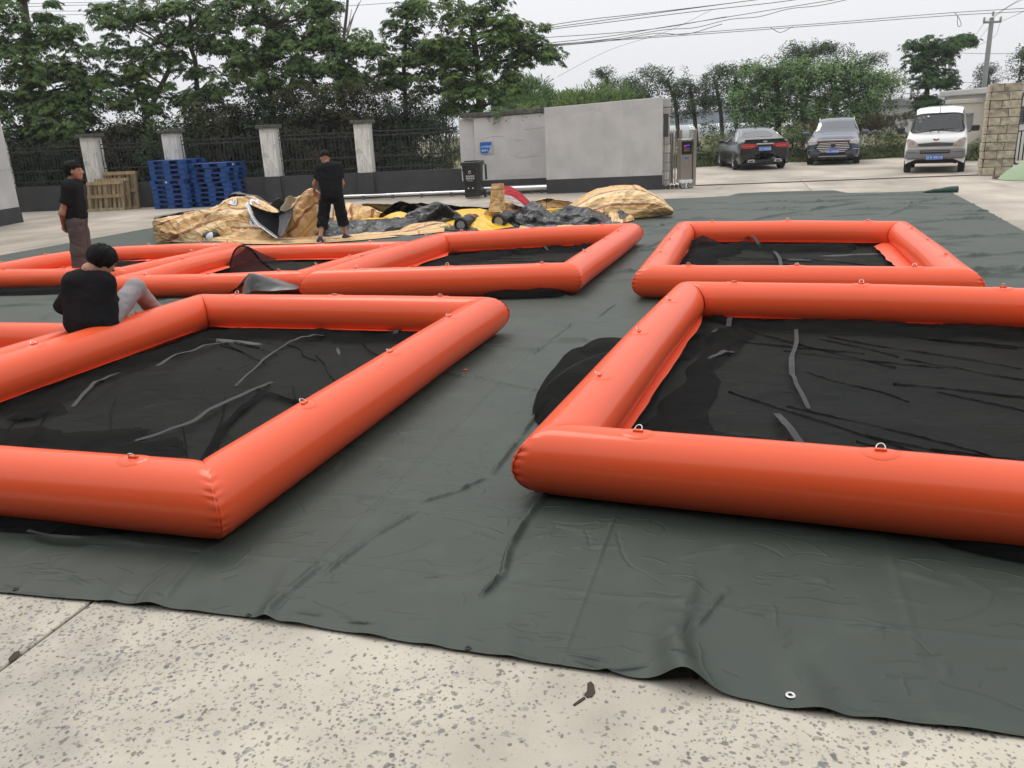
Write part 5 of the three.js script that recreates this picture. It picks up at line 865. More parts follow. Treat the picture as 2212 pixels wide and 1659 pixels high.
// ------------------------------------------------------------------ heap of slack cloth: a deflated inflatable with a plank print
{
  const heap = thing('deflated_inflatable', 'long crumpled heap of plank-print, black and yellow inflatable cloth across the far tarpaulin', 'deflated inflatable', [-2, 0, -16.5]), O = heap.position;
  const plankTex = canvasTexture(512, 512, (c) => { // printed boards: pale golden tan, soft brown bands
    srand(3); c.fillStyle = '#ddbb82'; c.fillRect(0, 0, 512, 512);
    const band = (y, h, col, wob) => { c.fillStyle = col; for (const o of [-512, 0, 512]) { c.beginPath(); const P = []; for (let x = 0; x <= 512; x += 64) P.push(y + (x % 512 ? 0 * wob : 0)); P.forEach((q, i) => (i ? c.lineTo(i * 64, q + o) : c.moveTo(0, q + o))); for (let i = 8; i >= 0; i--) c.lineTo(i * 64, P[i] + h + o); c.fill(); } };
    for (let i = 0; i < 4; i++) { band(i * 128, 128, ['#dcbf8f', '#cfae7b', '#dfc598', '#d4b484'][i], 0); for (let j = 0; j < 3; j++) band(i * 128 + 26 + rnd(80), rnd(5, 15), ['#cf9f63', '#c8945a', '#d4a86d'][j], 5); band(i * 128, 17, '#a06a48', 3); c.fillStyle = '#a8734e'; if (i % 2) c.fillRect(rnd(500), i * 128, 9, 128); }
  });
  const crumple = pixelTexture(512, 512, (x, y) => { const u = x / 512 * 5, v = y / 512 * 5; let h = 0; for (const [f, w] of [[1, 1], [2.3, 0.6], [4.6, 0.35]]) h += w * Math.pow(1 - Math.abs(2 * vnoise(u * f + 1.5 * vnoise(v * f, u * f, 3, 0), v * f + u * f * 0.4, f) - 1), 2.5); return [clamp(h * 125, 0, 255)]; }, false);
  const cloth = (t, rx, ry, rot = 0) => { const q = rep(t, rx, ry); q.rotation = rot; return new THREE.MeshPhysicalMaterial({ map: q, bumpMap: rep(crumple, 0.7), bumpScale: 0.04, roughness: 0.5, specularIntensity: 0.6, side: THREE.DoubleSide }); };
  const wood = cloth(plankTex, 0.55, 0.55), woodX = cloth(plankTex, 0.6, 0.6, Math.PI / 2), woodD = cloth(plankTex, 0.5, 0.5, 0.35), woodFine = cloth(plankTex, 0.7, 0.7, 0.5);
  const solid = (r, g, b, ro = 0.42) => pmat(r, g, b, { roughness: ro, bumpMap: rep(crumple, 0.7), bumpScale: 0.03, side: THREE.DoubleSide });
  const black = solid(0.013, 0.0135, 0.015, 0.36), yellow = solid(0.75, 0.44, 0.02), white = solid(0.72, 0.73, 0.75), greyC = solid(0.07, 0.075, 0.085), tanIn = solid(0.33, 0.24, 0.13, 0.7), redC = solid(0.62, 0.03, 0.045);
  const pick = (P, s) => { const x = s * (P.length - 1), i = Math.min(P.length - 2, Math.floor(x)), f = x - i; return P[i].clone().lerp(P[i + 1], f); };
  const curveOf = (P) => (P.length > 2 ? new THREE.CatmullRomCurve3(P, false, 'catmullrom', 0.35) : { getPoint: (s) => P[0].clone().lerp(P[1], s) });
  // front: pixels on the ground; ridge: [u, v, depth]; back: how far the cloth falls behind the ridge
  function drape(name, m, front, ridge, back, o = {}) {
    const { amp = 0.06, seed = 1, nu = 90, nv = 44, y0 = 0.03, over = 0 } = o, F = curveOf(front.map(([u, v]) => G(u, v, y0))), R = curveOf(ridge.map(([u, v, z]) => AT(u, v, z)));
    const surf = (s, t) => {
      const f = F.getPoint(s), r = R.getPoint(s), tt = t / 0.62; let p;
      if (tt < 1) { const k = tt, a = Math.sin(k * Math.PI / 2); p = V(lerp(f.x, r.x, k), lerp(f.y, r.y, Math.pow(a, 1.15)), lerp(f.z, r.z, Math.pow(k, 1.1)) + over * Math.sin(k * Math.PI)); } else { const k = (t - 0.62) / 0.38; p = V(r.x, lerp(y0, r.y, Math.pow(Math.cos(k * Math.PI / 2), 0.8)), r.z - back * Math.sin(k * Math.PI / 2)); }
      const e = smooth(0, 0.1, s) * smooth(1, 0.9, s) * smooth(0, 0.12, t) * 0.85 + 0.15, x = p.x * 1, y = p.y * 1.3, z = p.z;
      const q = ridged(x * 1.5 + y + seed, y * 2.6 + z * 0.8, z + seed, 2) - 0.5, w = ridged(x * 4.2 - y * 2, y * 6 + x, z * 3 + seed, 2) - 0.55, d = 1.45 * amp * e * (1.0 * q + 0.5 * w + 0.4 * (Math.pow(ridged(x * 2.4 + z * 1.3 + seed, y * 3.2 - x * 1.1, seed, 2), 4) - 0.3));
      p.y = Math.max(p.y + d * 0.8, y0 * 0.8); p.z += d * 1.1; p.x += amp * 0.5 * e * (vnoise(y * 7, z * 5, seed) - 0.5);
      return p;
    };
    const L = F.getPoint(0).distanceTo(F.getPoint(1)), H = F.getPoint(0.5).distanceTo(R.getPoint(0.5)) + back;
    const mesh = part(name, sheet(nu, nv, (s, t) => surf(s, t).sub(O), (s, t) => [s * L, t * H]), m, heap);
    mesh.surf = surf; return mesh;
  }
  // a flat patch lying on a drape
  const onDrape = (d, name, m, s0, s1, t0, t1, lift, nu = 24, nv = 16, shape = null) => part(name, sheet(nu, nv, (a, b) => { const [x, y] = shape ? shape(a, b) : [a, b], s = lerp(s0, s1, x), t = lerp(t0, t1, y), p = d.surf(s, t), e = 0.004, ds = d.surf(s + e, t).sub(p), dt = d.surf(s, t + e).sub(p), n = ds.cross(dt).normalize(); if (n.z < 0) n.negate(); return p.addScaledVector(n, lift).sub(O); }), m, heap);
  const disc = (a, b) => { const t = a * 6.2832; return [0.5 + 0.5 * b * Math.cos(t), 0.5 + 0.5 * b * Math.sin(t)]; };

  // flat skirts lying lowest
  drape('plank_print_cloth', wood, [[430, 524], [560, 527], [700, 524], [830, 514], [960, 500]], [[440, 514, -15.9], [560, 512, -15.9], [700, 508, -16], [830, 498, -16.2], [960, 484, -16.5]], 0.3, { amp: 0.03, seed: 4, nv: 24 });
  drape('white_band', white, [[700, 520], [800, 511], [900, 502]], [[705, 512, -16], [800, 504, -16.1], [900, 494, -16.3]], 0.1, { amp: 0.015, seed: 5, nu: 40, nv: 16 });
  drape('black_cloth', black, [[690, 516], [800, 508], [905, 496], [985, 486]], [[690, 484, -16.6], [780, 480, -16.7], [880, 478, -16.8], [985, 474, -16.8]], 0.7, { amp: 0.10, seed: 6 });
  drape('yellow_cloth', yellow, [[700, 495], [800, 489], [920, 486], [1040, 498], [1110, 490]], [[700, 484, -16.8], [800, 476, -17], [920, 470, -17.3], [1000, 456, -17.6], [1060, 455, -17.6]], 0.8, { amp: 0.05, seed: 7 });
  drape('plank_print_cloth', woodX, [[840, 470], [960, 467]], [[780, 441, -18.8], [860, 442, -18.8]], 0.3, { amp: 0.03, seed: 8, nu: 40, nv: 20 });
  drape('black_cloth', black, [[860, 470], [1000, 462], [1080, 458]], [[890, 440, -18.4], [985, 446, -18.4], [1070, 452, -18.4]], 0.4, { amp: 0.07, seed: 9 });
  // left tail and the big mound
  drape('grey_cloth', greyC, [[335, 500], [380, 495], [420, 490]], [[331, 473, -16.9], [378, 462, -17], [418, 455, -17.1]], 0.5, { amp: 0.05, seed: 11, nu: 40, nv: 20 });
  drape('plank_print_cloth', woodD, [[338, 523], [400, 523], [470, 521], [520, 520]], [[328, 480, -16.3], [372, 469, -16.5], [424, 456, -16.7], [470, 462, -16.6]], 0.7, { amp: 0.10, seed: 12 });
  drape('dark_cloth', greyC, [[480, 470], [540, 465], [600, 470]], [[490, 431, -17.6], [510, 420, -17.6], [552, 427, -17.6], [582, 446, -17.5]], 0.6, { amp: 0.08, seed: 14, nu: 50, nv: 24 });
  const mound = drape('plank_print_cloth', wood, [[415, 523], [470, 523], [530, 524], [590, 521], [640, 514]], [[440, 470, -16.5], [492, 436, -17.0], [545, 431, -17.1], [586, 455, -16.9], [632, 500, -16.2]], 0.8, { amp: 0.13, seed: 13, nu: 130, nv: 60 });
  drape('grey_cloth', greyC, [[575, 480], [625, 478]], [[578, 448, -17.6], [602, 431, -17.6], [624, 440, -17.6]], 0.4, { amp: 0.06, seed: 15, nu: 40, nv: 20 });
  drape('white_cloth', white, [[600, 478], [655, 474]], [[605, 455, -17.4], [626, 425, -17.4], [646, 434, -17.4]], 0.4, { amp: 0.06, seed: 16, nu: 40, nv: 20 });
  // the dark opening in the mound with its pale hem
  const leaf = (cv) => (a, b) => { const w = Math.sin(Math.PI * Math.pow(a, 0.8)); return [a, 0.5 + (b - 0.5) * w + cv * Math.sin(a * Math.PI)]; };
  { // sheets hung between two edges given at depth
    const hang = (name, m, A, B, amp = 0.05, nu = 40, nv = 14) => { const ca = new THREE.CatmullRomCurve3(A.map(([u, v, z]) => AT(u, v, z + 0.42))), cb = new THREE.CatmullRomCurve3(B.map(([u, v, z]) => AT(u, v, z + 0.36))); return part(name, sheet(nu, nv, (s, t) => { const p = ca.getPoint(s).lerp(cb.getPoint(s), t), e = Math.sin(Math.PI * t); p.z += amp * (ridged(p.x * 3, p.y * 4, 3, 2) - 0.5) - 0.08 * e; return p.sub(O); }), m, heap); };
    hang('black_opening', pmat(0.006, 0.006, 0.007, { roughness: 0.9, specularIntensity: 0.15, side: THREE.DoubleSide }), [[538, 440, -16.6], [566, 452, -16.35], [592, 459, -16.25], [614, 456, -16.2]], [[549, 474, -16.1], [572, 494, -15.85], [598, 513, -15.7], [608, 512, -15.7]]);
    hang('white_hem', white, [[530, 441, -16.6], [540, 462, -16.25], [552, 482, -16.0], [572, 497, -15.8], [597, 515, -15.65]], [[538, 439, -16.6], [546, 462, -16.2], [557, 478, -15.95], [578, 495, -15.76], [602, 514, -15.64]], 0.02, 50, 5);
    hang('tan_lining', tanIn, [[554, 448, -16.4], [575, 458, -16.28], [602, 463, -16.2]], [[562, 461, -16.3], [584, 471, -16.2], [600, 470, -16.18]], 0.03);
    hang('grey_wing', solid(0.10, 0.097, 0.10, 0.7), [[602, 466, -16.15], [618, 456, -16.12], [636, 449, -16.1]], [[600, 506, -15.66], [605, 512, -15.64], [612, 505, -15.64]], 0.04);
    hang('black_hem', black, [[572, 455, -16.3], [600, 462, -16.14], [636, 447, -16.08]], [[572, 459, -16.28], [600, 466, -16.12], [637, 452, -16.06]], 0.01, 40, 3);
  }
  // white scroll print
  const scroll = canvasTexture(256, 256, (c) => { c.clearRect(0, 0, 256, 256); const S = (w, col) => { c.strokeStyle = col; c.lineWidth = w; c.lineCap = 'round'; c.beginPath(); c.moveTo(60, 80); c.bezierCurveTo(50, 20, 130, 10, 120, 70); c.bezierCurveTo(112, 120, 80, 120, 110, 160); c.bezierCurveTo(140, 200, 200, 150, 210, 200); c.bezierCurveTo(215, 240, 170, 245, 172, 212); c.stroke(); }; S(52, '#26262a'); S(38, '#eceef2'); S(6, '#77787e'); });
  const scrollM = new THREE.MeshStandardMaterial({ map: scroll, transparent: true, alphaTest: 0.5, roughness: 0.5, side: THREE.DoubleSide });
  onDrape(mound, 'scroll_print', scrollM, 0.30, 0.50, 0.60, 0.38, 0.006); onDrape(mound, 'scroll_print', scrollM, 0.46, 0.64, 0.62, 0.36, 0.008); onDrape(mound, 'scroll_print', scrollM, 0.50, 0.68, 0.34, 0.18, 0.006);
  // two short printed drums lying in front
  const drum = (u, v, z, r, L, yaw, face, side) => { const p = AT(u, v, z).sub(O), g = new THREE.Group(), fT = canvasTexture(128, 128, (c) => { c.fillStyle = '#dfe6ec'; c.fillRect(0, 0, 128, 128); if (face) { c.strokeStyle = '#9fc4e2'; c.lineWidth = 14; for (const x of [0, 50, 96]) { c.beginPath(); c.moveTo(x, 128); c.bezierCurveTo(x + 30, 80, x, 60, x + 50, 0); c.stroke(); } } else { c.fillStyle = '#141416'; c.beginPath(); c.moveTo(66, 0); c.lineTo(128, 0); c.lineTo(128, 128); c.lineTo(50, 128); c.fill(); } });
    const b = part('drum', sheet(32, 10, (s, t) => { const a = s * 6.2832, q = r * (0.96 + 0.08 * vnoise(Math.cos(a) * 2 + 3, Math.sin(a) * 2 + t * 3)); return V(Math.cos(a) * q * 1.12, Math.sin(a) * q * 0.86, -t * L); }), side, heap); b.position.copy(p); b.rotation.y = yaw;
    const f = part('drum_face', sheet(32, 8, (s, t) => { const a = s * 6.2832, q = r * t * 0.99; return V(Math.cos(a) * q * 1.12, Math.sin(a) * q * 0.86, 0.05 * (1 - t * t)); }, (s, t, q) => [0.5 + q.x / r * 0.45, 0.5 + q.y / r * 0.5]), new THREE.MeshStandardMaterial({ map: fT, roughness: 0.4 }), b); f.position.z = -0.005; };
  drum(553, 509, -15.9, 0.16, 0.3, 0.5, true, black); drum(460, 512, -15.9, 0.12, 0.3, 0.6, false, black);
  // cloth that the man lifts
  const hand = [680, 417];
  drape('plank_print_cloth', woodFine, [[598, 512], [630, 516], [665, 514], [696, 510]], [[634, 458, -16.0], [652, 428, -15.9], [676, 410, -15.7], [690, 418, -15.75]], 0.5, { amp: 0.10, seed: 21, nu: 110, nv: 60, over: 0.1 });
  drape('plank_print_cloth', woodX, [[716, 494], [765, 492], [815, 484]], [[722, 446, -17.6], [752, 441, -17.8], [790, 446, -17.9], [824, 460, -17.6]], 0.6, { amp: 0.08, seed: 22 });
  drape('yellow_cloth', yellow, [[812, 486], [860, 486], [912, 484]], [[826, 470, -17.6], [864, 457, -17.9], [902, 474, -17.6]], 0.4, { amp: 0.02, seed: 23, nu: 40, nv: 20 });
  drape('black_cloth', black, [[806, 480], [836, 468], [866, 457], [890, 468], [915, 480]], [[812, 470, -18.0], [842, 449, -18.3], [866, 438, -18.4], [892, 443, -18.3], [920, 455, -18.0]], 0.6, { amp: 0.06, seed: 24 });
  drape('black_cloth', black, [[850, 495], [905, 494], [960, 486], [1000, 488]], [[862, 476, -16.9], [910, 452, -17], [944, 442, -17.1], [998, 470, -16.8]], 0.7, { amp: 0.12, seed: 25 });
  drape('plank_print_cloth', woodD, [[850, 508], [910, 500], [975, 494]], [[880, 488, -16.3], [930, 478, -16.4], [968, 484, -16.3]], 0.3, { amp: 0.05, seed: 26, nu: 50, nv: 24 });
  // standing stub of a printed post with a red and white sail behind it
  drape('plank_print_cloth', woodX, [[1040, 482], [1080, 484], [1132, 472]], [[1052, 455, -16.7], [1084, 436, -16.8], [1128, 446, -16.9]], 0.5, { amp: 0.10, seed: 31 });
  { const a = AT(1073, 440, -16.7).sub(O), b = AT(1075, 397, -16.7).sub(O), h = b.y - a.y; const post = part('post_stub', sheet(40, 20, (s, t) => { const q = s * 6.2832, r = 0.14 * (1 - 0.12 * t + 0.3 * Math.exp(-t * 4)) * (0.94 + 0.14 * ridged(q * 1.5, t * 3, 5, 2)); return V(lerp(a.x, b.x, t) + Math.cos(q) * r, a.y - 0.15 + t * (h + 0.15), a.z + Math.sin(q) * r); }, (s, t) => [t * 0.7, s * 0.9]), wood, heap); part('stub_inside', new THREE.CylinderGeometry(0.11, 0.11, 0.02, 24).translate(b.x, b.y - 0.03, b.z), tanIn, post); }
  { const A = [[1086, 401], [1106, 404], [1126, 418], [1152, 442]].map(([u, v]) => AT(u, v, -17.3).sub(O)), cv = new THREE.CatmullRomCurve3(A); const band = (name, m, t0, t1, dz) => part(name, sheet(30, 6, (s, t) => { const p = cv.getPoint(s), k = lerp(t0, t1, t); return V(p.x - k * 0.14, Math.max(0.04, p.y - k * 0.36 * (1 - 0.4 * s)), p.z + dz + 0.1 * Math.sin(k * 2)); }), m, heap); band('red_band', redC, 0, 0.5, 0); band('white_band', white, 0.5, 1.2, 0.02); }
  const low = drape('plank_print_cloth', wood, [[1130, 462], [1180, 460], [1240, 458]], [[1142, 440, -18.2], [1180, 428, -18.4], [1232, 437, -18.2]], 0.6, { amp: 0.06, seed: 32 });
  onDrape(low, 'grey_print', greyC, 0.42, 0.66, 0.62, 0.38, 0.008, 24, 10, disc);
  // right black folds and the half inflated bulge
  const bulge = drape('plank_print_cloth', wood, [[1240, 478], [1300, 478], [1350, 474], [1405, 469], [1450, 466]], [[1232, 445, -17.2], [1284, 412, -17.3], [1326, 402, -17.3], [1386, 409, -17.2], [1447, 446, -16.8]], 0.9, { amp: 0.07, seed: 33, nu: 140, nv: 70, over: 0.25 });
  const foot = drape('plank_print_cloth', woodX, [[1310, 482], [1335, 483], [1370, 476]], [[1308, 455, -16.8], [1330, 452, -16.9], [1364, 458, -16.9]], 0.4, { amp: 0.08, seed: 34, nu: 60, nv: 30 });
  onDrape(foot, 'grey_print', greyC, 0.5, 0.85, 0.5, 0.15, 0.01, 24, 10, disc);
  drape('yellow_cloth', yellow, [[1180, 475], [1240, 470], [1300, 470]], [[1180, 452, -17.1], [1240, 448, -17.2], [1290, 442, -17.2]], 0.4, { amp: 0.04, seed: 35, nu: 50, nv: 20 });
  drape('black_cloth', black, [[1100, 488], [1140, 489], [1190, 488], [1230, 487], [1318, 485]], [[1116, 462, -16.6], [1154, 440, -16.7], [1188, 466, -16.5], [1224, 452, -16.6], [1300, 456, -16.5]], 0.6, { amp: 0.11, seed: 36, nu: 150, nv: 50 });
  drape('plank_print_cloth', woodD, [[1120, 494], [1200, 491], [1316, 487]], [[1126, 484, -16.3], [1200, 482, -16.3], [1310, 480, -16.2]], 0.25, { amp: 0.03, seed: 37, nu: 60, nv: 20 });
  { const g = drape('black_cloth', black, [[1298, 484], [1322, 484]], [[1300, 456, -16.7], [1318, 458, -16.7]], 0.3, { amp: 0.04, seed: 38, nu: 20, nv: 20 }); }
  { // small crumpled bits of cloth that fill the gaps
    srand(61); const kinds = [['plank_print_cloth', wood], ['black_cloth', black], ['plank_print_cloth', woodD], ['yellow_cloth', yellow], ['black_cloth', black], ['plank_print_cloth', woodX], ['grey_cloth', greyC], ['white_cloth', white]];
    for (let i = 0; i < 13; i++) { const u = 650 + i * 52 + rnd(-14, 14), v = lerp(500, 482, (u - 650) / 680) + rnd(-12, 8), w = rnd(34, 60), h = rnd(9, 20), zz = G(u, v).z - rnd(0.4, 0.8), [n, m] = kinds[(rnd() * kinds.length) | 0]; drape(n, m, [[u - w, v + rnd(3)], [u, v + rnd(5)], [u + w, v - 1 + rnd(3)]], [[u - w * 0.8, v - h * rnd(0.5, 1), zz], [u + rnd(-10, 10), v - h, zz], [u + w * 0.8, v - h * rnd(0.5, 1), zz]], 0.3, { amp: 0.08, seed: 70 + i, nu: 44, nv: 24 }); }
  }
  // two blower sleeves with their collars facing the viewer
  for (const [u, v, z, r, u2, v2] of [[996, 489, -15.9, 0.135, 1026, 474], [1078, 480, -16.1, 0.145, 1112, 462]]) {
    const a = AT(u, v, z).sub(O), b = AT(u2, v2, z - 0.75).sub(O), d = b.clone().sub(a), L = d.length(); a.y = Math.max(a.y, r * 0.97); const fr = new THREE.Quaternion().setFromUnitVectors(V(0, 0, -1), d.clone().normalize());
    const s = part('blower_sleeve', sheet(36, 30, (q, t) => { const k = q * 6.2832, w = r * (1 - 0.10 * Math.sin(t * 9) - 0.25 * t * t + 0.12 * (ridged(k, t * 6, u, 2) - 0.5)); return V(Math.cos(k) * w, Math.sin(k) * w * (1 - 0.2 * t), -t * L).applyQuaternion(fr).add(a); }), black, heap);
    part('collar', new THREE.TorusGeometry(r * 0.82, r * 0.24, 12, 36).applyQuaternion(fr).translate(a.x, a.y, a.z), solid(0.012, 0.012, 0.013, 0.5), s); part('sleeve_mouth', new THREE.CylinderGeometry(r * 0.64, r * 0.64, 0.03, 28).rotateX(Math.PI / 2).applyQuaternion(fr).translate(a.x, a.y, a.z), mat(0.30, 0.29, 0.28, { roughness: 0.8 }), s);
    const st = V(0, 0, -L * 0.62).applyQuaternion(fr).add(a); part('orange_strap', new THREE.TorusGeometry(r * 0.86, 0.018, 8, 30).applyQuaternion(fr).translate(st.x, st.y, st.z), mat(0.55, 0.2, 0.04), s);
    const ys = V(0, 0, -L * 0.3).applyQuaternion(fr).add(a); part('yellow_tab', rbox(0.05, 0.02, 0.12, 0.005).translate(ys.x - r * 0.3, ys.y + r * 0.85, ys.z), mat(0.6, 0.5, 0.03), s);
  }
}
// ------------------------------------------------------------------ lifted flap of tarpaulin with bare concrete beside it
{
  const f = thing('tarpaulin_flap', 'turned-up corner of dark grey tarpaulin standing before the slack orange frame', 'tarpaulin', [-2.9, 0, -9.9]), O = f.position;
  const under = new THREE.MeshPhysicalMaterial({ color: new THREE.Color().setRGB(0.10, 0.105, 0.105), roughness: 0.35, side: THREE.DoubleSide });
  const pt = (u, v, z) => (z === undefined ? G(u, v, 0.03) : AT(u, v, z)).sub(O);
  const rows = [[pt(492, 640), pt(520, 630), pt(575, 618, -10.1), pt(640, 622, -10.2), pt(705, 621)], [pt(512, 620, -9.85), pt(530, 608, -9.8), pt(565, 603, -9.95), pt(625, 612, -10.05), pt(690, 619, -10.1)], [pt(527, 612, -9.75), pt(543, 592, -9.6), pt(572, 600, -9.7), pt(620, 613, -9.8), pt(660, 620, -9.9)], [pt(520, 642, -9.6), pt(537, 632, -9.5), pt(552, 628, -9.55), pt(590, 628, -9.6), pt(640, 626, -9.7)]];
  const cs = rows.map((r) => new THREE.CatmullRomCurve3(r));
  part('flap_sheet', sheet(50, 30, (s, t) => { const c = new THREE.CatmullRomCurve3(cs.map((k) => k.getPoint(s))), p = c.getPoint(t); const d = 0.03 * (ridged(s * 3, t * 3, 4, 3) - 0.5); p.y = Math.max(0.015, p.y + d); p.z += d; return p; }), under, f);
  const w = struct('bare_concrete', metres(new THREE.ExtrudeGeometry(new THREE.Shape([[510, 645], [560, 630], [640, 622], [690, 617], [640, 632], [600, 645]].map(([u, v]) => { const p = G(u, v, 0); return new THREE.Vector2(p.x, -p.z); })), { depth: 0.004, bevelEnabled: false }).rotateX(-Math.PI / 2).translate(0, 0.05, 0)), farConcrete);
  w.name = 'concrete_patch';
  const t = thing('orange_scrap', 'tiny orange vinyl scrap lying on the tarpaulin right of the left frame', 'scrap', [0, 0, 0]); const p = G(1005, 799, 0.02); t.position.copy(p); part('scrap', new THREE.ExtrudeGeometry(new THREE.Shape([[-0.02, 0], [0.0, 0.012], [0.025, 0.004], [0.01, -0.01]].map(([x, y]) => new THREE.Vector2(x, y))), { depth: 0.003, bevelEnabled: false }).rotateX(-1.4), vinylLoose, t); t.position.y = tarpHeight(p.x, p.z, 5) + 0.004;
}
// ------------------------------------------------------------------ people
{
  const skin = pmat(0.42, 0.235, 0.155, { roughness: 0.55, specularIntensity: 0.5 }), hairM = pmat(0.007, 0.0065, 0.0065, { roughness: 0.75, specularIntensity: 0.3 }), blackCloth = pmat(0.014, 0.0145, 0.016, { roughness: 0.95, specularIntensity: 0.25, sheen: 0.3, sheenRoughness: 0.6 });
  const sub = (a, b) => [a[0] - b[0], a[1] - b[1], a[2] - b[2]], arr = (v) => [v.x, v.y, v.z], mix = (a, b, t) => [lerp(a[0], b[0], t), lerp(a[1], b[1], t), lerp(a[2], b[2], t)];
  // fields are lists of [a, b, ra, rb]; joined smoothly
  const field = (bones, k, extra) => (x, y, z) => { let d = 1e3; for (const [a, b, ra, rb] of bones) d = smin(d, capsule(x, y, z, a, b, ra, rb), k); return extra ? extra(d, x, y, z) : d; };
  const bounds = (bones, pad) => { const lo = [1e9, 1e9, 1e9], hi = [-1e9, -1e9, -1e9]; for (const [a, b, ra, rb] of bones) for (const [p, r] of [[a, ra], [b, rb]]) for (let i = 0; i < 3; i++) { lo[i] = Math.min(lo[i], p[i] - r - pad); hi[i] = Math.max(hi[i], p[i] + r + pad); } return [lo, hi]; };
  const mesh = (bones, k, cell, extra) => { const [lo, hi] = bounds(bones, 0.04); return surfaceNets(field(bones, k, extra), lo, hi, cell); };
  const wrinkle = (amp, s) => (d, x, y, z) => d - amp * (ridged(x * 7 + s, y * 9 + x * 3, z * 7, 2) - 0.5) - amp * 0.5 * (vnoise(x * 22, y * 26, z * 22) - 0.5);
  // head frame: centre c, forward f, up u (unit vectors)
  function headField(c, f, u) {
    const F = V(...f).normalize(), U = V(...u).addScaledVector(F, -V(...u).dot(F)).normalize(), R = V().crossVectors(F, U);
    const loc = (x, y, z) => { const p = V(x - c[0], y - c[1], z - c[2]); return [p.dot(R), p.dot(U), p.dot(F)]; };
    const ell = (p, q, r) => { const a = (p[0] - q[0]) / r[0], b = (p[1] - q[1]) / r[1], d = (p[2] - q[2]) / r[2], m = Math.sqrt(a * a + b * b + d * d); return (m - 1) * Math.min(...r); };
    return {
      face(x, y, z) {
        const p = loc(x, y, z), m = [Math.abs(p[0]), p[1], p[2]];
        let d = ell(p, [0, 0.025, -0.012], [0.077, 0.093, 0.098]); d = smin(d, ell(p, [0, -0.045, 0.022], [0.058, 0.072, 0.068]), 0.04); d = smin(d, ell(p, [0, -0.092, 0.055], [0.028, 0.022, 0.026]), 0.03);
        d = smin(d, capsule(p[0], p[1], p[2], [0, 0.018, 0.088], [0, -0.024, 0.108], 0.009, 0.014), 0.018); d = smin(d, ell(m, [0.018, -0.026, 0.094], [0.010, 0.008, 0.012]), 0.012); // nose
        d = Math.max(d, -ell(m, [0.032, 0.012, 0.098], [0.017, 0.010, 0.014])); d = smin(d, ell(m, [0.032, 0.012, 0.078], [0.013, 0.012, 0.012]), 0.006); d = smin(d, ell(m, [0.032, 0.030, 0.082], [0.022, 0.007, 0.012]), 0.012); // eyes and brows
        d = smin(d, ell(p, [0, -0.055, 0.086], [0.024, 0.006, 0.010]), 0.008); d = smin(d, ell(p, [0, -0.069, 0.084], [0.021, 0.007, 0.010]), 0.008); d = Math.max(d, -ell(p, [0, -0.062, 0.098], [0.024, 0.0025, 0.008])); // lips
        d = smin(d, ell(m, [0.082, -0.002, -0.012], [0.010, 0.033, 0.020]), 0.008); return d; // ears
      },
      hair(cut, vol = 0) { return (x, y, z) => { const p = loc(x, y, z); let d = ell(p, [0, 0.034, -0.018], [0.088, 0.102, 0.110].map((v) => v + vol)) - 0.018 * (ridged(p[0] * 28, p[1] * 9, p[2] * 28, 3) - 0.35); const line = cut(p); return Math.max(d, line); }; },
    };
  }
  // hand: palm from wrist w along d, thumb towards side t; fingers curl towards n
  function handGeo(w, d, n, t, curl = 0.5, s = 1) {
    const D = V(...d).normalize(), N = V(...n).addScaledVector(D, -V(...n).dot(D)).normalize(), T = V(...t).addScaledVector(D, -V(...t).dot(D)).addScaledVector(N, -V(...t).dot(N)).normalize(), W = V(...w), B = [];
    const P = (a, b, c) => arr(W.clone().addScaledVector(D, a * s).addScaledVector(T, b * s).addScaledVector(N, c * s));
    for (let i = 0; i < 4; i++) B.push([P(0.0, (1.5 - i) * 0.010, 0), P(0.078, (1.5 - i) * 0.019, 0), 0.015 * s, 0.0115 * s]);
    const len = [0.072, 0.080, 0.074, 0.058]; 
    const F = []; for (let i = 0; i < 4; i++) { let a = [0.078, (1.5 - i) * 0.0195, 0], ang = 0.15 + curl * 0.4; for (let j = 0; j < 3; j++) { const L = len[i] * [0.46, 0.31, 0.23][j], b = [a[0] + Math.cos(ang) * L, a[1], a[2] + Math.sin(ang) * L]; F.push([P(...a), P(...b), (0.0092 - j * 0.0008) * s, (0.0086 - j * 0.0008) * s]); a = b; ang += curl * (0.9 - i * 0.04); } }
    let a = [0.022, 0.026, 0.004]; for (const [x, y, z, r] of [[0.055, 0.052, 0.014, 0.0115], [0.08, 0.058, 0.028, 0.010], [0.10, 0.056, 0.042, 0.009]]) { F.push([P(...a), P(x, y, z), r * s * 1.06, r * s]); a = [x, y, z]; }
    const all = [...B, ...F], palm = field(B, 0.014), [lo, hi] = bounds(all, 0.012);
    return surfaceNets((x, y, z) => { let q = palm(x, y, z); for (const [p, r, ra, rb] of F) q = smin(q, capsule(x, y, z, p, r, ra, rb), 0.004); return q; }, lo, hi, 0.0042);
  }
  function shoe(p, yaw, m) { const f = [Math.sin(yaw), 0, Math.cos(yaw)]; const at = (k, y, r) => [p[0] + f[0] * k, y, p[2] + f[2] * k]; return mesh([[at(-0.05, 0.05), at(0.05, 0.05), 0.045, 0.045], [at(0.05, 0.045), at(0.17, 0.032), 0.045, 0.032], [at(-0.04, 0.06), at(-0.02, 0.10), 0.045, 0.04]], 0.03, 0.010, (d, x, y, z) => Math.max(d, 0.004 - y)); }

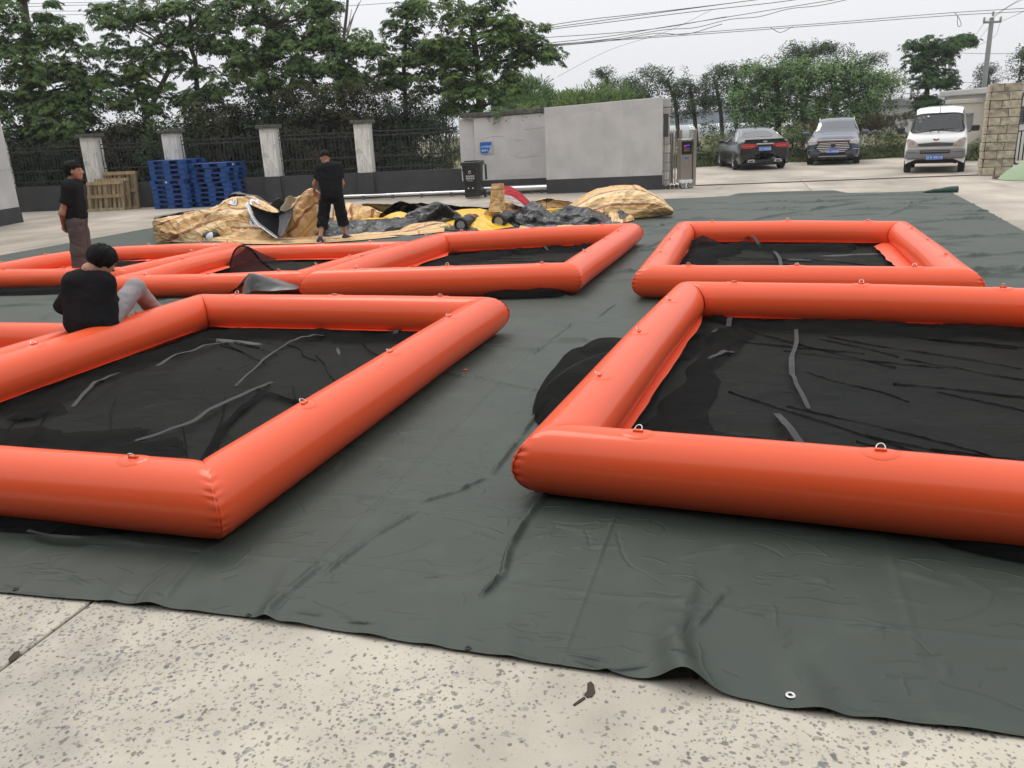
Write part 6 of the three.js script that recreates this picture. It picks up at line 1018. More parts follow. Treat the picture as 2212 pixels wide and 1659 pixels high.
  function person(label, pos, o) {
    const { head, neck, chest, pelvis, sL, sR, eL, eR, wL, wR, hL, hR, kL, kR, aL, aR, face, up = [0, 1, 0], cell = 0.013, shirtM, pantsM, hairCut, sleeve = 0.62, hemY, pantEnd = 1, waistR = 0.115, shoes, hands, belt, longSleeve } = o;
    const g = thing('person', label, 'person', pos), hf = headField(head, face, up);
    // one continuous body
    const body = [[neck, head, 0.052, 0.05], [mix(sL, sR, 0.3), mix(sL, sR, 0.7), 0.055, 0.055], [sL, eL, 0.05, 0.04], [eL, wL, 0.04, 0.027], [sR, eR, 0.05, 0.04], [eR, wR, 0.04, 0.027], [chest, pelvis, 0.085, 0.085], [mix(sL, sR, 0.5), neck, 0.06, 0.055], [hL, kL, 0.075, 0.05], [kL, aL, 0.05, 0.036], [hR, kR, 0.075, 0.05], [kR, aR, 0.05, 0.036], [mix(hL, hR, 0.2), mix(hL, hR, 0.8), 0.08, 0.08]];
    const bf = field(body, 0.03), all = [...body, [head, head, 0.13, 0.13]], [lo, hi] = bounds(all, 0.03), parts = [surfaceNets((x, y, z) => { const d = bf(x, y, z), c = Math.hypot(x - head[0], y - head[1], z - head[2]); return c < 0.2 ? smin(d, hf.face(x, y, z), 0.02) : d; }, lo, hi, cell)];
    { const L = head.map((v) => v - 0.135), H = head.map((v) => v + 0.135); parts.push(surfaceNets((x, y, z) => hf.face(x, y, z), L, H, 0.0045)); }
    for (const h of hands) parts.push(handGeo(...h));
    const b = part('body', merge(parts), skin, g);
    // clothes follow the body
    const dirn = (a, c) => { const d = sub(c, a), l = Math.hypot(...d); return d.map((v) => v / l); };
    const mid = mix(sL, sR, 0.5), shirt = [[mix(sL, mid, 0.15), mix(mix(hL, hR, 0.5), hL, 0.75), 0.10, waistR], [mix(sR, mid, 0.15), mix(mix(hL, hR, 0.5), hR, 0.75), 0.10, waistR], [mid, pelvis, 0.125, waistR + 0.015], [sL, sR, 0.075, 0.075], [mid, mix(mid, neck, 0.55), 0.08, 0.062]];
    const arms = []; for (const [s, e, w] of [[sL, eL, wL], [sR, eR, wR]]) { if (longSleeve) arms.push([s, e, 0.068, 0.058], [e, mix(e, w, 0.85), 0.058, 0.045]); else arms.push([s, mix(s, e, sleeve), 0.076, 0.070]); }
    const sf = field(shirt, 0.06), hem = hemY, nk = (x, y, z) => 0.068 - Math.hypot(x - lerp(neck[0], head[0], 0.25), (y - lerp(neck[1], head[1], 0.42)) * 1.0, z - lerp(neck[2], head[2], 0.25));
    const wr = wrinkle(o.wrinkle ?? 0.014, pos[0]);
    part('shirt', mesh([...shirt, ...arms], 0.05, cell * 0.8, (d, x, y, z) => { let q = sf(x, y, z); for (const [a, c, ra, rb] of arms) { let k = capsule(x, y, z, a, c, ra, rb); if (!longSleeve) { const dd = dirn(a, c), t = (x - c[0]) * dd[0] + (y - c[1]) * dd[1] + (z - c[2]) * dd[2]; k = Math.max(k, t); } q = smin(q, k, 0.045); } q = wr(q, x, y, z); return Math.max(q, hem - y, nk(x, y, z)); }), shirtM, b);
    const legs = []; for (const [h, k, a] of [[hL, kL, aL], [hR, kR, aR]]) legs.push([h, k, o.thigh ?? 0.098, o.kneeR ?? 0.078], [k, mix(k, a, pantEnd), o.kneeR ?? 0.078, o.cuff ?? 0.07]);
    legs.push([mix(hL, hR, 0.25), mix(hL, hR, 0.75), 0.115, 0.115], [mix(hL, hR, 0.5), mix(mix(hL, hR, 0.5), pelvis, 0.9), 0.115, waistR + 0.01]);
    const wp = wrinkle((o.wrinkle ?? 0.02) * 1.1, pos[2]);
    part('trousers', mesh(legs, 0.035, cell * 0.8, (d, x, y, z) => { let q = wp(d, x, y, z); for (const [k, a] of [[kL, aL], [kR, aR]]) { const e = mix(k, a, pantEnd), dd = dirn(k, a), t = (x - e[0]) * dd[0] + (y - e[1]) * dd[1] + (z - e[2]) * dd[2]; if (Math.hypot(x - e[0], y - e[1], z - e[2]) < 0.16) q = Math.max(q, t); } return q; }), pantsM, b);
    { const L = head.map((v) => v - 0.16), H = head.map((v) => v + 0.17); part('hair', surfaceNets(hf.hair(hairCut, o.hairVol), L, H, 0.006), hairM, b); }
    shoes.forEach(([p, yaw, m]) => part('shoe', shoe(p, yaw, m), m, b));
    if (belt) part('belt', mesh([[mix(hL, hR, 0.2).map((v, i) => v + (i === 1 ? belt : 0)), mix(hL, hR, 0.8).map((v, i) => v + (i === 1 ? belt : 0)), waistR + 0.018, waistR + 0.018]], 0.02, 0.012, (d, x, y, z) => Math.max(d, Math.abs(y - (hL[1] + hR[1]) / 2 - belt) - 0.02)), mat(0.03, 0.025, 0.02, { roughness: 0.5 }), b);
    return { g, b };
  }
  const local = (pos) => (u, v, z) => { const p = AT(u, v, z); return [p.x - pos[0], p.y - pos[1], p.z - pos[2]]; };

  { // standing man, side on, hands clasped behind him
    const f = G(184, 617, 0), pos = [f.x, 0, f.z], J = local(pos), z = f.z, t = (dx, y, dz) => [dx, y, dz];
    const hip = J(166, 478, z), sh = J(157, 404, z), dirF = [0.97, 0, -0.25], sx = -0.25 * -1, side = V(-0.25, 0, -0.97); // side: towards his left, away from the viewer
    const off = (p, k) => [p[0] + side.x * k, p[1], p[2] + side.z * k];
    const m = person('standing man in black T-shirt and brown trousers, hands clasped behind his back', pos, {
      head: J(160, 370, z), neck: J(154, 395, z), chest: J(163, 430, z), pelvis: J(168, 466, z), sL: off(sh, 0.17), sR: off(sh, -0.17), eL: off(J(143, 455, z), 0.23), eR: off(J(142, 458, z), -0.21), wL: off(J(140, 486, z), 0.05), wR: off(J(139, 484, z), -0.06),
      hL: off(hip, 0.09), hR: off(hip, -0.09), kL: off(J(178, 545, z), 0.10), kR: off(J(174, 545, z), -0.10), aL: [0.05 + side.x * 0.1, 0.08, side.z * 0.1], aR: [-0.02 - side.x * 0.1, 0.08, -side.z * 0.1], face: dirF, up: [-0.05, 1, 0],
      shirtM: blackCloth, pantsM: pmat(0.10, 0.088, 0.082, { roughness: 0.95, specularIntensity: 0.3 }), hairCut: (p) => -(p[1] - (p[2] > 0.045 ? 0.052 : p[2] > -0.015 ? 0.03 : -0.055)) + 0.035 * (vnoise(p[0] * 70 + p[2] * 50, p[2] * 60) - 0.5), hairVol: 0.002, hemY: hip[1] + 0.03, waistR: 0.108, belt: 0.07, thigh: 0.108, kneeR: 0.098, cuff: 0.088,
      shoes: [[[0.05 + side.x * 0.1, 0, side.z * 0.1], 1.8, mat(0.03, 0.03, 0.03)], [[-0.02 - side.x * 0.1, 0, -side.z * 0.1], 1.8, mat(0.03, 0.03, 0.03)]],
      hands: [[off(J(140, 486, z), 0.05), [-0.15, -0.7, 0.75], [0.9, 0.1, 0.2], [0, 0.3, 1], 0.9], [off(J(139, 484, z), -0.06), [-0.2, -0.85, -0.5], [0.9, -0.1, -0.2], [0, 0.3, -1], 0.8]],
    });
    // print on the chest
    const pr = canvasTexture(64, 128, (c) => { c.clearRect(0, 0, 64, 128); c.strokeStyle = '#c9868c'; c.lineWidth = 9; c.beginPath(); c.moveTo(20, 14); c.lineTo(30, 46); c.lineTo(14, 62); c.stroke(); c.strokeStyle = '#b7bcc4'; c.lineWidth = 6; for (const [a, b] of [[70, 86], [84, 100], [98, 112]]) { c.beginPath(); c.moveTo(16, a); c.lineTo(48, b); c.stroke(); } });
    const c = J(184, 436, z), q = part('shirt_print', new THREE.CylinderGeometry(0.15, 0.15, 0.26, 16, 1, true, Math.PI / 2 + 0.5, 1.1).rotateY(-0.35), new THREE.MeshStandardMaterial({ map: pr, transparent: true, alphaTest: 0.5, roughness: 0.8, side: THREE.DoubleSide }), m.b); q.position.set(c[0] - 0.148, c[1], c[2]);
  }
  { // seated man with his back to us, on the frame
    const p0 = G(205, 712, 0.32), pos = [p0.x, 0, p0.z], J = local(pos), z = p0.z;
    const hR = J(232, 694, z - 0.05), kR = J(292, 622, z - 0.55);
    person('seated man in black long-sleeved top and grey trousers, seen from behind with head bent', pos, {
      head: J(222, 565, z - 0.16), neck: J(192, 583, z - 0.08), chest: J(190, 640, z - 0.03), pelvis: J(198, 695, z + 0.0), sL: J(159, 612, z - 0.06), sR: J(225, 611, z - 0.10), eL: J(135, 662, z - 0.10), eR: J(244, 656, z - 0.22), wL: J(165, 672, z - 0.30), wR: J(216, 668, z - 0.34),
      hL: J(166, 696, z - 0.05), hR, kL: J(196, 640, z - 0.58), kR, aL: [J(215, 690, z - 0.75)[0], 0.09, -0.75], aR: [-3.50 - pos[0], 0.09, -8.22 - pos[2]], face: [0.55, -0.62, -0.56], up: [0.25, 0.78, -0.6],
      shirtM: blackCloth, pantsM: pmat(0.29, 0.27, 0.275, { roughness: 0.9, specularIntensity: 0.3 }), hairCut: (p) => -(p[1] + 0.085 - (p[2] > 0.03 ? (p[2] - 0.03) * 2.2 : 0)) + 0.012 * (vnoise(p[0] * 60, p[2] * 60) - 0.5), hairVol: 0.012, hemY: -5, waistR: 0.135, longSleeve: true, thigh: 0.098, kneeR: 0.08, cuff: 0.068, wrinkle: 0.011, cell: 0.011,
      shoes: [[[J(215, 690, z - 0.75)[0], 0, -0.75], 2.6, mat(0.05, 0.05, 0.05)], [[-3.50 - pos[0], 0, -8.22 - pos[2]], 2.6, mat(0.05, 0.05, 0.05)]],
      hands: [[J(165, 672, z - 0.30), [0.6, -0.1, -0.7], [0.3, -0.9, 0.2], [0.4, 0.6, 0.5], 0.9], [J(216, 668, z - 0.34), [-0.5, -0.1, -0.8], [-0.3, -0.9, 0.2], [-0.4, 0.6, 0.5], 0.9]],
    });
  }
  { // man lifting the cloth, back to us
    const f = G(717, 521, 0.02), z = f.z - 0.05, pos = [f.x, 0, z], J = local(pos), g = (u, v) => { const p = G(u, v, 0.03); return [p.x - pos[0], 0.10, p.z - pos[2]]; }, aL = g(692, 523), aR = g(748, 516), navy = mat(0.012, 0.016, 0.05, { roughness: 0.7 });
    person('man in black T-shirt and cropped black trousers lifting the plank-print cloth', pos, {
      head: J(702, 342, z - 0.10), neck: J(707, 357, z - 0.04), chest: J(712, 378, z), pelvis: J(717, 410, z), sL: J(692, 366, z - 0.03), sR: J(729, 362, z - 0.03), eL: J(680, 396, z - 0.12), eR: J(739, 396, z - 0.08), wL: J(679, 413, z - 0.34), wR: J(735, 415, z - 0.30),
      hL: J(706, 422, z), hR: J(728, 422, z), kL: J(699, 466, z - 0.02), kR: J(737, 462, z), aL, aR, face: [-0.35, -0.45, -0.82], up: [-0.1, 0.85, -0.5],
      shirtM: blackCloth, pantsM: pmat(0.011, 0.011, 0.012, { roughness: 0.95, specularIntensity: 0.25 }), hairCut: (p) => -(p[1] - (p[2] > 0.02 ? 0.05 : 0.002)) + 0.03 * (vnoise(p[0] * 70, p[2] * 60) - 0.5), hemY: J(717, 415, z)[1], waistR: 0.118, pantEnd: 0.52, thigh: 0.112, kneeR: 0.098, cuff: 0.098,
      shoes: [[[aL[0], 0, aL[2]], 3.6, navy], [[aR[0], 0, aR[2]], 2.7, navy]],
      hands: [[J(679, 413, z - 0.34), [0.12, -0.75, -0.55], [0.5, -0.3, 0.3], [0.6, 0.2, -0.5], 1.0], [J(735, 415, z - 0.30), [-0.2, -0.6, -0.7], [-0.5, -0.3, 0.2], [-0.6, 0.2, -0.4], 0.9]],
    });
  }
}
// ------------------------------------------------------------------ vehicles
const CARX = {
  tyre: mat(0.02, 0.02, 0.021, { roughness: 0.85 }), rim: mat(0.45, 0.46, 0.48, { metalness: 0.9, roughness: 0.3 }), black: mat(0.015, 0.015, 0.017, { roughness: 0.5 }), chrome: mat(0.75, 0.76, 0.78, { metalness: 1, roughness: 0.15 }),
  glass: pmat(0.03, 0.034, 0.038, { roughness: 0.06, clearcoat: 0.6, clearcoatRoughness: 0.03 }), lamp: pmat(0.55, 0.56, 0.58, { roughness: 0.15, clearcoat: 1 }), lampIn: mat(0.8, 0.8, 0.82, { metalness: 0.8, roughness: 0.2 }), red: pmat(0.38, 0.02, 0.02, { roughness: 0.15, clearcoat: 1, clearcoatRoughness: 0.05 }),
};
// stations from rear to front: [z, sill half width, widest, belt, roof edge half width, y sill, y widest, y belt, y roof edge, crown]
function loft(st, sub) {
  const P = (t) => { const i = clamp(Math.floor(t), 0, st.length - 2), f = t - i, a = st[Math.max(0, i - 1)], b = st[i], c = st[i + 1], d = st[Math.min(st.length - 1, i + 2)]; return b.map((v, k) => { const m0 = (c[k] - a[k]) / 2, m1 = (d[k] - v) / 2, lim = 3 * Math.abs(c[k] - v), q0 = clamp(m0, -lim, lim), q1 = clamp(m1, -lim, lim), f2 = f * f, f3 = f2 * f; return (2 * f3 - 3 * f2 + 1) * v + (f3 - 2 * f2 + f) * q0 + (-2 * f3 + 3 * f2) * c[k] + (f3 - f2) * q1; }); };
  const ring = (t) => { const [z, ws, wm, wb, wr, ys, ym, yb, yr, cr] = P(t); return [[ws, ys], [wm, lerp(ys, ym, 0.55)], [wm, ym], [lerp(wm, wb, 0.6), lerp(ym, yb, 0.75)], [wb, yb], [lerp(wb, wr, 0.5) + 0.012, lerp(yb, yr, 0.52)], [wr, yr - 0.01], [wr * 0.9, yr + cr * 0.45], [wr * 0.5, yr + cr * 0.9], [0, yr + cr]].map(([x, y]) => V(x, y, z)); };
  const N = (st.length - 1) * sub, R = []; for (let i = 0; i <= N; i++) R.push(ring(i / sub));
  const mk = (test) => { // faces whose (station, column, side) pass the test
    const pos = [], idx = [], map = new Map(), at = (i, c, s) => { const k = i * 64 + c * 2 + (s > 0 ? 1 : 0); if (!map.has(k)) { map.set(k, pos.length / 3); const p = R[i][c]; pos.push(p.x * s, p.y, p.z); } return map.get(k); };
    for (let i = 0; i < N; i++) for (let c = 0; c < 9; c++) for (const s of [-1, 1]) { if (!test((i + 0.5) / sub, c, s)) continue; const a = at(i, c, s), b = at(i + 1, c, s), d = at(i, c + 1, s), e = at(i + 1, c + 1, s); s > 0 ? idx.push(a, d, e, a, e, b) : idx.push(a, e, d, a, b, e); }
    const g = new THREE.BufferGeometry(); g.setAttribute('position', new THREE.Float32BufferAttribute(pos, 3)); g.setIndex(idx); return g;
  };
  const cap = (i) => { const r = R[i], pts = [...r, ...r.slice(0, -1).reverse().map((p) => V(-p.x, p.y, p.z))], pos = [0, (r[0].y + r[9].y) / 2, r[0].z]; pts.forEach((p) => pos.push(p.x, p.y, p.z)); const idx = []; for (let k = 1; k < pts.length; k++) i ? idx.push(0, k, k + 1) : idx.push(0, k + 1, k); const g = new THREE.BufferGeometry(); g.setAttribute('position', new THREE.Float32BufferAttribute(pos, 3)); g.setIndex(idx); g.computeVertexNormals(); return g; };
  return { mk, caps: [cap(0), cap(N)], ring, P };
}
const creased = (g, a = 0.6) => toCreasedNormals(g, a);
function wheelAt(car, x, y, z, r, w, rimM = CARX.rim) {
  const t = part('wheel', new THREE.LatheGeometry([[r * 0.62, -w / 2], [r * 0.93, -w / 2], [r, -w / 2 + 0.03], [r, w / 2 - 0.03], [r * 0.93, w / 2], [r * 0.62, w / 2]].map(([a, b]) => new THREE.Vector2(a, b)), 32).rotateZ(Math.PI / 2), CARX.tyre, car); t.position.set(x, y, z);
  const s = Math.sign(x), rim = [new THREE.CylinderGeometry(r * 0.15, r * 0.15, 0.02, 16).rotateZ(Math.PI / 2).translate(s * (w / 2 - 0.01), 0, 0), new THREE.TorusGeometry(r * 0.6, 0.018, 6, 28).rotateY(Math.PI / 2).translate(s * (w / 2 - 0.02), 0, 0)];
  for (let k = 0; k < 10; k++) rim.push(box(0.02, r * 0.5, 0.035, s * (w / 2 - 0.015), r * 0.34, 0, 0, k * Math.PI / 5));
  part('rim', rim, rimM, t); part('hub_shadow', new THREE.CylinderGeometry(r * 0.6, r * 0.6, w * 0.5, 24).rotateZ(Math.PI / 2), CARX.black, t);
}
function plateTexture(text, first) {
  return canvasTexture(256, 84, (c) => {
    c.fillStyle = '#1d4fae'; c.fillRect(0, 0, 256, 84); c.strokeStyle = '#c9d6ee'; c.lineWidth = 4; c.strokeRect(5, 5, 246, 74); c.fillStyle = '#d3def2'; c.font = 'bold 58px sans-serif'; c.textBaseline = 'middle'; c.fillText(text, 58, 45, 190);
    c.lineWidth = 5; for (const st of first) { c.beginPath(); st.forEach(([x, y], i) => (i ? c.lineTo(12 + x * 40, 16 + y * 52) : c.moveTo(12 + x * 40, 16 + y * 52))); c.stroke(); }
  });
}
const SU = [[[0, 0.15], [1, 0.15]], [[0.3, 0], [0.3, 0.3]], [[0.7, 0], [0.7, 0.3]], [[0.1, 0.42], [0.75, 0.42], [0.68, 0.95], [0.5, 0.88]], [[0.42, 0.3], [0.35, 0.6], [0.05, 0.98]], [[0.05, 0.6], [0.0, 0.78]], [[0.9, 0.55], [1, 0.75]]];
const WAN = [[[0.2, 0], [0.05, 0.2]], [[0, 0.25], [0.35, 0.25], [0.35, 0.95], [0, 0.95], [0, 0.25]], [[0, 0.6], [0.35, 0.6]], [[0.5, 0.2], [1, 0.2]], [[0.75, 0], [0.75, 0.95]], [[0.45, 0.55], [1, 0.55]], [[0.55, 0.95], [0.98, 0.95]]];
function plate(car, tex, x, y, z, front, w = 0.44) { const q = part('number_plate', rbox(w, 0.14, 0.014, 0.004), mat(0.03, 0.09, 0.3), car); q.position.set(x, y, z); const f = part('plate_print', new THREE.PlaneGeometry(w - 0.008, 0.132), new THREE.MeshStandardMaterial({ map: tex, roughness: 0.4 }), q); f.position.z = front ? 0.009 : -0.009; if (!front) f.rotation.y = Math.PI; return q; }
const slab = (pts, d, z) => { const s = new THREE.Shape(pts.map(([x, y]) => new THREE.Vector2(x, y))); const g = new THREE.ExtrudeGeometry(s, { depth: d, bevelEnabled: true, bevelSize: 0.008, bevelThickness: 0.008, bevelSegments: 2 }); return g.translate(0, 0, z); };
const mirrorX = (pts) => pts.map(([x, y]) => [-x, y]).reverse();
{ // ---- black sedan, seen from behind
  const h = AT(1648, 365, -31.0), yaw = Math.atan2(-0.08, 0.997) + Math.PI; // front looks away
  const c = thing('parked_sedan', 'black saloon car seen from behind with red tail lights, parked beyond the gate', 'car', [h.x + 0.2, 0.0, -33.3], yaw);
  const paint = pmat(0.008, 0.0085, 0.010, { roughness: 0.3, clearcoat: 0.4, clearcoatRoughness: 0.04 });
  const L = loft([[-2.42, 0.72, 0.80, 0.76, 0.70, 0.36, 0.62, 0.98, 1.02, 0.02], [-2.34, 0.80, 0.88, 0.83, 0.74, 0.27, 0.64, 1.0, 1.06, 0.02], [-2.1, 0.84, 0.925, 0.86, 0.72, 0.22, 0.66, 1.0, 1.09, 0.02], [-1.75, 0.86, 0.935, 0.87, 0.70, 0.2, 0.68, 1.01, 1.12, 0.02], [-0.95, 0.88, 0.935, 0.87, 0.56, 0.2, 0.68, 1.01, 1.41, 0.035], [-0.1, 0.88, 0.935, 0.87, 0.57, 0.2, 0.68, 1.0, 1.46, 0.04], [0.55, 0.88, 0.935, 0.87, 0.56, 0.2, 0.68, 0.99, 1.41, 0.035], [1.35, 0.88, 0.935, 0.86, 0.70, 0.2, 0.66, 0.96, 1.05, 0.03], [2.1, 0.84, 0.91, 0.82, 0.68, 0.22, 0.6, 0.85, 0.9, 0.03], [2.42, 0.7, 0.78, 0.7, 0.55, 0.3, 0.5, 0.72, 0.74, 0.02]], 5);
  const sideG = (t, col) => col >= 4 && col <= 5 && t > 3.45 && t < 6.6, rearG = (t, col) => col >= 6 && t > 3.08 && t < 3.95, frontG = (t, col) => col >= 6 && t > 6.1 && t < 6.95;
  part('body', merge([creased(L.mk((t, col) => !sideG(t, col) && !rearG(t, col) && !frontG(t, col)), 0.7), ...L.caps]), paint, c);
  part('side_window', creased(L.mk((t, col, s) => s > 0 && sideG(t, col))), CARX.glass, c); part('side_window', creased(L.mk((t, col, s) => s < 0 && sideG(t, col))), CARX.glass, c);
  part('rear_window', creased(L.mk((t, col) => rearG(t, col))), CARX.glass, c); part('windscreen', creased(L.mk((t, col) => frontG(t, col))), CARX.glass, c);
  for (const s of [-1, 1]) {
    const pts = [[0.28, 0.86], [0.5, 0.79], [0.83, 0.80], [0.84, 0.90], [0.66, 0.95], [0.3, 0.92]], tl = part('tail_light', slab(s > 0 ? pts : mirrorX(pts), 0.08, -2.46), CARX.red, c); part('reflector', box(0.34, 0.018, 0.02, s * 0.56, 0.86, -2.475), mat(0.7, 0.12, 0.1, { roughness: 0.3 }), tl);
    part('exhaust_tip', slab([[s * 0.48 - 0.13, 0.30], [s * 0.48 + 0.13, 0.30], [s * 0.48 + 0.10, 0.38], [s * 0.48 - 0.10, 0.38]], 0.06, -2.455), CARX.chrome, c); part('exhaust_bore', box(0.17, 0.05, 0.02, s * 0.48, 0.34, -2.462), CARX.black, c);
    const m = part('mirror', rbox(0.2, 0.13, 0.12, 0.04, s * 1.02, 1.0, 0.72), paint, c); part('mirror_arm', box(0.12, 0.03, 0.05, s * 0.93, 0.97, 0.74), paint, m);
    part('chrome_trim', tube([V(s * 0.875, 1.02, -1.55), V(s * 0.70, 1.30, -1.0), V(s * 0.62, 1.42, -0.3), V(s * 0.66, 1.38, 0.5), V(s * 0.84, 1.02, 1.3)].map((p) => p.multiply(V(1.01, 1, 1))), 0.009, 40, 5), CARX.chrome, c);
    for (const z of [-1.42, 1.48]) wheelAt(c, s * 0.83, 0.34, z, 0.34, 0.22);
    part('sill_trim', box(0.02, 0.025, 2.2, s * 0.915, 0.30, 0.02), CARX.chrome, c);
  }
  part('chrome_strip', slab([[-0.3, 0.915], [0.3, 0.915], [0.3, 0.945], [-0.3, 0.945]], 0.02, -2.447), CARX.chrome, c);
  part('boot_lip', rbox(1.44, 0.035, 0.1, 0.015, 0, 1.085, -2.38), paint, c); part('badge', new THREE.CylinderGeometry(0.07, 0.07, 0.012, 24).rotateX(Math.PI / 2).scale(1.2, 0.5, 1).translate(0, 1.01, -2.44), CARX.chrome, c);
  plate(c, plateTexture('C·V072K', SU), 0, 0.76, -2.44, false); part('bumper_groove', [box(1.5, 0.02, 0.03, 0, 0.62, -2.43), box(1.3, 0.1, 0.03, 0, 0.33, -2.42)], CARX.black, c);
  part('antenna_fin', slab([[-0.01, 1.49], [0.01, 1.49], [0.004, 1.56], [-0.004, 1.56]], 0.12, -0.75), CARX.black, c); part('brake_light', box(0.34, 0.02, 0.03, 0, 1.415, -1.0), mat(0.05, 0.02, 0.02), c);
  part('underbody', box(1.5, 0.1, 4.3, 0, 0.22, 0), CARX.black, c);
}
{ // ---- grey SUV, facing the camera
  const h = AT(1797, 357, -32.0), yaw = Math.atan2(-0.40, 0.92);
  const fwd = V(Math.sin(yaw), 0, Math.cos(yaw)), c = thing('parked_car', 'blue-grey car facing the camera, with a wide chrome-barred grille', 'car', [h.x - fwd.x * 2.3, 0, h.z - fwd.z * 2.3], yaw);
  const paint = pmat(0.060, 0.074, 0.105, { roughness: 0.35, metalness: 0.15, clearcoat: 0.6, clearcoatRoughness: 0.05 });
  const L = loft([[-2.35, 0.7, 0.8, 0.72, 0.62, 0.4, 0.7, 1.1, 1.2, 0.02], [-2.2, 0.85, 0.93, 0.85, 0.66, 0.3, 0.75, 1.12, 1.45, 0.03], [-1.7, 0.88, 0.945, 0.87, 0.64, 0.25, 0.76, 1.12, 1.6, 0.04], [-0.4, 0.9, 0.945, 0.875, 0.64, 0.25, 0.76, 1.1, 1.67, 0.045], [0.45, 0.9, 0.945, 0.875, 0.63, 0.25, 0.76, 1.09, 1.62, 0.04], [1.22, 0.9, 0.945, 0.875, 0.74, 0.25, 0.75, 1.05, 1.14, 0.035], [1.9, 0.88, 0.94, 0.86, 0.72, 0.26, 0.7, 1.0, 1.06, 0.04], [2.18, 0.82, 0.92, 0.84, 0.70, 0.28, 0.66, 0.95, 0.99, 0.035], [2.32, 0.72, 0.82, 0.74, 0.62, 0.32, 0.6, 0.88, 0.91, 0.02]], 5);
  const sideG = (t, col) => col >= 4 && col <= 5 && t > 1.4 && t < 4.65, frontG = (t, col) => col >= 6 && t > 4.12 && t < 4.92, rearG = (t, col) => col >= 6 && t < 1.2 && t > 0.4;
  part('body', merge([creased(L.mk((t, col) => !sideG(t, col) && !rearG(t, col) && !frontG(t, col)), 0.7), ...L.caps]), paint, c);
  for (const s of [-1, 1]) part('side_window', creased(L.mk((t, col, q) => q === s && sideG(t, col))), CARX.glass, c);
  part('rear_window', creased(L.mk((t, col) => rearG(t, col))), CARX.glass, c);
  part('windscreen', creased(L.mk((t, col) => frontG(t, col))), pmat(0.07, 0.078, 0.09, { roughness: 0.06, clearcoat: 0.6, clearcoatRoughness: 0.02 }), c);
  const hex = [[-0.36, 0.44], [0.36, 0.44], [0.66, 0.64], [0.52, 0.86], [-0.52, 0.86], [-0.66, 0.64]], gr = part('grille', slab(hex, 0.04, 2.31), CARX.black, c);
  for (let i = 0; i < 6; i++) { const y = 0.50 + i * 0.062, w = y < 0.64 ? lerp(0.40, 0.63, (y - 0.44) / 0.2) : lerp(0.63, 0.5, (y - 0.64) / 0.22); part('grille_bar', rbox(w * 2 - 0.06, 0.026, 0.03, 0.008, 0, y, 2.37), CARX.chrome, gr); }
  part('badge', rbox(0.16, 0.1, 0.03, 0.01, 0, 0.71, 2.385), CARX.black, c); part('chrome_strip', slab([[-0.62, 0.88], [0.62, 0.88], [0.58, 0.925], [-0.58, 0.925]], 0.03, 2.335), CARX.chrome, c);
  for (const s of [-1, 1]) {
    const hl = [[0.55, 0.80], [0.86, 0.76], [0.90, 0.92], [0.82, 0.97], [0.56, 0.90]], l = part('headlight', slab(s > 0 ? hl : mirrorX(hl), 0.12, 2.20), CARX.lamp, c); for (let i = 0; i < 3; i++) part('lamp_cell', rbox(0.07, 0.06, 0.03, 0.01, s * (0.62 + i * 0.09), 0.86, 2.325), CARX.lampIn, l);
    part('side_intake', slab(s > 0 ? [[0.62, 0.4], [0.86, 0.42], [0.88, 0.64], [0.74, 0.62]] : mirrorX([[0.62, 0.4], [0.86, 0.42], [0.88, 0.64], [0.74, 0.62]]), 0.04, 2.27), CARX.black, c); part('chrome_blade', box(0.22, 0.022, 0.03, s * 0.79, 0.58, 2.325, s * 0.1), CARX.chrome, c);
    const m = part('mirror', rbox(0.25, 0.16, 0.13, 0.05, s * 1.08, 1.14, 0.92), paint, c); part('mirror_base', rbox(0.2, 0.05, 0.08, 0.02, s * 0.95, 1.08, 0.95), CARX.black, m);
    part('roof_rail', tube([V(s * 0.63, 1.6, -1.6), V(s * 0.64, 1.70, -1.2), V(s * 0.64, 1.73, -0.3), V(s * 0.63, 1.68, 0.3), V(s * 0.63, 1.6, 0.5)], 0.018, 30, 6), CARX.chrome, c);
    for (const z of [-1.36, 1.42]) wheelAt(c, s * 0.835, 0.355, z, 0.355, 0.23);
  }
  plate(c, plateTexture('L·A4608', WAN), 0, 0.52, 2.39, true); part('lower_bumper', [rbox(1.5, 0.12, 0.1, 0.03, 0, 0.36, 2.28), box(1.2, 0.09, 0.06, 0, 0.29, 2.26)], CARX.black, c); part('skid_plate', rbox(1.0, 0.03, 0.06, 0.01, 0, 0.325, 2.325), mat(0.4, 0.41, 0.42, { metalness: 0.6, roughness: 0.4 }), c);
  part('underbody', box(1.5, 0.1, 4.2, 0, 0.26, 0), CARX.black, c);
}
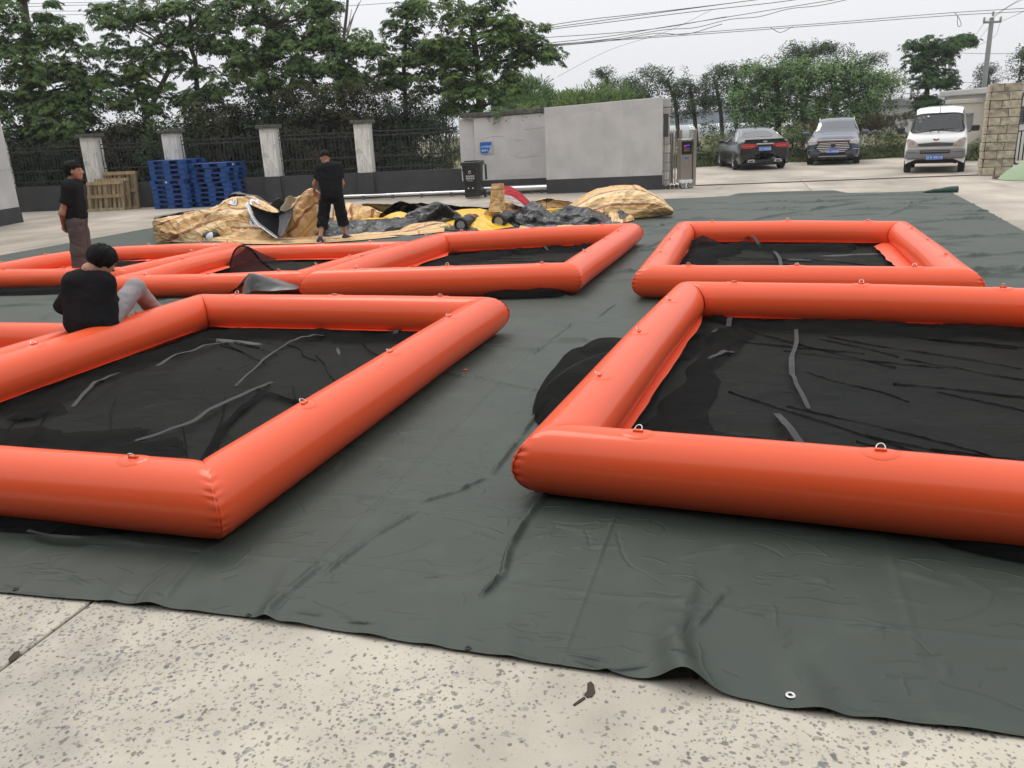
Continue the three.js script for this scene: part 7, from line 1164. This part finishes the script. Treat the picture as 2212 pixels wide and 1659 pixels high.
{ // ---- white van
  const h = AT(2015, 374, -25.3), yaw = Math.atan2(-0.475, 0.88), fwd = V(Math.sin(yaw), 0, Math.cos(yaw)), c = thing('white_van', 'small white van facing the camera with a grey bumper, at the gateway', 'van', [h.x - fwd.x * 1.85, 0, h.z - fwd.z * 1.85], yaw);
  const paint = pmat(0.74, 0.74, 0.73, { roughness: 0.3, clearcoat: 0.7, clearcoatRoughness: 0.08 }), grey = mat(0.19, 0.19, 0.195, { roughness: 0.6 });
  const L = loft([[-1.9, 0.72, 0.76, 0.72, 0.58, 0.4, 0.8, 1.1, 1.72, 0.06], [-1.8, 0.78, 0.83, 0.8, 0.64, 0.3, 0.8, 1.12, 1.82, 0.07], [-0.8, 0.8, 0.84, 0.81, 0.66, 0.28, 0.8, 1.13, 1.86, 0.075], [0.4, 0.8, 0.84, 0.81, 0.65, 0.28, 0.8, 1.13, 1.84, 0.07], [0.92, 0.8, 0.84, 0.81, 0.62, 0.28, 0.8, 1.13, 1.74, 0.05], [1.1, 0.8, 0.84, 0.805, 0.625, 0.28, 0.8, 1.13, 1.68, 0.03], [1.58, 0.8, 0.835, 0.79, 0.715, 0.28, 0.78, 1.10, 1.20, 0.015], [1.80, 0.78, 0.82, 0.76, 0.68, 0.28, 0.72, 0.96, 1.0, 0.03], [1.86, 0.72, 0.77, 0.7, 0.6, 0.32, 0.66, 0.86, 0.9, 0.01]], 5);
  const sideG = (t, col) => col >= 4 && col <= 5 && t > 1.3 && t < 5.4, frontG = (t, col) => col >= 6 && t > 5.0 && t < 5.95;
  part('body', merge([creased(L.mk((t, col) => !sideG(t, col) && !frontG(t, col)), 0.7), ...L.caps]), paint, c);
  for (const s of [-1, 1]) part('side_window', creased(L.mk((t, col, q) => q === s && sideG(t, col))), CARX.glass, c);
  part('windscreen', creased(L.mk((t, col) => frontG(t, col))), pmat(0.06, 0.065, 0.07, { roughness: 0.04, clearcoat: 0.6, clearcoatRoughness: 0.02, transparent: true, opacity: 0.5, side: THREE.DoubleSide }), c);
  const seal = tube([V(-0.70, 1.215, 1.60), V(0, 1.23, 1.63), V(0.70, 1.215, 1.60), V(0.665, 1.45, 1.37), V(0.62, 1.665, 1.125), V(0, 1.71, 1.12), V(-0.62, 1.665, 1.125), V(-0.665, 1.45, 1.37)], 0.017, 90, 6, true); part('window_seal', seal, CARX.black, c);
  part('dashboard', box(1.36, 0.16, 0.34, 0, 1.14, 1.34), mat(0.10, 0.10, 0.10), c); for (const s of [-1, 1]) { const st = part('seat', [rbox(0.46, 0.6, 0.14, 0.05, s * 0.36, 1.2, 0.55), rbox(0.26, 0.17, 0.1, 0.04, s * 0.36, 1.56, 0.53)], mat(0.16, 0.12, 0.12, { roughness: 0.9 }), c); }
  part('papers', box(0.34, 0.006, 0.2, -0.28, 1.226, 1.42, 0.2), mat(0.7, 0.7, 0.7), c); part('papers', box(0.2, 0.006, 0.16, 0.30, 1.226, 1.42, 0.5), mat(0.7, 0.7, 0.7), c);
  for (const [x, y, z, w, cl] of [[-0.53, 1.60, 1.185, 0.07, [0.6, 0.55, 0.15]], [-0.42, 1.62, 1.18, 0.05, [0.75, 0.75, 0.75]], [-0.29, 1.64, 1.17, 0.05, [0.75, 0.75, 0.75]], [-0.50, 1.5, 1.285, 0.045, [0.6, 0.7, 0.8]]]) part('sticker', box(w, 0.045, 0.004, x, y, z, 0, -0.85), mat(...cl), c);
  for (const s of [-1, 1]) { part('wiper', [bar(V(s * 0.1 - 0.25, 1.245, 1.655), V(s * 0.1 + 0.35, 1.275, 1.635), 0.011), bar(V(s * 0.1 - 0.1, 1.18, 1.67), V(s * 0.1 + 0.06, 1.262, 1.65), 0.009)], CARX.black, c); }
  part('bumper', [rbox(1.60, 0.30, 0.26, 0.08, 0, 0.56, 1.80), rbox(1.64, 0.24, 0.34, 0.08, 0, 0.52, 1.70)], grey, c);
  part('bumper_intake', rbox(0.80, 0.10, 0.03, 0.02, 0, 0.625, 1.93), CARX.black, c); part('intake_bar', rbox(0.74, 0.02, 0.02, 0.006, 0, 0.63, 1.95), grey, c);
  part('upper_grille', slab([[-0.45, 0.79], [0.45, 0.79], [0.48, 0.86], [0, 0.895], [-0.48, 0.86]], 0.03, 1.868), mat(0.10, 0.10, 0.105), c); for (let i = 0; i < 3; i++) part('grille_slat', rbox(0.86, 0.008, 0.02, 0.003, 0, 0.805 + i * 0.022, 1.90), CARX.black, c);
  const eb = part('emblem', [slab([[-0.085, 0.99], [-0.045, 0.995], [0.0, 0.93], [0, 0.915], [-0.03, 0.93]], 0.012, 1.83), slab(mirrorX([[-0.085, 0.99], [-0.045, 0.995], [0.0, 0.93], [0, 0.915], [-0.03, 0.93]]), 0.012, 1.83), slab([[-0.03, 0.985], [0, 0.94], [0.03, 0.985], [0, 0.97]], 0.012, 1.835)], mat(0.30, 0.05, 0.04, { roughness: 0.4 }), c);
  for (const s of [-1, 1]) {
    const hl = [[0.48, 0.77], [0.74, 0.78], [0.79, 0.98], [0.74, 1.02], [0.60, 0.96], [0.50, 0.88]], l = part('headlight', slab(s > 0 ? hl : mirrorX(hl), 0.14, 1.755), pmat(0.46, 0.46, 0.44, { roughness: 0.2, clearcoat: 1 }), c); part('reflector', new THREE.CylinderGeometry(0.07, 0.07, 0.02, 20).rotateX(Math.PI / 2).translate(s * 0.64, 0.875, 1.905), CARX.lampIn, l); part('indicator', rbox(0.06, 0.04, 0.02, 0.01, s * 0.53, 0.81, 1.905), mat(0.4, 0.28, 0.15), l);
    part('fog_recess', rbox(0.24, 0.05, 0.03, 0.015, s * 0.62, 0.615, 1.915), mat(0.07, 0.07, 0.075), c);
    const m = part('mirror', rbox(0.22, 0.17, 0.1, 0.035, s * 1.0, 1.26, 1.42), CARX.black, c); part('mirror_arm', bar(V(s * 0.82, 1.16, 1.4), V(s * 0.96, 1.22, 1.42), 0.02), CARX.black, m);
    wheelAt(c, s * 0.735, 0.30, 1.28, 0.30, 0.19, mat(0.3, 0.3, 0.31, { metalness: 0.6, roughness: 0.5 })); wheelAt(c, s * 0.735, 0.30, -1.3, 0.30, 0.19);
    part('suspension_arm', bar(V(s * 0.6, 0.27, 1.35), V(s * 0.1, 0.36, 1.3), 0.03), CARX.black, c);
  }
  plate(c, plateTexture('N V0216', WAN), 0, 0.47, 1.95, true, 0.46); part('aerial', bar(V(0.02, 1.72, 1.08), V(0.0, 1.93, 0.92), 0.009, 0.006), CARX.black, c);
  part('underbody', box(1.3, 0.14, 3.2, 0, 0.34, -0.1), CARX.black, c); part('axle_beam', box(1.2, 0.06, 0.1, 0, 0.31, 1.4), CARX.black, c);
}
// ------------------------------------------------------------------ render
const renderer = new THREE.WebGLRenderer({ antialias: true });
renderer.setSize(1024, 768);
renderer.toneMapping = THREE.LinearToneMapping;
renderer.toneMappingExposure = EXPOSURE;
renderer.shadowMap.enabled = true;
scene.traverse((o) => { if (o.isMesh) { o.castShadow = true; o.receiveShadow = true; } });
renderer.render(scene, camera);
